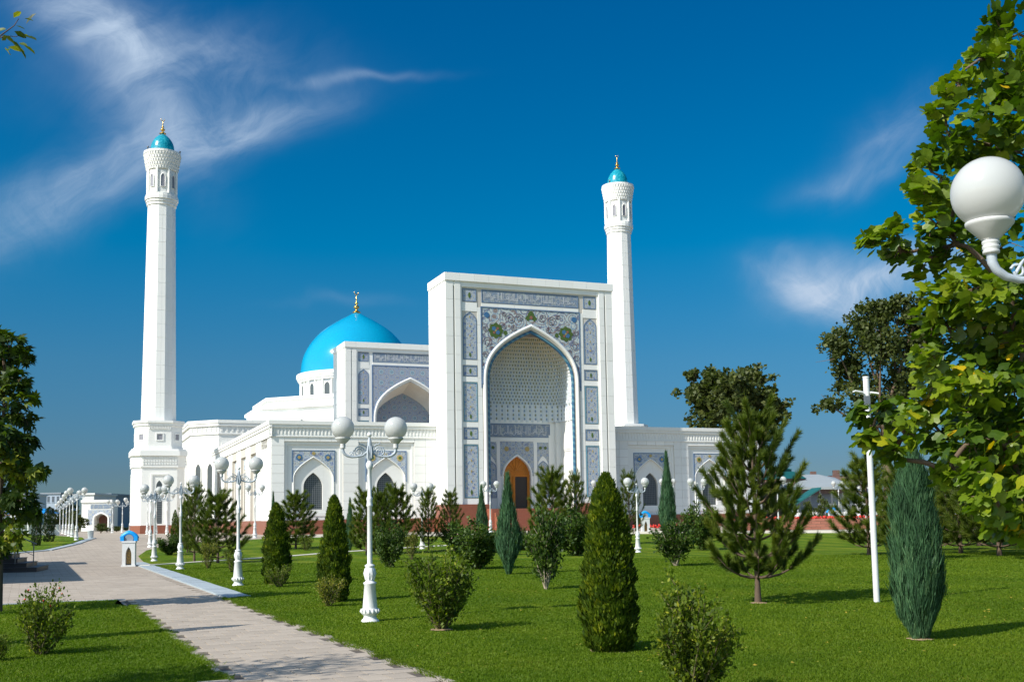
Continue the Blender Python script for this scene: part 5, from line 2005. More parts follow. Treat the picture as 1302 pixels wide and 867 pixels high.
def cone_foliage(name, h, r, prof, n, L, Wd, up, seed, mat, parent, lump=0.12, inner=0.6, plumes=340, plen=0.022, pwid=0.10):
    rs = np.random.RandomState(seed)
    tx, px_ = zip(*prof)
    # sprays gather in upright plumes, each with its own reach and tone
    K = plumes
    tc = rs.rand(K * 2)
    kp = rs.rand(K * 2) < np.interp(tc, tx, px_) / max(px_) * 0.85 + 0.15
    tc = tc[kp][:K]
    K = len(tc)
    thc = rs.rand(K) * 2 * pi
    rc = rs.uniform(0.80, 1.10, K)
    tnc = rs.normal(0, 0.16, K)
    n1 = int(n * 0.78)
    k = rs.randint(0, K, n1)
    pk = np.interp(tc[k], tx, px_)
    along = rs.normal(0, 1, n1)
    t1 = np.clip(tc[k] + along * plen, 0.0, 1.0)
    th1 = thc[k] + rs.normal(0, 1, n1) * pwid / np.maximum(pk, 0.15)
    reach = rc[k] * (1 - 0.05 * along ** 2)
    t0 = rs.rand(n - n1)
    t = np.concatenate([t1, t0])
    th = np.concatenate([th1, rs.rand(n - n1) * 2 * pi])
    reach = np.concatenate([reach, np.full(n - n1, 0.86)])
    tk = np.concatenate([tnc[k], np.zeros(n - n1)])
    pr = np.interp(t, tx, px_)
    lum = reach * (1 + lump * 0.7 * wav(rs, th, t, 6, 5))
    rad = r * pr * lum * (inner + (1.0 - inner) * rs.rand(n) ** 0.4)
    base = np.stack([rad * np.cos(th), rad * np.sin(th), t * h], 1)
    out = np.stack([np.cos(th), np.sin(th), np.zeros(n)], 1)
    d = unit_rows(out * (1 - up) * (0.6 + 0.6 * rs.rand(n))[:, None] + np.array([0, 0, up]) + rs.normal(0, 0.16, (n, 3)))
    tan_ = np.stack([-np.sin(th), np.cos(th), np.zeros(n)], 1)
    mixa = rs.normal(0, 1, (n, 3)) * 0.6 + tan_
    side = unit_rows(np.cross(d, np.cross(mixa, d)))
    ln = L * rs.uniform(0.6, 1.3, n)
    wd = Wd * rs.uniform(0.6, 1.3, n)
    tint = np.clip(0.42 + tk + 0.12 * wav(rs, th * 1.0, t * 1.5, 4, 7) + rs.normal(0, 0.17, n), 0, 1)
    return arrmesh(name, rhombs(base, d, side, ln, wd), 4, mat, tint, parent)

THUJA = [(0, 0.66), (0.06, 0.85), (0.18, 1.0), (0.38, 0.97), (0.58, 0.82), (0.75, 0.62), (0.88, 0.42), (0.96, 0.2), (1, 0.03)]
JUNI = [(0, 0.34), (0.05, 0.5), (0.12, 0.78), (0.24, 1.0), (0.4, 0.98), (0.5, 0.93), (0.65, 0.82), (0.78, 0.66), (0.9, 0.42), (0.97, 0.2), (1, 0.04)]
CONE = [(0, 0.5), (0.08, 0.9), (0.25, 1.0), (0.5, 0.7), (0.75, 0.38), (0.92, 0.14), (1, 0.02)]

def trunk_mb(h, r0, r1, seed=0, wob=0.03):
    r = random.Random(seed)
    mb = MB()
    pts, rad = [], []
    for i in range(7):
        t = i / 6
        pts.append((r.uniform(-wob, wob) * t, r.uniform(-wob, wob) * t, -0.05 + h * t))
        rad.append(r0 * (1 - t) + r1 * t + (0.35 * r0 if i == 0 else 0))
    mb.tube(pts, rad, 8)
    return mb

def soil_ring(parent, r, seed=0, z=0.02):
    rr = random.Random(seed)
    mb = MB()
    n = 18
    rim = [(r * rr.uniform(0.8, 1.1) * cos(2 * pi * k / n), r * rr.uniform(0.8, 1.1) * sin(2 * pi * k / n), z * 0.6) for k in range(n)]
    for k in range(n):
        mb.face([(0, 0, z), rim[k], rim[(k + 1) % n]], sm=True)
    return mb.build('bare_soil', MAT['soil'], parent)

def make_thuja(seed, n, mat='thuja_leaf', soil=True, prof=THUJA, name='thuja'):
    root = thing(name, 'x', 'thuja', (0, 0, 0), 0)
    cone_foliage('foliage', 1.0, 0.17, prof, n, 0.034, 0.015, 0.66, seed, MAT[mat], root, 0.17)
    trunk_mb(0.6, 0.014, 0.006, seed, 0.005).build('trunk', MAT['bark'], root)
    if soil:
        soil_ring(root, 0.13, seed)
    return root
def make_juniper(seed, n, prof=JUNI):
    root = thing('juniper', 'x', 'juniper', (0, 0, 0), 0)
    cone_foliage('foliage', 1.0, 0.155, prof, n, 0.085, 0.0065, 0.93, seed, MAT['juniper_leaf'], root, 0.14, 0.6, 260, 0.045, 0.055)
    trunk_mb(0.6, 0.014, 0.006, seed, 0.005).build('trunk', MAT['bark'], root)
    return root

USED = set()
def put(proto, px, py, top, width, pw, label, group=None, rz=None, cat=None, depth=None, tall=1.0, loc=None):
    """place a copy so that it spans from its base pixel to its top pixel; pw = its width at unit scale"""
    p = (G(px, py) if depth is None else gd(px, depth)) if loc is None else loc
    h = (at(px, top, p.y).z - p.z) / tall
    w = width / FPX * p.y / pw
    rz = (px * 1.7) % 6.28 if rz is None else rz
    if id(proto) not in USED:
        USED.add(id(proto))
        o = proto
        o.location, o.rotation_euler, o.scale, o['label'] = p, (0, 0, rz), (w, w, h), label
        if group:
            o['group'] = group
    else:
        o = copy_tree(proto, p, rz, label, group, (w, w, h))
    if cat:
        o['category'] = cat
    return o

GT = 'clipped golden-green thujas on the lawn'
t1 = make_thuja(1, 48000)
put(t1, 775, 829, 607, 76, 0.36, 'largest golden-green thuja, full to the ground, in front of the portal', GT)
t2 = make_thuja(2, 26000)
put(t2, 425, 766, 632, 43, 0.36, 'dense thuja left of the tall white lamp, yellowish shrub below', GT)
put(t2, 351, 743, 641, 37, 0.36, 'slim thuja before the wing corner with a round bush at its foot', GT, rz=2.0)
t3 = make_thuja(3, 5000)
put(t3, 222, 703, 649, 13, 0.36, 'small narrow thuja beside the young pines near the minaret', GT)
t4 = make_thuja(4, 6000, 'thuja_dark_leaf', False, [(0, 0.75), (0.1, 0.95), (0.4, 1.0), (0.8, 0.9), (0.94, 0.6), (1, 0.1)], 'columnar_thuja')
put(t4, 46, 694, 645, 14, 0.36, 'darker near one of the two columnar thujas on the far left lawn', 'dark columnar thujas on the far left lawn')
put(t4, 62, 689, 645, 16, 0.36, 'second of the two dark columnar thujas, nearer to the row of lamps', 'dark columnar thujas on the far left lawn', rz=1)
GJ = 'blue-green upright junipers on the lawn'
j1 = make_juniper(11, 60000)
soil_ring(j1, 0.085, 2, 0.024)
put(j1, 1170, 815, 580, 72, 0.36, 'large blue-green juniper beside the thin white post at the right', GJ)
j2 = make_juniper(12, 9000, [(0, 0.2), (0.08, 0.4), (0.22, 0.95), (0.36, 1.0), (0.55, 0.7), (0.75, 0.38), (0.9, 0.15), (1, 0.02)])
put(j2, 647, 731, 608, 35, 0.33, 'slender blue-green juniper in front of the wooden portal door', GJ)
put(j2, 613, 692, 621, 17, 0.33, 'small pointed juniper before the left panels of the portal', GJ, rz=1.1)
put(j2, 850, 692, 581, 25, 0.33, 'thin tall juniper before the right wing window', GJ, rz=2.4)
put(j2, 347, 700, 630, 12, 0.33, 'thin juniper tip showing behind the slim thuja at the wing corner', GJ, rz=3.0)
put(j2, 445, 700, 637, 14, 0.33, 'thin juniper tip just left of the young pines before the left wing', GJ, rz=4.0)

# ---- pines
def make_pine(seed, whorls, per, needles, nl=0.055, spread=0.36, low=0.10, gap=1.0, up=0.5, ht='pine_tree'):
    """unit-height young pine: trunk, whorls of rising limbs, upright shoots set with needles"""
    rs = np.random.RandomState(seed)
    r = random.Random(seed)
    root = thing(ht, 'x', 'pine', (0, 0, 0), 0)
    tb = trunk_mb(0.93, 0.020, 0.006, seed, 0.008)
    tb.build('trunk', MAT['bark'], root)
    mb = MB()
    shoots = []
    for w in range(whorls):
        t = low + (0.86 - low) * (w / (whorls - 1)) ** 0.95
        R = spread * (1 - (t - low) / (1.02 - low)) ** 0.85 * (1.0 if w else 0.92)
        np_ = per if w < whorls - 2 else max(4, per - 2)
        a0 = r.uniform(0, 6.28)
        for k in range(np_):
            a = a0 + 2 * pi * k / np_ + r.uniform(-0.25, 0.25)
            Rk = R * r.uniform(0.75, 1.12)
            pts = []
            for i in range(6):
                s = i / 5
                pts.append(Vector((Rk * s * cos(a), Rk * s * sin(a), t + Rk * ((up + 1.0 * t) * s ** 2.2 * 0.8 + 0.03 * s - 0.12 * s * (1 - t)) + 0.01)))
            mb.tube(pts, [0.0085 * (1 - 0.75 * i / 5) for i in range(6)], 5)
            m = max(3, int(Rk / 0.054))
            for j in range(m):
                s = 0.34 + 0.66 * (j + 1) / m
                i = min(int(s * 5), 4)
                f = s * 5 - i
                b = pts[i] * (1 - f) + pts[i + 1] * f if i < 5 else pts[5]
                sd = (-1 if j % 2 else 1)
                out = Vector((cos(a), sin(a), 0)) * 0.5 + Vector((-sin(a), cos(a), 0)) * sd * r.uniform(0.3, 0.95) + Vector((0, 0, r.uniform(0.35, 1.0)))
                if j == m - 1:
                    out = Vector((cos(a), sin(a), 0)) * 0.75 + Vector((0, 0, 0.9))
                out.normalize()
                L = r.uniform(0.05, 0.11) * (1.35 if j == m - 1 else 1)
                shoots.append((b, out, L))
                mb.tube([b, b + out * L], [0.0035, 0.0015], 4)
    for k in range(5):                               # leader candles
        a = 2 * pi * k / 5
        d = Vector((0.35 * cos(a), 0.35 * sin(a), 1)).normalized()
        shoots.append((Vector((0, 0, 0.88)), d, 0.10))
    shoots.append((Vector((0, 0, 0.86)), Vector((0, 0, 1)), 0.14))
    for q in range(6):
        shoots.append((Vector((0, 0, 0.72 + q * 0.03)), Vector((0, 0, 1)), 0.05))
    mb.build('limbs', MAT['bark'], root)
    n = len(shoots)
    B = np.array([s[0] for s in shoots])
    D = np.array([s[1] for s in shoots])
    Ls = np.array([s[2] for s in shoots])
    idx = np.repeat(np.arange(n), needles)
    m = len(idx)
    s = rs.rand(m) ** 0.8
    base = B[idx] + D[idx] * (Ls[idx] * s)[:, None]
    rv = rs.normal(0, 1, (m, 3))
    perp = unit_rows(rv - D[idx] * np.sum(rv * D[idx], 1)[:, None])
    d = unit_rows(D[idx] * rs.uniform(0.5, 1.2, m)[:, None] + perp * rs.uniform(0.4, 0.9, m)[:, None])
    side = unit_rows(np.cross(d, rs.normal(0, 1, (m, 3))))
    L = nl * rs.uniform(0.65, 1.1, m)
    V = np.zeros((m, 3, 3), np.float32)
    wv_ = 0.0036
    V[:, 0] = base - side * wv_ * 0.5
    V[:, 1] = base + side * wv_ * 0.5
    V[:, 2] = base + d * L[:, None]
    tint = np.clip(0.25 + 0.2 * rs.normal(0, 1, m) + 0.25 * s + 0.12 * rs.normal(0, 1, n)[idx], 0, 1)
    arrmesh('needles', V.reshape(-1, 3), 3, MAT['pine_needle'], tint, root)
    return root

GP = 'young pines planted on the lawn'
p1 = make_pine(21, 9, 7, 380, 0.050, 0.37, 0.13, up=0.45)
soil_ring(p1, 0.06, 3, 0.014)
put(p1, 964, 768, 503, 150, 0.78, 'big open pine standing before the right end of the mosque', GP, rz=0.6, tall=1.09)
p2 = make_pine(22, 8, 6, 120, 0.07, 0.30, 0.12, up=0.75)
put(p2, 247, 714, 622, 46, 0.62, 'young pine with long upright candles, left of a denser pine near the minaret', GP, tall=0.97)
put(p2, 573, 700, 628, 34, 0.62, 'young pine nearest to the left edge of the portal', GP, rz=2.2, tall=0.97)
put(p2, 545, 701, 626, 34, 0.62, 'young pine beside the distant lamp before the left wing', GP, rz=3.1, tall=0.97)
put(p2, 733, 697, 606, 34, 0.62, 'young pine whose tip stands before the right jamb of the portal', GP, rz=4.0, tall=0.97)
put(p2, 801, 692, 605, 34, 0.62, 'spindly young pine before the first window of the right wing', GP, rz=5.0, tall=0.97)
p3 = make_pine(23, 7, 7, 240, 0.075, 0.36, 0.08, up=0.7)
put(p3, 277, 716, 632, 62, 0.66, 'bushy round pine right of the pine with long candles, behind the second lamp', GP, tall=0.97)
put(p3, 376, 698, 631, 48, 0.66, 'bushy pine between the two thujas in front of the left wing', GP, rz=1.0, tall=0.97)
put(p3, 466, 706, 628, 44, 0.66, 'left pine of the clump behind the tall white lamp', GP, rz=2.0, tall=0.97)
put(p3, 504, 704, 624, 50, 0.66, 'right pine of the clump behind the tall white lamp', GP, rz=3.0, tall=0.97)
put(p3, 484, 712, 630, 34, 0.66, 'middle and darkest pine of the clump behind the tall white lamp', GP, rz=5.0, tall=0.97)
put(p3, 703, 700, 604, 56, 0.66, 'bushy pine hiding the foot of the wooden door', GP, rz=4.1, tall=0.97)
put(p3, 1105, 706, 588, 80, 0.66, 'pine partly behind the thin white post at the right', GP, rz=0.4, tall=0.97)
put(p3, 1152, 712, 600, 70, 0.66, 'pine behind the large blue-green juniper', GP, rz=1.7, tall=0.97)
put(p3, 1222, 704, 588, 84, 0.66, 'pine right of the large blue-green juniper', GP, rz=2.9, tall=0.97)
put(p3, 1271, 707, 568, 104, 0.66, 'dark pine with a visible trunk under the big-leaved tree at the right', GP, rz=3.9, tall=0.97)
put(p3, 1325, 712, 570, 100, 0.66, 'pine cut by the right edge of the picture', GP, rz=5.1, tall=0.97)
put(p3, 1196, 700, 622, 60, 0.66, 'low pine between the juniper and its right neighbour pine', GP, rz=3.3, tall=0.97)
put(p3, 1245, 694, 590, 90, 0.66, 'farther pine in the dark group under the big-leaved tree', GP, rz=0.2, tall=0.97)
put(p3, 1300, 698, 580, 96, 0.66, 'pine at the right rim, behind the one with a visible trunk', GP, rz=2.5, tall=0.97)
put(p3, 238, 703, 640, 26, 0.66, 'small pine behind the pine with long candles near the minaret', GP, rz=0.9, tall=0.97)

# ---- shrubs
def make_shrub(seed, stems, n, leaf, spread=0.42, vase=0.6, bare=0.12, mat='shrub_leaf', droop=0.0, bark='twig', name='shrub', clump=True, ell=None):
    rs = np.random.RandomState(seed)
    r = random.Random(seed)
    root = thing(name, 'x', 'shrub', (0, 0, 0), 0)
    mb = MB()
    tw = []
    for k in range(stems):
        a = 2 * pi * k / stems + r.uniform(-0.4, 0.4)
        R = spread * r.uniform(0.25, 1.0)
        H = r.uniform(0.72, 1.0) * (1 - 0.35 * (R / spread) ** 2)
        pts = []
        for i in range(7):
            s = i / 6
            q = R * (s ** (1.0 / (0.6 + vase)))
            pts.append(Vector((q * cos(a + 0.3 * s) + r.uniform(-.012, .012), q * sin(a + 0.3 * s) + r.uniform(-.012, .012), H * s - 0.02)))
        mb.tube(pts, [0.013 * (1 - 0.8 * i / 6) for i in range(7)], 5)
        tw.append((pts, bare))
        for j in range(5):
            s = r.uniform(0.25, 0.85)
            i = int(s * 6)
            b = pts[i]
            aa = a + r.uniform(-1.5, 1.5)
            L = r.uniform(0.10, 0.24)
            e = b + Vector((L * cos(aa), L * sin(aa), L * r.uniform(0.5, 1.3)))
            mid = (b + e) / 2 + Vector((r.uniform(-.02, .02), r.uniform(-.02, .02), 0.01))
            mb.tube([b, mid, e], [0.006, 0.004, 0.0015], 4)
            tw.append(([b, mid, e], 0.0))
    mb.build('stems', MAT[bark], root)
    P, Dv = [], []
    wts = np.array([sum((b - a).length for a, b in zip(t[0][:-1], t[0][1:])) for t in tw])
    wts /= wts.sum()
    cnt = rs.multinomial(n, wts)
    for (pts, b0), c in zip(tw, cnt):
        A = np.array(pts)
        s = b0 + (1 - b0) * rs.rand(c) ** 0.75
        x = s * (len(pts) - 1)
        i = np.minimum(x.astype(int), len(pts) - 2)
        f = (x - i)[:, None]
        P.append(A[i] * (1 - f) + A[i + 1] * f)
        Dv.append(unit_rows(A[i + 1] - A[i]))
    P, Dv = np.concatenate(P), np.concatenate(Dv)
    m = len(P)
    P = P + rs.normal(0, leaf * 0.7, (m, 3))
    P[:, 2] = np.maximum(P[:, 2], 0.03)
    rv = rs.normal(0, 1, (m, 3))
    perp = unit_rows(rv - Dv * np.sum(rv * Dv, 1)[:, None])
    d = unit_rows(Dv * 0.6 + perp * 0.9 + np.array([0, 0, 0.15 - droop]))
    side = unit_rows(np.cross(d, rs.normal(0, 1, (m, 3)) + np.array([0, 0, 1.2])))
    L = leaf * rs.uniform(0.6, 1.3, m)
    g1 = wav(rs, P[:, 0] * 9, P[:, 2] * 0.7, 4, 4)
    tint = np.clip(0.36 + 0.2 * g1 + rs.normal(0, 0.2, m), 0, 1)
    arrmesh('leaves', rhombs(P, d, side, L, L * 0.62), 4, MAT[mat], tint, root)
    return root

GS = 'flowering shrubs and bushes on the lawn'
s1 = make_shrub(31, 15, 5000, 0.046, 0.40, 0.8)
soil_ring(s1, 0.15, 5, 0.045)
put(s1, 561, 803, 684, 86, 0.86, 'vase-shaped leafy shrub on the open lawn right of the tall white lamp', GS, tall=0.95)
s2 = make_shrub(32, 18, 6500, 0.044, 0.46, 0.95, 0.05)
put(s2, 880, 893, 735, 132, 0.98, 'loose yellow-green shrub cut by the bottom edge in front of the big thuja', GS, tall=0.95)
s3 = make_shrub(33, 13, 3600, 0.055, 0.36, 0.4, 0.25, 'shrub_deep_leaf', bark='bark_pale')
put(s3, 694, 750, 632, 62, 0.84, 'many-stemmed small tree with pale bare stems left of the largest thuja', GS, tall=0.95)
put(s3, 860, 720, 652, 66, 0.84, 'low bush with pale stems below the thin tall juniper', GS, rz=1.4, tall=0.95)
s4 = make_shrub(34, 16, 6500, 0.055, 0.50, 0.5, 0.02, 'shrub_deep_leaf')
put(s4, 607, 724, 662, 66, 0.86, 'rounded dark bush with pink flower specks left of the slender juniper', GS, tall=0.9)
put(s4, 733, 707, 648, 66, 0.86, 'dark rounded bush right behind the many-stemmed small tree', GS, rz=2.0, tall=0.9)
put(s4, 580, 700, 664, 40, 0.86, 'low dark bush behind the vase-shaped shrub', GS, rz=3.0, tall=0.9)
put(s4, 495, 722, 664, 40, 0.86, 'green bush at the foot of the pines behind the tall white lamp', GS, rz=4.0, tall=0.9)
put(s4, 662, 700, 672, 36, 0.86, 'low bright bush below the wooden portal door', GS, rz=4.6, tall=0.9)
put(s4, 770, 690, 650, 30, 0.86, 'green bush behind the top of the largest thuja', GS, rz=5.6, tall=0.9)
put(s4, 893, 700, 640, 44, 0.86, 'dark bush between the tall juniper and the big pine', GS, rz=0.6, tall=0.9)
put(s4, 215, 706, 680, 30, 0.86, 'low bush under the small narrow thuja near the minaret', GS, rz=0.2, tall=0.9)
put(s4, 640, 706, 676, 30, 0.86, 'small bush beside the foot of the slender juniper', GS, rz=1.2, tall=0.9)
s5 = make_shrub(35, 11, 1500, 0.05, 0.50, 0.9, 0.02, 'shrub_yellow_leaf')
put(s5, 417, 772, 724, 54, 1.05, 'sparse yellowish rose bush at the foot of the dense thuja', GS, tall=0.95)
put(s5, 264, 723, 680, 34, 1.05, 'yellow-green bush in front of the bushy round pine', GS, rz=1.0, tall=0.95)
put(s5, 524, 712, 668, 30, 1.05, 'airy yellowish shrub in front of the distant lamp by the left wing', GS, rz=2.5, tall=0.95)
s6 = make_shrub(36, 12, 1800, 0.045, 0.50, 0.9, 0.02)
put(s6, 357, 747, 710, 46, 1.05, 'round green bush at the foot of the slim thuja', GS, tall=0.95)
put(s6, 294, 728, 690, 34, 1.05, 'thin bush behind the second lamp', GS, rz=1.0, tall=0.95)
put(s6, 388, 700, 676, 26, 1.05, 'thin bush at the right foot of the bushy pine by the left wing', GS, rz=2.0, tall=0.95)
put(s6, 636, 696, 668, 40, 1.05, 'bright low shrub before the plinth of the portal', GS, rz=2.6, tall=0.95)
# the shrub at lower left, thinner twigs and small leaves
s7 = make_shrub(37, 15, 2600, 0.055, 0.46, 1.0, 0.05, 'shrub_leaf')
put(s7, 50, 834, 742, 76, 0.95, 'twiggy rose bush with reddish tips on the left island of grass', GS, tall=0.92)
put(s7, -8, 842, 800, 40, 0.95, 'low twiggy plant cut by the left edge of the picture', GS, rz=2.0, tall=0.92)

# red hips and pink blossoms on a few shrubs are single soft dots
def blossoms(px, py, top, width, n, col, label, cat, seed):
    base = G(px, py)
    H = at(px, top, base.y).z - base.z
    R = width / FPX * base.y / 2
    rs_ = random.Random(seed)
    mb = MB()
    for i in range(n):
        a = rs_.uniform(0, 6.28)
        q = R * sqrt(rs_.random())
        z = H * rs_.uniform(0.45, 1.0)
        s = rs_.uniform(0.009, 0.018)
        mb.sphere((q * cos(a), q * sin(a), z), s, 6, 4)
    o = mb.build('blossoms', MAT[col], None, base)
    return tag(o, label, cat, kind='stuff')
simple('blossom_pink', (0.55, 0.25, 0.28), 0.7, 0.3, 20)
blossoms(50, 832, 745, 60, 16, 'flower_red', 'tiny red rose hips on the twiggy bush at lower left', 'rose hips', 1)
blossoms(607, 722, 662, 70, 30, 'blossom_pink', 'tiny pink blossoms on the rounded dark bush left of the slender juniper', 'blossoms', 2)

# ---- far broadleaf trees behind the mosque
def make_broad(seed, n, leaf, clumps, trunk_h, name='broadleaf_tree'):
    rs = np.random.RandomState(seed)
    r = random.Random(seed)
    root = thing(name, 'x', 'tree', (0, 0, 0), 0)
    mb = MB()
    mb.tube([(0, 0, -0.3), (0.1, 0, trunk_h * 0.5), (0, 0.1, trunk_h), (0, 0, trunk_h * 1.6)], [0.5, 0.36, 0.3, 0.14], 9)
    mb.build('trunk', MAT['bark'], root)
    mb = MB()
    P = []
    for (x, y, z, R, wgt) in clumps:
        b = Vector((0, 0, trunk_h * r.uniform(0.8, 1.4)))
        e = Vector((x, y, z))
        m_ = (b + e) / 2 + Vector((r.uniform(-.4, .4), r.uniform(-.4, .4), -0.3))
        mb.tube([b, m_, e], [0.16, 0.09, 0.03], 6)
        for j in range(5):
            q = e + Vector((r.gauss(0, R * .6), r.gauss(0, R * .6), r.gauss(0, R * .6)))
            mb.tube([m_ * 0.3 + e * 0.7, q], [0.04, 0.01], 4)
        c = int(n * wgt)
        sub = rs.normal(0, R * 0.48, (max(4, c // 38), 3))
        k = rs.randint(0, len(sub), c)
        P.append(np.array([x, y, z]) + sub[k] + rs.normal(0, R * 0.14, (c, 3)))
    mb.build('limbs', MAT['bark'], root)
    P = np.concatenate(P)
    m = len(P)
    d = unit_rows(rs.normal(0, 1, (m, 3)))
    side = unit_rows(np.cross(d, rs.normal(0, 1, (m, 3))))
    L = leaf * rs.uniform(0.6, 1.3, m)
    tint = np.clip(0.35 + rs.normal(0, 0.22, m), 0, 1)
    arrmesh('crown', rhombs(P, d, side, L, L * 0.75), 4, MAT['far_leaf'], tint, root)
    return root

def crown_from_px(depth, cx, list_, base):
    out = []
    for (px, py, rpx, wgt, dy) in list_:
        p = at(px, py, depth + dy)
        out.append((p.x - base.x, p.y - base.y, p.z - base.z, rpx / FPX * depth, wgt))
    return out
bD = 150
bb = gd(935, bD)
cl = crown_from_px(bD, 935, [(890, 502, 17, .10, 0), (907, 484, 15, .10, 2), (930, 492, 20, .12, -2), (950, 482, 17, .11, 1), (972, 504, 17, .10, 0), (986, 520, 12, .05, 0), (880, 478, 7, .02, 0), (965, 480, 8, .02, 0), (915, 510, 26, .13, 0), (945, 512, 26, .13, 0), (900, 530, 24, .08, 0), (965, 530, 24, .07, 0)], bb)
o = make_broad(51, 15000, 0.62, cl, 8)
o.location = bb
o['label'] = 'dark broad-crowned tree rising behind the right wing of the mosque'
o['group'] = 'tall trees beyond the lawn'
bD = 75
bb = gd(1132, bD)
cl = crown_from_px(bD, 1130, [(1062, 440, 18, .07, 0), (1078, 470, 22, .08, 1), (1095, 420, 22, .08, 0), (1120, 400, 20, .09, 0), (1143, 392, 16, .06, 0), (1165, 402, 18, .07, 0), (1120, 440, 28, .12, -1), (1150, 440, 26, .10, 1), (1180, 430, 22, .08, 0), (1095, 500, 26, .07, 0), (1140, 490, 26, .08, 0), (1050, 512, 14, .025, 0), (1170, 480, 26, .06, 0), (1120, 530, 20, .03, 0)], bb)
o = make_broad(52, 17000, 0.28, cl, 5.5)
o.location = bb
o['label'] = 'tall dark tree with an airy crown behind the thin white post at the right'
o['group'] = 'tall trees beyond the lawn'

# ---- near trees with large leaves
LOBES = [(0.0, 0.0), (0.30, 0.02), (0.50, 0.24), (0.36, 0.44), (0.52, 0.72), (0.27, 0.86), (0.0, 0.70)]
def lobed_leaf(curl=0.12, fold=0.14):
    """a four-pointed leaf folded along its midrib; returns vertices and faces"""
    V = [(0, 0, 0), (0, 0.35, 0.03), (0, 0.70, 0.0)]
    R = [(0.26, 0.0), (0.47, 0.22), (0.40, 0.45), (0.46, 0.74), (0.22, 0.90)]
    for s in (1, -1):
        for x, y in R:
            V.append((s * x, y, fold * abs(x) - curl * (y - 0.4) ** 2))
    V.append((0, -0.35, -0.02))
    F = [(0, 3, 4, 1), (1, 4, 5), (1, 5, 6, 7, 2), (0, 1, 9, 8), (1, 10, 9), (1, 2, 12, 11, 10)]
    return np.array(V[:13], np.float32), F

def palm_leaf():
    """five drooping leaflets from one stalk"""
    V, F = [], []
    for k, a in enumerate((-1.25, -0.65, 0.0, 0.65, 1.25)):
        L = 1.0 - 0.22 * abs(a)
        n = len(V)
        for (s, w) in ((0.0, 0.02), (0.55, 0.17), (1.0, 0.0)):
            z = -0.45 * s * s * L
            for sg in (-1, 1):
                if w == 0.0 and sg == 1:
                    continue
                x, y = s * L * sin(a) + sg * w * cos(a), s * L * cos(a) - sg * w * sin(a)
                V.append((x, y, z + 0.04 * (w > 0.1)))
        F += [(n, n + 1, n + 3, n + 2), (n + 2, n + 3, n + 4)]
    return np.array(V, np.float32), F

def frames(rs, n, updir, jitter):
    """random leaf orientations: y axis outward and drooping, z axis roughly up"""
    y = unit_rows(updir + rs.normal(0, jitter, (n, 3)))
    zt = np.array([0, 0, 1.0]) + rs.normal(0, 0.55, (n, 3))
    x = unit_rows(np.cross(y, zt))
    z = np.cross(x, y)
    return x, y, z

def leafy_tree(root, LV, LF, mat, P, out, size, seed, tints, nsingle, partname):
    rs = np.random.RandomState(seed)
    n = len(P)
    x, y, z = frames(rs, n, out * 0.8 + np.array([0, 0, -0.35]), 0.5)
    S_ = size * rs.uniform(0.6, 1.25, n)
    t = tints(rs, n, P)
    # which leaves show largest
    CR = np.array(ROT.transposed())
    rel = (P - np.array([0, 0, EYE])) @ CR.T
    dep = -rel[:, 2]
    sx = rel[:, 0] / dep * FPX + W0 / 2
    sy = H0 / 2 + 93 - rel[:, 1] / dep * FPX
    inf = (sx > -10) & (sx < W0 + 10) & (sy > -10) & (sy < H0) & (dep > 0.5)
    score = np.where(inf, S_ / dep, 0)
    order = np.argsort(-score)
    if nsingle and inf.sum() > nsingle:
        # favour the outer, camera-facing leaves
        order = np.argsort(-(score * (1 + 0.6 * (rs.rand(n)))))
    sing = order[:nsingle]
    rest = order[nsingle:]
    meshes = {}
    ob = root.matrix_world if False else None
    for i in sing:
        k = min(9, int(t[i] * 10))
        if k not in meshes:
            me = bpy.data.meshes.new(partname)
            me.from_pydata([tuple(v) for v in LV], [], LF)
            me.materials.append(mat)
            a_ = me.attributes.new('tint', 'FLOAT', 'FACE')
            a_.data.foreach_set('value', [k / 10 + 0.05] * len(LF))
            meshes[k] = me
        o = bpy.data.objects.new(partname, meshes[k])
        link(o, root)
        M = Matrix(((x[i][0], y[i][0], z[i][0]), (x[i][1], y[i][1], z[i][1]), (x[i][2], y[i][2], z[i][2])))
        o.rotation_euler = M.to_euler()
        o.scale = (float(S_[i]),) * 3
        o.location = Vector(P[i]) - root.location
    if len(rest):
        V = (LV[None, :, 0:1] * x[rest][:, None, :] + LV[None, :, 1:2] * y[rest][:, None, :] + LV[None, :, 2:3] * z[rest][:, None, :]) * S_[rest][:, None, None]
        V = V + P[rest][:, None, :] - np.array(root.location)[None, None, :]
        o = arrmesh('foliage', V.reshape(-1, 3), len(LV), mat, t[rest], root, LF)
        o['kind'] = 'stuff'

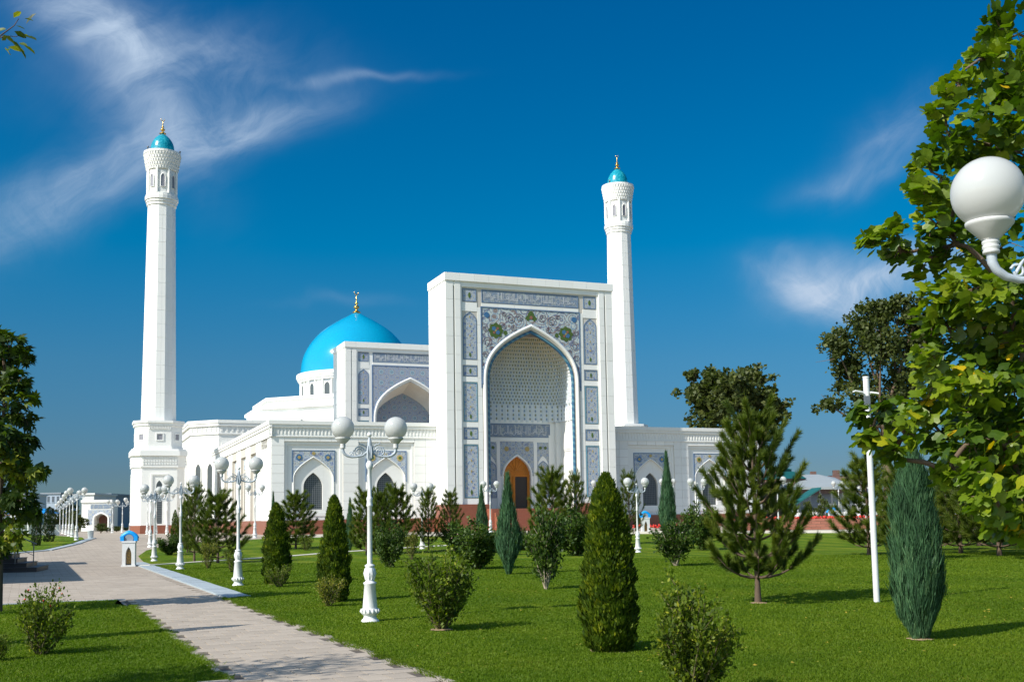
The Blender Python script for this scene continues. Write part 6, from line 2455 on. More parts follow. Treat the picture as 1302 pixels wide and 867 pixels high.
def limbs_to(root, start, clumps, seed, r0=0.05, bark='bark', rt=0.006):
    """every clump hangs on the nearest clump that lies closer to the trunk"""
    r = random.Random(seed)
    mb = MB()
    order = sorted(range(len(clumps)), key=lambda i: (clumps[i][0] - start(clumps[i][0])).length)
    par = {}
    for q, i in enumerate(order):
        c = clumps[i][0]
        st = start(c)
        best, bd_ = None, (c - st).length * 0.8
        for j in order[:q]:
            d = (c - clumps[j][0]).length + 0.25 * (clumps[j][0] - start(clumps[j][0])).length
            if d < bd_:
                best, bd_ = j, d
        par[i] = best
    load = {i: 1 for i in order}
    for i in reversed(order):
        if par[i] is not None:
            load[par[i]] += load[i]
    for i in order:
        c, R = clumps[i]
        b = start(c) if par[i] is None else clumps[par[i]][0]
        ra = min(r0, rt * 1.2 * sqrt(load[i]) + rt * 0.6)
        k = (c - b).length * 0.12
        m1 = b * 0.6 + c * 0.4 + Vector((r.uniform(-k, k), r.uniform(-k, k), r.uniform(-k, k) + k))
        m2 = b * 0.25 + c * 0.75 + Vector((r.uniform(-k, k), r.uniform(-k, k), r.uniform(-k, k)))
        mb.tube([b - root.location, m1 - root.location, m2 - root.location, c - root.location], [ra * 1.15, ra, ra * 0.85, ra * 0.7], 6)
        for j in range(6):
            d = Vector((r.gauss(0, 1), r.gauss(0, 1), r.gauss(0, 1))).normalized() * R * r.uniform(0.6, 1.0)
            mb.tube([c.lerp(m1, 0.2) - root.location, c + d * 0.5 + Vector((0, 0, 0.03)) - root.location, c + d - root.location], [rt * 1.6, rt, rt * 0.5], 4)
    mb.build('limbs', MAT[bark], root)

# right-hand tree: clumps given where they hang
TD = 8.4
tb = Vector((5.9, 8.9, 0))
tulip = thing('broadleaf_tree', 'near tree with big lobed leaves filling the right edge, a few turned yellow', 'tree', tb, 0)
mb = MB()
mb.tube([(0, 0, -0.1), (0.03, 0.02, 0.9), (-0.05, 0, 2.0), (-0.12, -0.05, 3.4), (-0.15, 0, 4.8), (-0.2, 0, 5.9)], [0.16, 0.12, 0.10, 0.075, 0.045, 0.015], 10)
mb.build('trunk', MAT['bark'], tulip)
TC = [(1270, 40, 24, 0), (1282, 85, 34, .2), (1235, 78, 20, 0), (1205, 110, 28, 0), (1250, 130, 38, .3), (1295, 140, 40, 0), (1185, 140, 24, 0), (1200, 185, 38, 0),
      (1165, 205, 22, 0), (1245, 185, 40, .5), (1160, 240, 22, -.1), (1190, 245, 34, .2), (1225, 260, 40, .6), (1290, 200, 40, .8), (1175, 285, 30, 0), (1130, 295, 20, -.2), (1105, 305, 17, -.2),
      (1140, 322, 20, 0), (1180, 330, 30, 0), (1215, 310, 36, .2), (1265, 310, 40, .6), (1195, 375, 30, -.1), (1230, 370, 38, 0), (1285, 370, 44, .2), (1180, 410, 22, 0), (1210, 425, 38, 0), (1260, 430, 44, .3),
      (1300, 440, 44, 0), (1175, 450, 22, 0), (1190, 480, 34, .2), (1235, 490, 44, -.2), (1285, 500, 44, 0), (1165, 520, 26, .1), (1120, 520, 20, -.3), (1088, 523, 17, -.4), (1145, 550, 28, -.2),
      (1100, 552, 20, -.4), (1190, 550, 34, -.1), (1235, 560, 42, -.2), (1285, 570, 42, -.3), (1130, 578, 15, -.3), (1210, 600, 22, -.3), (1250, 610, 30, -.4), (1290, 625, 36, -.5), (1245, 640, 20, -.6), (1275, 655, 22, -.6), (1225, 585, 30, .2), (1262, 590, 34, .3), (1298, 600, 36, .2), (1268, 545, 36, .4), (1225, 525, 30, .4), (1300, 550, 40, .6), (1265, 470, 36, .8), (1295, 390, 40, .9), (1240, 400, 34, .6), (1300, 660, 26, -.2),
      (1330, 60, 50, .2), (1350, 160, 60, 0), (1360, 300, 70, 0), (1370, 430, 70, 0), (1350, 560, 60, 0), (1440, 120, 90, .2), (1450, 280, 110, 0), (1450, 430, 110, .5), (1560, 200, 120, 0), (1570, 380, 120, 0), (1330, -30, 60, 0), (1430, -60, 80, 0)]
rs = np.random.RandomState(61)
P, O, CL = [], [], []
for (px, py, rp, dd) in TC:
    d_ = TD + dd + rs.uniform(-0.25, 0.35)
    c = at(px + (14 if px < 1260 and py < 290 else 6 if px < 1200 else 0), py, d_)
    R = rp / FPX * d_ * (0.82 if px < 1265 else 1)
    CL.append((c, R))
    n = int(14 + 1700 * R * R) if px < 1320 else int(550 * R * R)
    v = unit_rows(rs.normal(0, 1, (n, 3))) * (R * (0.35 + 0.75 * rs.rand(n)[:, None] ** 0.6)) * np.array([1, 1.25, 1])
    P.append(np.array(c) + v)
    cc = np.array([tb.x, tb.y, 3.4])
    O.append(unit_rows(v * 1.5 + (np.array(c) - cc) * 0.5))
P, O = np.concatenate(P), np.concatenate(O)
def tt_(rs, n, P):
    t = 0.38 + 0.18 * np.sin(P[:, 0] * 5 + 3 * np.sin(P[:, 2] * 4)) + rs.normal(0, 0.14, n)
    t = np.clip(t, 0.02, 0.74)
    return np.where(rs.rand(n) < 0.014, 0.97, t)
LV, LF = lobed_leaf()
leafy_tree(tulip, LV, LF, MAT['tulip_leaf'], P, O, 0.108, 62, tt_, 300, 'leaf')
def st_(c):
    z = max(1.3, min(5.4, c.z - 0.5))
    return Vector((tb.x - 0.1, tb.y, z))
limbs_to(tulip, st_, [q for q in CL], 63, 0.022)

# left tree: hanging clusters of long leaflets
lb = G(-3, 779)
chest = thing('chestnut_tree', 'chestnut-like tree with drooping leaf clusters at the left edge', 'tree', lb, 0)
mb = MB()
mb.tube([(0, 0, -0.1), (0.0, 0.02, 1.0), (-0.03, 0, 2.2), (0.0, 0, 3.6), (0.02, 0, 5.2)], [0.10, 0.075, 0.06, 0.045, 0.012], 9)
mb.build('trunk', MAT['bark'], chest)
LD = lb.y
LC = [(-2, 425, 16, 0), (20, 440, 22, 0), (38, 455, 11, 0), (5, 470, 24, .2), (30, 485, 18, 0), (45, 505, 10, 0), (12, 515, 26, 0), (38, 530, 16, .1), (8, 555, 26, -.2), (40, 560, 14, 0), (22, 585, 24, 0), (58, 598, 12, -.1), (38, 605, 16, 0),
      (8, 615, 26, .3), (35, 635, 20, 0), (50, 650, 10, 0), (10, 650, 24, 0), (20, 680, 20, -.3), (-2, 690, 22, 0), (-30, 450, 40, 0), (-35, 520, 50, 0), (-40, 590, 50, 0), (-35, 650, 44, 0), (-60, 480, 40, 0)]
rs = np.random.RandomState(71)
P, O, CL = [], [], []
for (px, py, rp, dd) in LC:
    d_ = LD + dd * 2
    c = at(px - 7, py, d_)
    R = rp / FPX * d_ * 0.85
    CL.append((c, R))
    n = int(9 + 170 * R * R * (3.2 if px > -20 else 1.2))
    v = unit_rows(rs.normal(0, 1, (n, 3))) * (R * (0.4 + 0.6 * rs.rand(n)[:, None] ** 0.5)) * np.array([1, 1.6, 1])
    P.append(np.array(c) + v)
    O.append(unit_rows(v * 2 + (np.array(c) - np.array([lb.x, lb.y, 3.6])) * 0.6))
P, O = np.concatenate(P), np.concatenate(O)
def tl_(rs, n, P):
    return np.clip(0.30 + 0.2 * np.sin(P[:, 2] * 4.5 + P[:, 0] * 3) + rs.normal(0, 0.2, n) + 0.25 * (P[:, 2] < 3.2), 0, 0.98)
PV_, PF_ = palm_leaf()
leafy_tree(chest, PV_, PF_, MAT['chestnut_leaf'], P, O, 0.22, 72, tl_, 300, 'leaf')
limbs_to(chest, lambda c: Vector((lb.x, lb.y, max(1.2, c.z - 0.7))), CL, 73, 0.03)

# slim tree left of the frame whose branch tip reaches into the upper left corner
sb_ = Vector((-8.3, 9.2, 0))
slim = thing('broadleaf_tree', 'slender tree outside the left edge whose small twig shows in the upper left corner', 'tree', sb_, 0)
mb = MB()
mb.tube([(0, 0, -0.1), (0.05, 0, 2.0), (0.0, 0.05, 4.2), (0.1, 0, 6.4)], [0.09, 0.07, 0.05, 0.012], 8)
mb.build('trunk', MAT['bark'], slim)
tipc = at(14, 48, 9.2)
tw = [Vector((-8.2, 9.2, 4.6)), Vector((-6.6, 9.2, 5.3)), at(-40, 60, 9.2), at(-5, 50, 9.2), at(18, 33, 9.2), at(24, 24, 9.2)]
tw2 = [at(-5, 50, 9.2), at(8, 46, 9.2), at(20, 47, 9.25), at(30, 44, 9.3)]
mb = MB()
mb.tube([q - sb_ for q in tw], [0.03, 0.022, 0.012, 0.007, 0.004, 0.003], 6)
mb.tube([q - sb_ for q in tw2], [0.005, 0.004, 0.003, 0.002], 5)
r = random.Random(4)
for k in range(9):
    z = 3.6 + k * 0.33
    a = r.uniform(0, 6.28)
    mb.tube([(0, 0, z), (0.3 * cos(a), 0.3 * sin(a), z + 0.25), (0.6 * cos(a), 0.6 * sin(a), z + 0.7)], [0.02, 0.012, 0.004], 5)
mb.build('limbs', MAT['bark'], slim)
rs = np.random.RandomState(81)
tips = [(17, 23), (31, 24), (33, 31), (20, 33), (27, 44), (31, 46), (24, 55), (18, 40), (5, 45), (2, 52), (10, 60), (20, 56), (29, 57), (12, 50), (-4, 40), (6, 62), (12, 64)]
P = np.array([np.array(at(a, b, 9.2 + rs.uniform(-.05, .05))) for a, b in tips])
crown = np.array([-8.2, 9.2, 5.0]) + rs.normal(0, 1, (1800, 3)) * np.array([0.42, 0.42, 0.85])
Pall = np.concatenate([P, crown])
Oall = unit_rows(np.concatenate([np.tile([0.6, 0, 0.2], (len(P), 1)), crown - np.array([-8.2, 9.2, 5.0])]) + 1e-4)
OV = np.array([(0, 0, 0), (0.26, 0.4, 0.05), (0.18, 0.8, 0.0), (0, 1, -0.1), (-0.18, 0.8, 0), (-0.26, 0.4, 0.05), (0, 0.5, -0.03)], np.float32)
OF = [(0, 1, 6), (1, 2, 6), (2, 3, 6), (3, 4, 6), (4, 5, 6), (5, 0, 6)]
leafy_tree(slim, OV, OF, MAT['chestnut_leaf'], Pall, Oall, 0.125, 82, lambda rs, n, P: np.clip(rs.normal(0.6, 0.25, n), 0, 1), 17, 'leaf')

# columnar trees left of the frame: they cast the long shadows across island and footpath
for (x, y, h, w, lb_) in ((-9.3, 15.4, 4.9, 0.30, 'nearer slim columnar tree outside the left edge, casting a long shadow'),
                          (-11.9, 21.1, 4.8, 0.19, 'farther slim columnar tree outside the left edge, casting a long shadow')):
    o = copy_tree(t4, (x, y, 0), x, lb_, 'dark columnar thujas on the far left lawn', (w / 0.17, w / 0.17, h))

# ------------------------------------------------------------------ street furniture
def white_post():
    b = G(1115, 767)
    h = at(1101, 480, b.y).z
    root = thing('camera_post', 'thin plain white post with a short crossarm of small boxes, at the right', 'post', b, 0)
    tip = at(1101, 480, b.y)
    mb = MB()
    mb.tube([(0, 0, -0.05), (tip.x - b.x, 0, tip.z)], [0.060, 0.060], 16)
    mb.lathe([(0.066, tip.z - 0.01), (0.066, tip.z + 0.02)], 16, (tip.x - b.x, 0, 0))
    mb.build('pole', MAT['white_paint'], root)
    c = at(1101, 500, b.y)
    for s, L in ((-1, 0.24), (1, 0.22)):
        mb = MB()
        x0 = c.x - b.x
        mb.tube([(x0, 0, c.z - 0.02), (x0 + s * 0.12, -0.02, c.z)], 0.02, 6)
        v = [(x0 + s * 0.07, -0.09, c.z + 0.00), (x0 + s * L, -0.12, c.z - 0.03 * s), (x0 + s * L, 0.08, c.z - 0.03 * s), (x0 + s * 0.07, 0.08, c.z)]
        if s < 0:
            v = [v[1], v[0], v[3], v[2]]
        mb.raw(v + [(q_[0], q_[1], q_[2] + 0.03) for q_ in v], [(0, 3, 2, 1), (4, 5, 6, 7), (0, 1, 5, 4), (1, 2, 6, 5), (2, 3, 7, 6), (3, 0, 4, 7)])
        mb.build('camera_box', MAT['white_paint'], root)
    mb = MB()
    mb.box(c.x - b.x - 0.05, c.x - b.x + 0.05, -0.10, 0, c.z - 0.22, c.z - 0.06)
    mb.build('junction_box', MAT['metal_rail'], root)
white_post()

def alms_box(px, py, label, first=None, scale=1.0, depth=None):
    b = G(px, py) if depth is None else gd(px, depth)
    if first is not None:
        return copy_tree(first, b, radians(10), label, 'small blue-roofed boxes', scale)
    root = thing('donation_box', label, 'donation box', b, radians(10), 'small blue-roofed boxes')
    mb = MB()
    mb.archslab(-0.26, 0.26, 0, 1.0, 0, 0.12, 0.45, 0.82, -0.18, 0.18, 0, p=2.2)
    mb.box(-0.26, 0.26, 0.16, 0.18, 0, 1.0)
    mb.box(-0.29, 0.29, -0.21, 0.21, -0.05, 0.05)
    mb.box(-0.28, 0.28, -0.2, 0.2, 0.98, 1.06)
    mb.build('cabinet', MAT['white_paint'], root)
    mb = MB()
    pts = [(-0.11, 0.06), (0.11, 0.06)] + [(0.11 * cos(a), 0.5 + 0.26 * sin(a)) for a in np.linspace(0, pi, 9)]
    mb.extr(pts, 0.02, 0.04, 0)
    for k in range(5):
        x = -0.09 + 0.045 * k
        mb.tube([(x, 0.0, 0.1), (x, 0.0, 0.68 - abs(x) * 1.2)], 0.008, 4, 1)
    for k in range(9):
        mb.tube([(-0.1, -0.003, 0.12 + 0.065 * k), (0.1, -0.003, 0.17 + 0.065 * k)], 0.007, 4, 1)
    mb.build('lattice_door', [MAT['glass_dark'], MAT['gold']], root)
    mb = MB()
    # roof: blue arch over a round white opening, with two corner knobs
    mb.tube([(-0.32, 0, 1.16), (-0.25, 0, 1.27), (-0.12, 0, 1.36), (0, 0, 1.40), (0.12, 0, 1.36), (0.25, 0, 1.27), (0.32, 0, 1.16)], [0.09, 0.10, 0.10, 0.11, 0.10, 0.10, 0.09], 10)
    mb.box(-0.35, -0.20, -0.16, 0.16, 1.06, 1.26)
    mb.box(0.20, 0.35, -0.16, 0.16, 1.06, 1.26)
    mb.build('blue_roof', MAT['box_blue'], root)
    mb = MB()
    pts = [(0.18 * cos(a), 1.16 + 0.17 * sin(a)) for a in np.linspace(0, 2 * pi, 20, endpoint=False)]
    mb.extr(list(pts), -0.10, 0.10)
    mb.build('round_tympanum', MAT['far_wall_grey'], root)
    return root
ab = alms_box(164, 719.5, 'white cabinet with a bright blue arched roof and gilt lattice door on the paving')
alms_box(821, 0, 'small far white cabinet with a blue arched roof at the plinth of the right wing', ab, 1.0, depth=72)

def bin_():
    b = gd(115, 78)
    root = thing('litter_bin', 'pale grey round litter bin at the end of the far left lawn', 'bin', b, 0)
    mb = MB()
    mb.lathe([(0.16, 0), (0.17, 0.03), (0.20, 0.5), (0.23, 0.53), (0.23, 0.58), (0.20, 0.58), (0.19, 0.40)], 20)
    for k in range(12):
        a = 2 * pi * k / 12
        mb.tube([(0.17 * cos(a), 0.17 * sin(a), 0.04), (0.205 * cos(a), 0.205 * sin(a), 0.5)], 0.012, 4)
    mb.build('bin_body', MAT['bin_grey'], root)
bin_()

# steps and shelter at the left edge
def shelter():
    A = Vector((-16.6, 32.8, 0))
    L = 20.5
    root = thing('shelter', 'flat-roofed shelter on a low platform outside the left edge, shading the paving', 'shelter', A, atan2(PD.y, PD.x))
    mb = MB()                                        # local x runs away along the path, y to the left
    mb.box(-0.2, L, 0, 7, 2.85, 3.1)
    mb.build('roof', MAT['roof_grey'], root)
    mb = MB()
    mb.box(3.0, L - 1, 0.9, 7, -0.1, 0.72)
    mb.build('platform', MAT['step_stone'], root)
    mb = MB()
    mb.box(3.6, L - 1.6, 1.5, 6.9, 0.72, 2.85)
    mb.build('wall', MAT['far_wall_grey'], root)
    for x in (0.2, 6, 12, L - 0.6):
        mb = MB()
        mb.box(x, x + 0.25, 0.15, 0.4, -0.1, 2.85)
        mb.build('post', MAT['metal_rail'], root)
    # notch of the shadow: a small canopy over the steps
    mb = MB()
    mb.box(15.8, 18.6, -1.0, 0, 2.85, 2.98)
    mb.build('canopy', MAT['roof_grey'], root)
    return root
sh = shelter()
stairs = thing('stone_steps', 'dark stone steps with thin metal handrails at the left edge of the plaza', 'steps', G(20, 727), radians(14))
def steps():
    b = stairs.location
    y = b.y
    for k, (pxe, pyt, pyb) in enumerate(((45, 721.5, 727), (31, 715.5, 721), (18, 709.5, 715), (9, 705, 709.5))):
        xr = at(pxe, 720, y).x - b.x
        mb = MB()
        mb.box(-4.5, xr, -0.05 + 0.34 * k, 2.6, 0.0 + 0.165 * k - (0.05 if k == 0 else 0), 0.165 * (k + 1) - 0.025)
        mb.box(-4.5, xr + 0.03, -0.08 + 0.34 * k, 2.6, 0.165 * (k + 1) - 0.025, 0.165 * (k + 1))
        mb.build('step', MAT['step_stone'], stairs)
    for pts in (((17.5, 712, 680), (41, 722, 684)),):
        mb = MB()
        a = at(18, 700, y).x - b.x
        c = at(41, 700, y).x - b.x
        mb.tube([(a, 0.25, 0.3), (a, 0.25, 1.42)], 0.022, 6)
        mb.tube([(c, 0.05, 0.1), (c, 0.05, 1.10)], 0.022, 6)
        mb.tube([(a - 2.5, 0.3, 1.42), (a, 0.25, 1.42), (c, 0.05, 1.10), (c + 0.1, 0.05, 1.06)], 0.022, 6)
        mb.tube([(a, 0.25, 0.95), (c, 0.05, 0.62)], 0.012, 6)
        mb.build('handrail', MAT['metal_rail'], stairs)
steps()

# ------------------------------------------------------------------ buildings in the distance
def slab_building(name, label, px0, px1, top, depth, mat, rows=0, cols_=0, roof=None, rz=0.0, thick=10, cat='building', wmat='far_window', parapet=0.3, wsize=0.5):
    a, b = at(px0, 660, depth), at(px1, 660, depth)
    ztop = at((px0 + px1) / 2, top, depth).z
    g0 = g(depth)
    root = thing(name, label, cat, (a.x, depth, g0), rz)
    w = (b.x - a.x)
    H = ztop - g0
    mb = MB()
    mb.box(0, w, 0, thick, -0.5, H)
    wall = mb.build('wall', MAT[mat], root)
    mb = MB()
    mb.box(-0.2, w + 0.2, -0.2, thick + 0.2, H, H + parapet)
    mb.build('roof', MAT[roof or mat], root)
    for j in range(rows):
        for i in range(cols_):
            cx = w * (i + 0.5) / cols_
            cz = H * (j + 0.55) / rows
            ww, wh = w / cols_ * wsize * 0.5, H / rows * 0.25
            mb = MB()
            mb.box(cx - ww, cx + ww, -0.03, 0.0, cz - wh, cz + wh, 0)
            mb.box(cx - ww - 0.08, cx + ww + 0.08, -0.08, -0.0, cz - wh - 0.12, cz - wh, 1)
            mb.build('window', [MAT[wmat], MAT[mat]], wall)
    return root
slab_building('apartment_building', 'bluish grey flat-roofed block far beyond the left row of lamps', 52, 76, 628, 230, 'far_wall_blue', 3, 4, 'far_wall_grey')
slab_building('apartment_building', 'low white house glimpsed through the leaves at far left', 17, 29, 629, 200, 'far_wall_white', 2, 2)
slab_building('apartment_building', 'grey rendered building just behind the little gatehouse at far left', 119, 140, 629.5, 190, 'far_wall_grey', 2, 4)
slab_building('apartment_building', 'white stair tower left of the grey rendered building at far left', 104, 119, 629, 180, 'far_wall_white', 1, 1)
slab_building('apartment_building', 'low pale terrace of houses between gatehouse and minaret', 139, 168, 664, 210, 'far_wall_blue', 1, 6)
slab_building('apartment_building', 'long low dark building beyond the far left lawn', -40, 72, 655, 240, 'far_wall_grey', 1, 10, 'brown_roof')

def gatehouse():
    D = 150
    a = at(103.5, 660, D)
    H = at(103.5, 640, D).z - g(D) + 3.3
    w = at(140, 660, D).x - a.x
    root = thing('gatehouse', 'little white gatehouse with blue tiled arch at the end of the plaza', 'gatehouse', (a.x, D, g(D)), radians(8))
    H = at(120, 638.5, D).z - g(D)
    mb = MB()
    c = w * 0.66
    mb.archslab(0, w, -0.5, H, c, 0.85, H * 0.40, H * 0.60, 0, 4, 0, zb=-0.5)
    wall = mb.build('wall', MAT['marble'], root)
    mb = MB()
    mb.box(-0.1, w + 0.1, -0.15, 4, H, H + 0.35)
    mb.build('cornice', MAT['marble'], wall)
    mb = MB()
    mb.archslab(w * 0.22, w * 0.985, 0.9, H * 0.74, c, 1.15, H * 0.40, H * 0.64, -0.05, 0, 0)
    mb.build('mosaic_spandrel', MAT['mosaic_window'], wall)
    mb = MB()
    mb.box(w * 0.3, w * 0.97, -0.05, 0, H * 0.78, H * 0.93)
    mb.build('mosaic_band', MAT['mosaic_band'], wall)
    mb = MB()
    mb.box(c - 1.0, c + 1.0, 2.6, 2.8, 0, H * 0.7)
    mb.build('gate_door', MAT['granite_red'], root)
    mb = MB()
    mb.tube([(p_[0], -0.02, p_[1]) for p_ in archpts(c, 1.0, 0, H * 0.40, H * 0.63, 2.7, 10)], 0.13, 6)
    mb.build('arch_moulding', MAT['marble'], root)
gatehouse()

# blue-roofed pavilion beyond the far left lawn
def blue_pavilion():
    D = 100
    a, b = at(-30, 650, D), at(57, 650, D)
    z = at(20, 648, D).z - g(D)
    root = thing('pavilion', 'low open pavilion with a bright blue roof behind the far left lawn', 'pavilion', (a.x, D, g(D)), 0)
    w = b.x - a.x
    mb = MB()
    for k in range(4):
        x0, x1 = w * k / 4, w * (k + 1) / 4 - 0.1
        mb.raw([(x0, 0, z - 0.35), (x1, 0, z - 0.35), (x1, 3.5, z - 0.35), (x0, 3.5, z - 0.35), (x0 + 0.4, 1.75, z + 0.1), (x1 - 0.4, 1.75, z + 0.1)], [(0, 1, 5, 4), (2, 3, 4, 5), (1, 2, 5), (3, 0, 4), (3, 2, 1, 0)])
    mb.build('roof', MAT['awning_blue'], root)
    for k in range(5):
        mb = MB()
        mb.box(w * k / 4 - 0.06, w * k / 4 + 0.06, 0.1, 0.22, -0.3, z - 0.35)
        mb.build('post', MAT['white_paint'], root)
    mb = MB()
    mb.box(0, w, 3.3, 3.4, -0.3, 1.0)
    mb.build('back_rail', MAT['white_paint'], root)
blue_pavilion()

# far trees as backdrop, each its own thing
def far_tree(px, top, width, depth, label, seed):
    p = gd(px, depth)
    h = at(px, top, depth).z - p.z
    w = width / FPX * depth
    if seed not in FT:
        cl = [(0, 0, .62, .22, .2), (.2, 0, .5, .2, .16), (-.2, .05, .5, .2, .16), (.05, .2, .75, .16, .12), (-.06, -.12, .8, .15, .12), (.15, -.15, .36, .18, .12), (-.16, .1, .34, .18, .12)]
        rr = random.Random(seed)
        cl = [(x + rr.uniform(-.06, .06), y + rr.uniform(-.06, .06), z + rr.uniform(-.05, .05), R_, w_) for x, y, z, R_, w_ in cl]
        o = make_broad(seed, 2600, 0.06, cl, 0.25)
        for ch in kids(o):
            if ch.name.startswith(('trunk', 'limbs')):
                for v in ch.data.vertices:
                    v.co.x *= 0.09
                    v.co.y *= 0.09
        mb = MB()
        FT[seed] = o
        o.location, o.scale, o['label'] = p, (w / .75, w / .75, h), label
    else:
        o = copy_tree(FT[seed], p, px, label, None, (w / .75, w / .75, h))
    o['group'] = 'distant trees round the plaza'
FT = {}
for (px, top, w, d, lb_, sd) in ((99, 652, 26, 140, 'bright green tree left of the gatehouse arch', 1), (86, 634, 26, 205, 'dark tree behind the heads of the left lamp row', 2), (70, 648, 22, 180, 'dark tree between the columnar thujas and the left lamp row', 2),
                                 (128, 664, 16, 118, 'low dark bushy tree before the gatehouse arch', 1), (136, 670, 14, 130, 'small tree right of the gatehouse', 2), (150, 668, 16, 150, 'small tree left of the blue-roofed box, far behind', 1),
                                 (160, 670, 14, 160, 'small dark tree right behind the blue-roofed box', 2), (30, 660, 26, 120, 'green tree behind the leaves of the chestnut', 1), (10, 664, 30, 110, 'bluish low tree at the far left edge', 2),
                                 (148, 672, 12, 135, 'tiny bush at the foot of a far lamp', 1), (218, 676, 16, 108, 'small dark bush at the foot of the minaret', 2)):
    far_tree(px, top, w, d, lb_, sd)

# right-hand terrace: planter wall, cafe roofs, fence
def right_side():
    D = 74
    a, b = at(930, 660, D), at(1360, 660, D)
    root = thing('planter_wall', 'low red brick planter wall topped with red flowers beyond the right lawn', 'wall', (a.x, D, g(D)), 0)
    w = b.x - a.x
    H = at(1050, 658.5, D).z - g(D)
    hb = 0.2
    nrow = 4
    hb = H / nrow
    n = 0
    mb2 = MB()
    for j in range(nrow):
        nb = int(w / 0.6)
        for i in range(nb):
            x0 = w * i / nb + (0.3 if j % 2 else 0)
            x1 = x0 + w / nb - 0.02
            pxx = 930 + (1360 - 930) * (x0 / w)
            m_ = MB()
            if n < 150 and 1000 < pxx < 1110:
                m_.box(0, x1 - x0, 0, 0.3, 0, hb - 0.02)
                o = m_.build('wall_block', MAT['brick_red'], root)
                o.location = (x0, 0.01 * ((i * 7 + j) % 3), j * hb)
                n += 1
            else:
                mb2.box(x0, x1, 0, 0.3, j * hb, (j + 1) * hb - 0.02)
    o = mb2.build('wall_blocks', MAT['brick_red'], root)
    o['kind'] = 'stuff'
    mb = MB()
    mb.box(-0.1, w, 0.05, 0.9, -0.2, H - 0.05)
    mb.build('wall_core', MAT['kerb_stone'], root)
    rs_ = random.Random(3)
    mb = MB()
    for i in range(700):
        x = rs_.uniform(0, w)
        s = rs_.uniform(0.05, 0.1)
        mb.sphere((x, rs_.uniform(0.05, 0.7), H + rs_.uniform(-0.02, 0.10)), s, 5, 3)
    o = mb.build('red_flowers', MAT['flower_red'], None, (a.x, D, g(D)))
    tag(o, 'band of small red flowers on the brick planter wall', 'flowers', kind='stuff')
    # cafe with grey glass front and pale sloping roof
    D2 = 100
    a, b = at(1000, 655, D2), at(1092, 655, D2)
    z1 = at(1040, 617, D2).z - g(D2)
    zr = at(1040, 606, D2 + 4).z - g(D2)
    cafe = thing('cafe', 'cafe with a pale sloping sheet roof and a grey glazed front', 'cafe', (a.x, D2, g(D2)), 0)
    w = b.x - a.x
    mb = MB()
    mb.box(0.5, w, 1.0, 6, -0.3, z1 - 0.6)
    mb.build('wall', MAT['far_wall_grey'], cafe)
    mb = MB()
    mb.raw([(-0.8, 0, z1 - 0.35), (w, 0, z1 - 0.35), (w, 7, zr), (-0.8, 5, zr), (-0.8, 0, z1 - 0.15), (w, 0, z1 - 0.15), (w * 0.72, 6, zr + 0.3), (-0.8, 5, zr + 0.3)], [(0, 3, 2, 1), (4, 5, 6, 7), (0, 1, 5, 4), (1, 2, 6, 5), (2, 3, 7, 6), (3, 0, 4, 7)])
    mb.build('roof', MAT['sheet_roof'], cafe)
    mb = MB()
    mb.box(0, w, 0.4, 0.5, z1 - 0.75, z1 - 0.35)
    mb.build('fascia', MAT['brown_roof'], cafe)
    for k in range(7):
        mb = MB()
        x = 0.3 + (w - 0.6) * k / 6
        mb.box(x - 0.07, x + 0.07, 0.3, 0.44, -0.3, z1 - 0.7)
        mb.build('post', MAT['metal_rail'], cafe)
    # teal-roofed turret
    D3 = 104
    c = at(995, 655, D3)
    tu = thing('turret', 'small turret with stepped teal roof beside the cafe', 'turret', (c.x, D3, g(D3)), radians(30))
    zz = at(995, 609, D3).z - g(D3)
    zt = at(990, 594, D3).z - g(D3)
    mb = MB()
    mb.box(-1.6, 1.6, -1.6, 1.6, -0.3, zz)
    mb.build('wall', MAT['brown_roof'], tu)
    mb = MB()
    for r0, r1, z0, z1_ in ((2.4, 1.2, zz, zz + 0.7), (1.1, 0.3, zz + 0.9, zt)):
        mb.lathe([(r0, z0), (r1, z1_), (0.01, z1_ + 0.05)], 4, rot=pi / 4, sm=False)
    mb.box(-0.7, 0.7, -0.7, 0.7, zz + 0.6, zz + 0.95)
    mb.build('roof', MAT['teal_roof'], tu)
    mb = MB()
    # teal awning sloping to the left of the cafe
    c0, c1 = at(1014, 622, 96), at(1034, 634, 96)
    mb = MB()
    p0, p1 = at(1036, 620, 97), at(1008, 642, 95)
    o_ = thing('awning', 'sloping teal awning beside the cafe posts', 'awning', (p1.x, 95, g(95)), 0)
    dx, dz0, dz1 = p0.x - p1.x, p1.z - g(95), p0.z - g(95)
    mb.raw([(0, 0, dz0), (dx, 0, dz1), (dx, 3, dz1), (0, 3, dz0), (0, 0, dz0 - .15), (dx, 0, dz1 - .15), (dx, 3, dz1 - .15), (0, 3, dz0 - .15)], [(0, 1, 2, 3), (7, 6, 5, 4), (0, 4, 5, 1), (1, 5, 6, 2), (2, 6, 7, 3), (3, 7, 4, 0)])
    mb.build('cloth', MAT['teal_roof'], o_)
    for x, zt_ in ((0.1, dz0 + 0.05), (dx - 0.1, dz1 - 0.1)):
        mb = MB()
        mb.box(x - 0.05, x + 0.05, 0.1, 0.2, -0.2, zt_ - 0.1)
        mb.build('post', MAT['metal_rail'], o_)
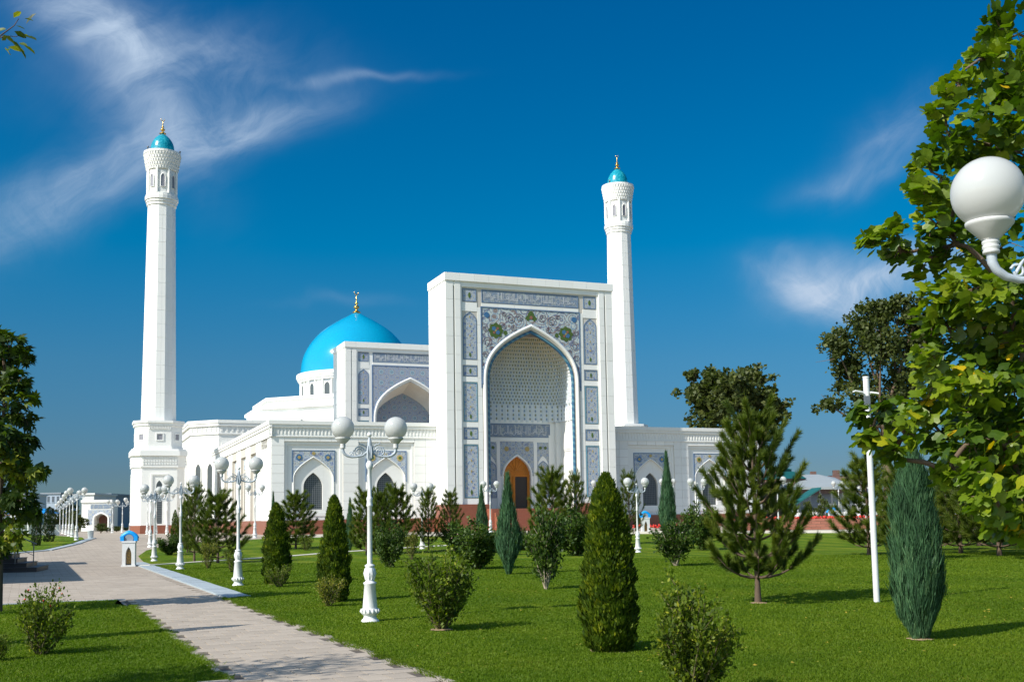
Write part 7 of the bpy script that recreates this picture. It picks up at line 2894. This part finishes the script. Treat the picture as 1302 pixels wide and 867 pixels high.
    # houses with brown roofs behind
    def house(px0, px1, eave, ridge, D_, label, mat):
        a, b = at(px0, 655, D_), at(px1, 655, D_)
        w_ = b.x - a.x
        ze, zr_ = at(px0, eave, D_).z - g(D_), at(px0, ridge, D_).z - g(D_)
        r_ = thing('house', label, 'house', (a.x, D_, g(D_)), 0)
        mb = MB()
        mb.box(0, w_, 0, 9, -0.4, ze)
        wl_ = mb.build('wall', MAT[mat], r_)
        mb = MB()
        mb.raw([(-.5, -.5, ze), (w_ + .5, -.5, ze), (w_ + .5, 9.5, ze), (-.5, 9.5, ze), (w_ * .18, 4.5, zr_), (w_ * .82, 4.5, zr_)], [(0, 1, 5, 4), (2, 3, 4, 5), (1, 2, 5), (3, 0, 4), (3, 2, 1, 0)])
        rf = mb.build('roof', MAT['brown_roof'], r_)
        mb = MB()
        mb.box(w_ * 0.25, w_ * 0.25 + 0.8, 3, 3.8, ze + 0.5, zr_ + 0.7)
        mb.build('chimney', MAT['brown_roof'], rf)
        for k in range(4):
            mb = MB()
            x = w_ * (k + 0.5) / 4
            mb.box(x - 0.5, x + 0.5, -0.04, 0, ze * 0.45, ze * 0.8)
            mb.build('window', MAT['far_window'], wl_)
    house(1032, 1066, 612, 604, 170, 'far house with a low brown hipped roof above the cafe', 'far_wall_grey')
    house(1058, 1110, 612, 603, 150, 'far house with a long dark brown roof right of the cafe', 'far_wall_white')
    house(1180, 1240, 622, 612, 140, 'far house glimpsed between the pines at the right', 'far_wall_white')
    # white fence panels on the terrace
    D5 = 80
    a = at(1008, 655, D5)
    fence = thing('terrace_fence', 'row of white fence panels on the cafe terrace above the planter', 'fence', (a.x, D5, g(D5)), 0)
    H5 = at(1040, 649, D5).z - g(D5)
    for k in range(13):
        mb = MB()
        x = k * 0.46 + (0.3 if k > 4 else 0) + (0.35 if k > 9 else 0)
        hh = H5 - (0.12 if k % 3 == 1 else 0)
        mb.box(x, x + 0.36, 0, 0.05, 0.35, hh)
        mb.lathe([(0.04, 0.0), (0.04, hh + 0.08), (0.01, hh + 0.12)], 6, (x + 0.4, 0.02, 0))
        mb.build('fence_panel', MAT['plastic_white'], fence)
    um = thing('parasol', 'tiny bright blue dome-shaped parasol on the cafe terrace', 'parasol', gd(1062, 84), 0)
    zt = at(1062, 645, 84).z - g(84)
    mb = MB()
    mb.lathe([(0.62, zt - 0.35), (0.45, zt - 0.15), (0.2, zt - 0.03), (0.01, zt)], 12)
    mb.build('canopy', MAT['box_blue'], um)
    mb = MB()
    mb.lathe([(0.03, 0), (0.03, zt - 0.1)], 6)
    mb.build('pole', MAT['plastic_white'], um)
    # orange and white stall seen between the pines
    st = thing('market_stall', 'little stall with an orange cover between the pines at the right', 'stall', gd(1192, 78), 0)
    z0 = at(1192, 647, 78).z - g(78)
    mb = MB()
    mb.box(-0.9, 0.5, 0, 1.2, z0 - 0.35, z0)
    mb.build('orange_cover', MAT['orange_cloth'], st)
    mb = MB()
    mb.box(0.5, 1.5, -0.1, 1.0, z0 - 0.7, z0 + 0.25)
    mb.box(-0.8, 1.4, 0, 1.0, 0, z0 - 0.4)
    mb.build('counter', MAT['plastic_white'], st)
    for px, top, w, d, lb_, sd in ((1030, 634, 16, 79, 'small rounded tree left on the cafe terrace', 1), (1047, 628, 16, 79, 'small pointed green tree in front of the cafe glass', 2),
                                   (1130, 640, 60, 120, 'dark tree mass behind the white post', 1), (1200, 636, 60, 115, 'dark tree behind the juniper', 2), (1260, 630, 70, 110, 'dark tree far behind the pines at the right', 1),
                                   (1310, 634, 60, 112, 'dark tree at the far right edge', 2), (975, 640, 40, 118, 'tree behind the big pine and the turret', 1), (1010, 650, 20, 90, 'low bush beside the terrace fence', 2)):
        far_tree(px, top, w, d, lb_, sd)
right_side()

# red flower bed at the foot of the right wing
rs_ = random.Random(9)
fb = gd(834, 77)
mb = MB()
for i in range(160):
    mb.sphere((rs_.uniform(-1.6, 1.6), rs_.uniform(-0.3, 0.3), 0.25 + rs_.uniform(-0.05, 0.12)), rs_.uniform(0.04, 0.08), 5, 3)
o = mb.build('flower_bed', MAT['flower_red'], None, fb)
tag(o, 'strip of red flowers at the plinth of the right wing', 'flowers', kind='stuff')
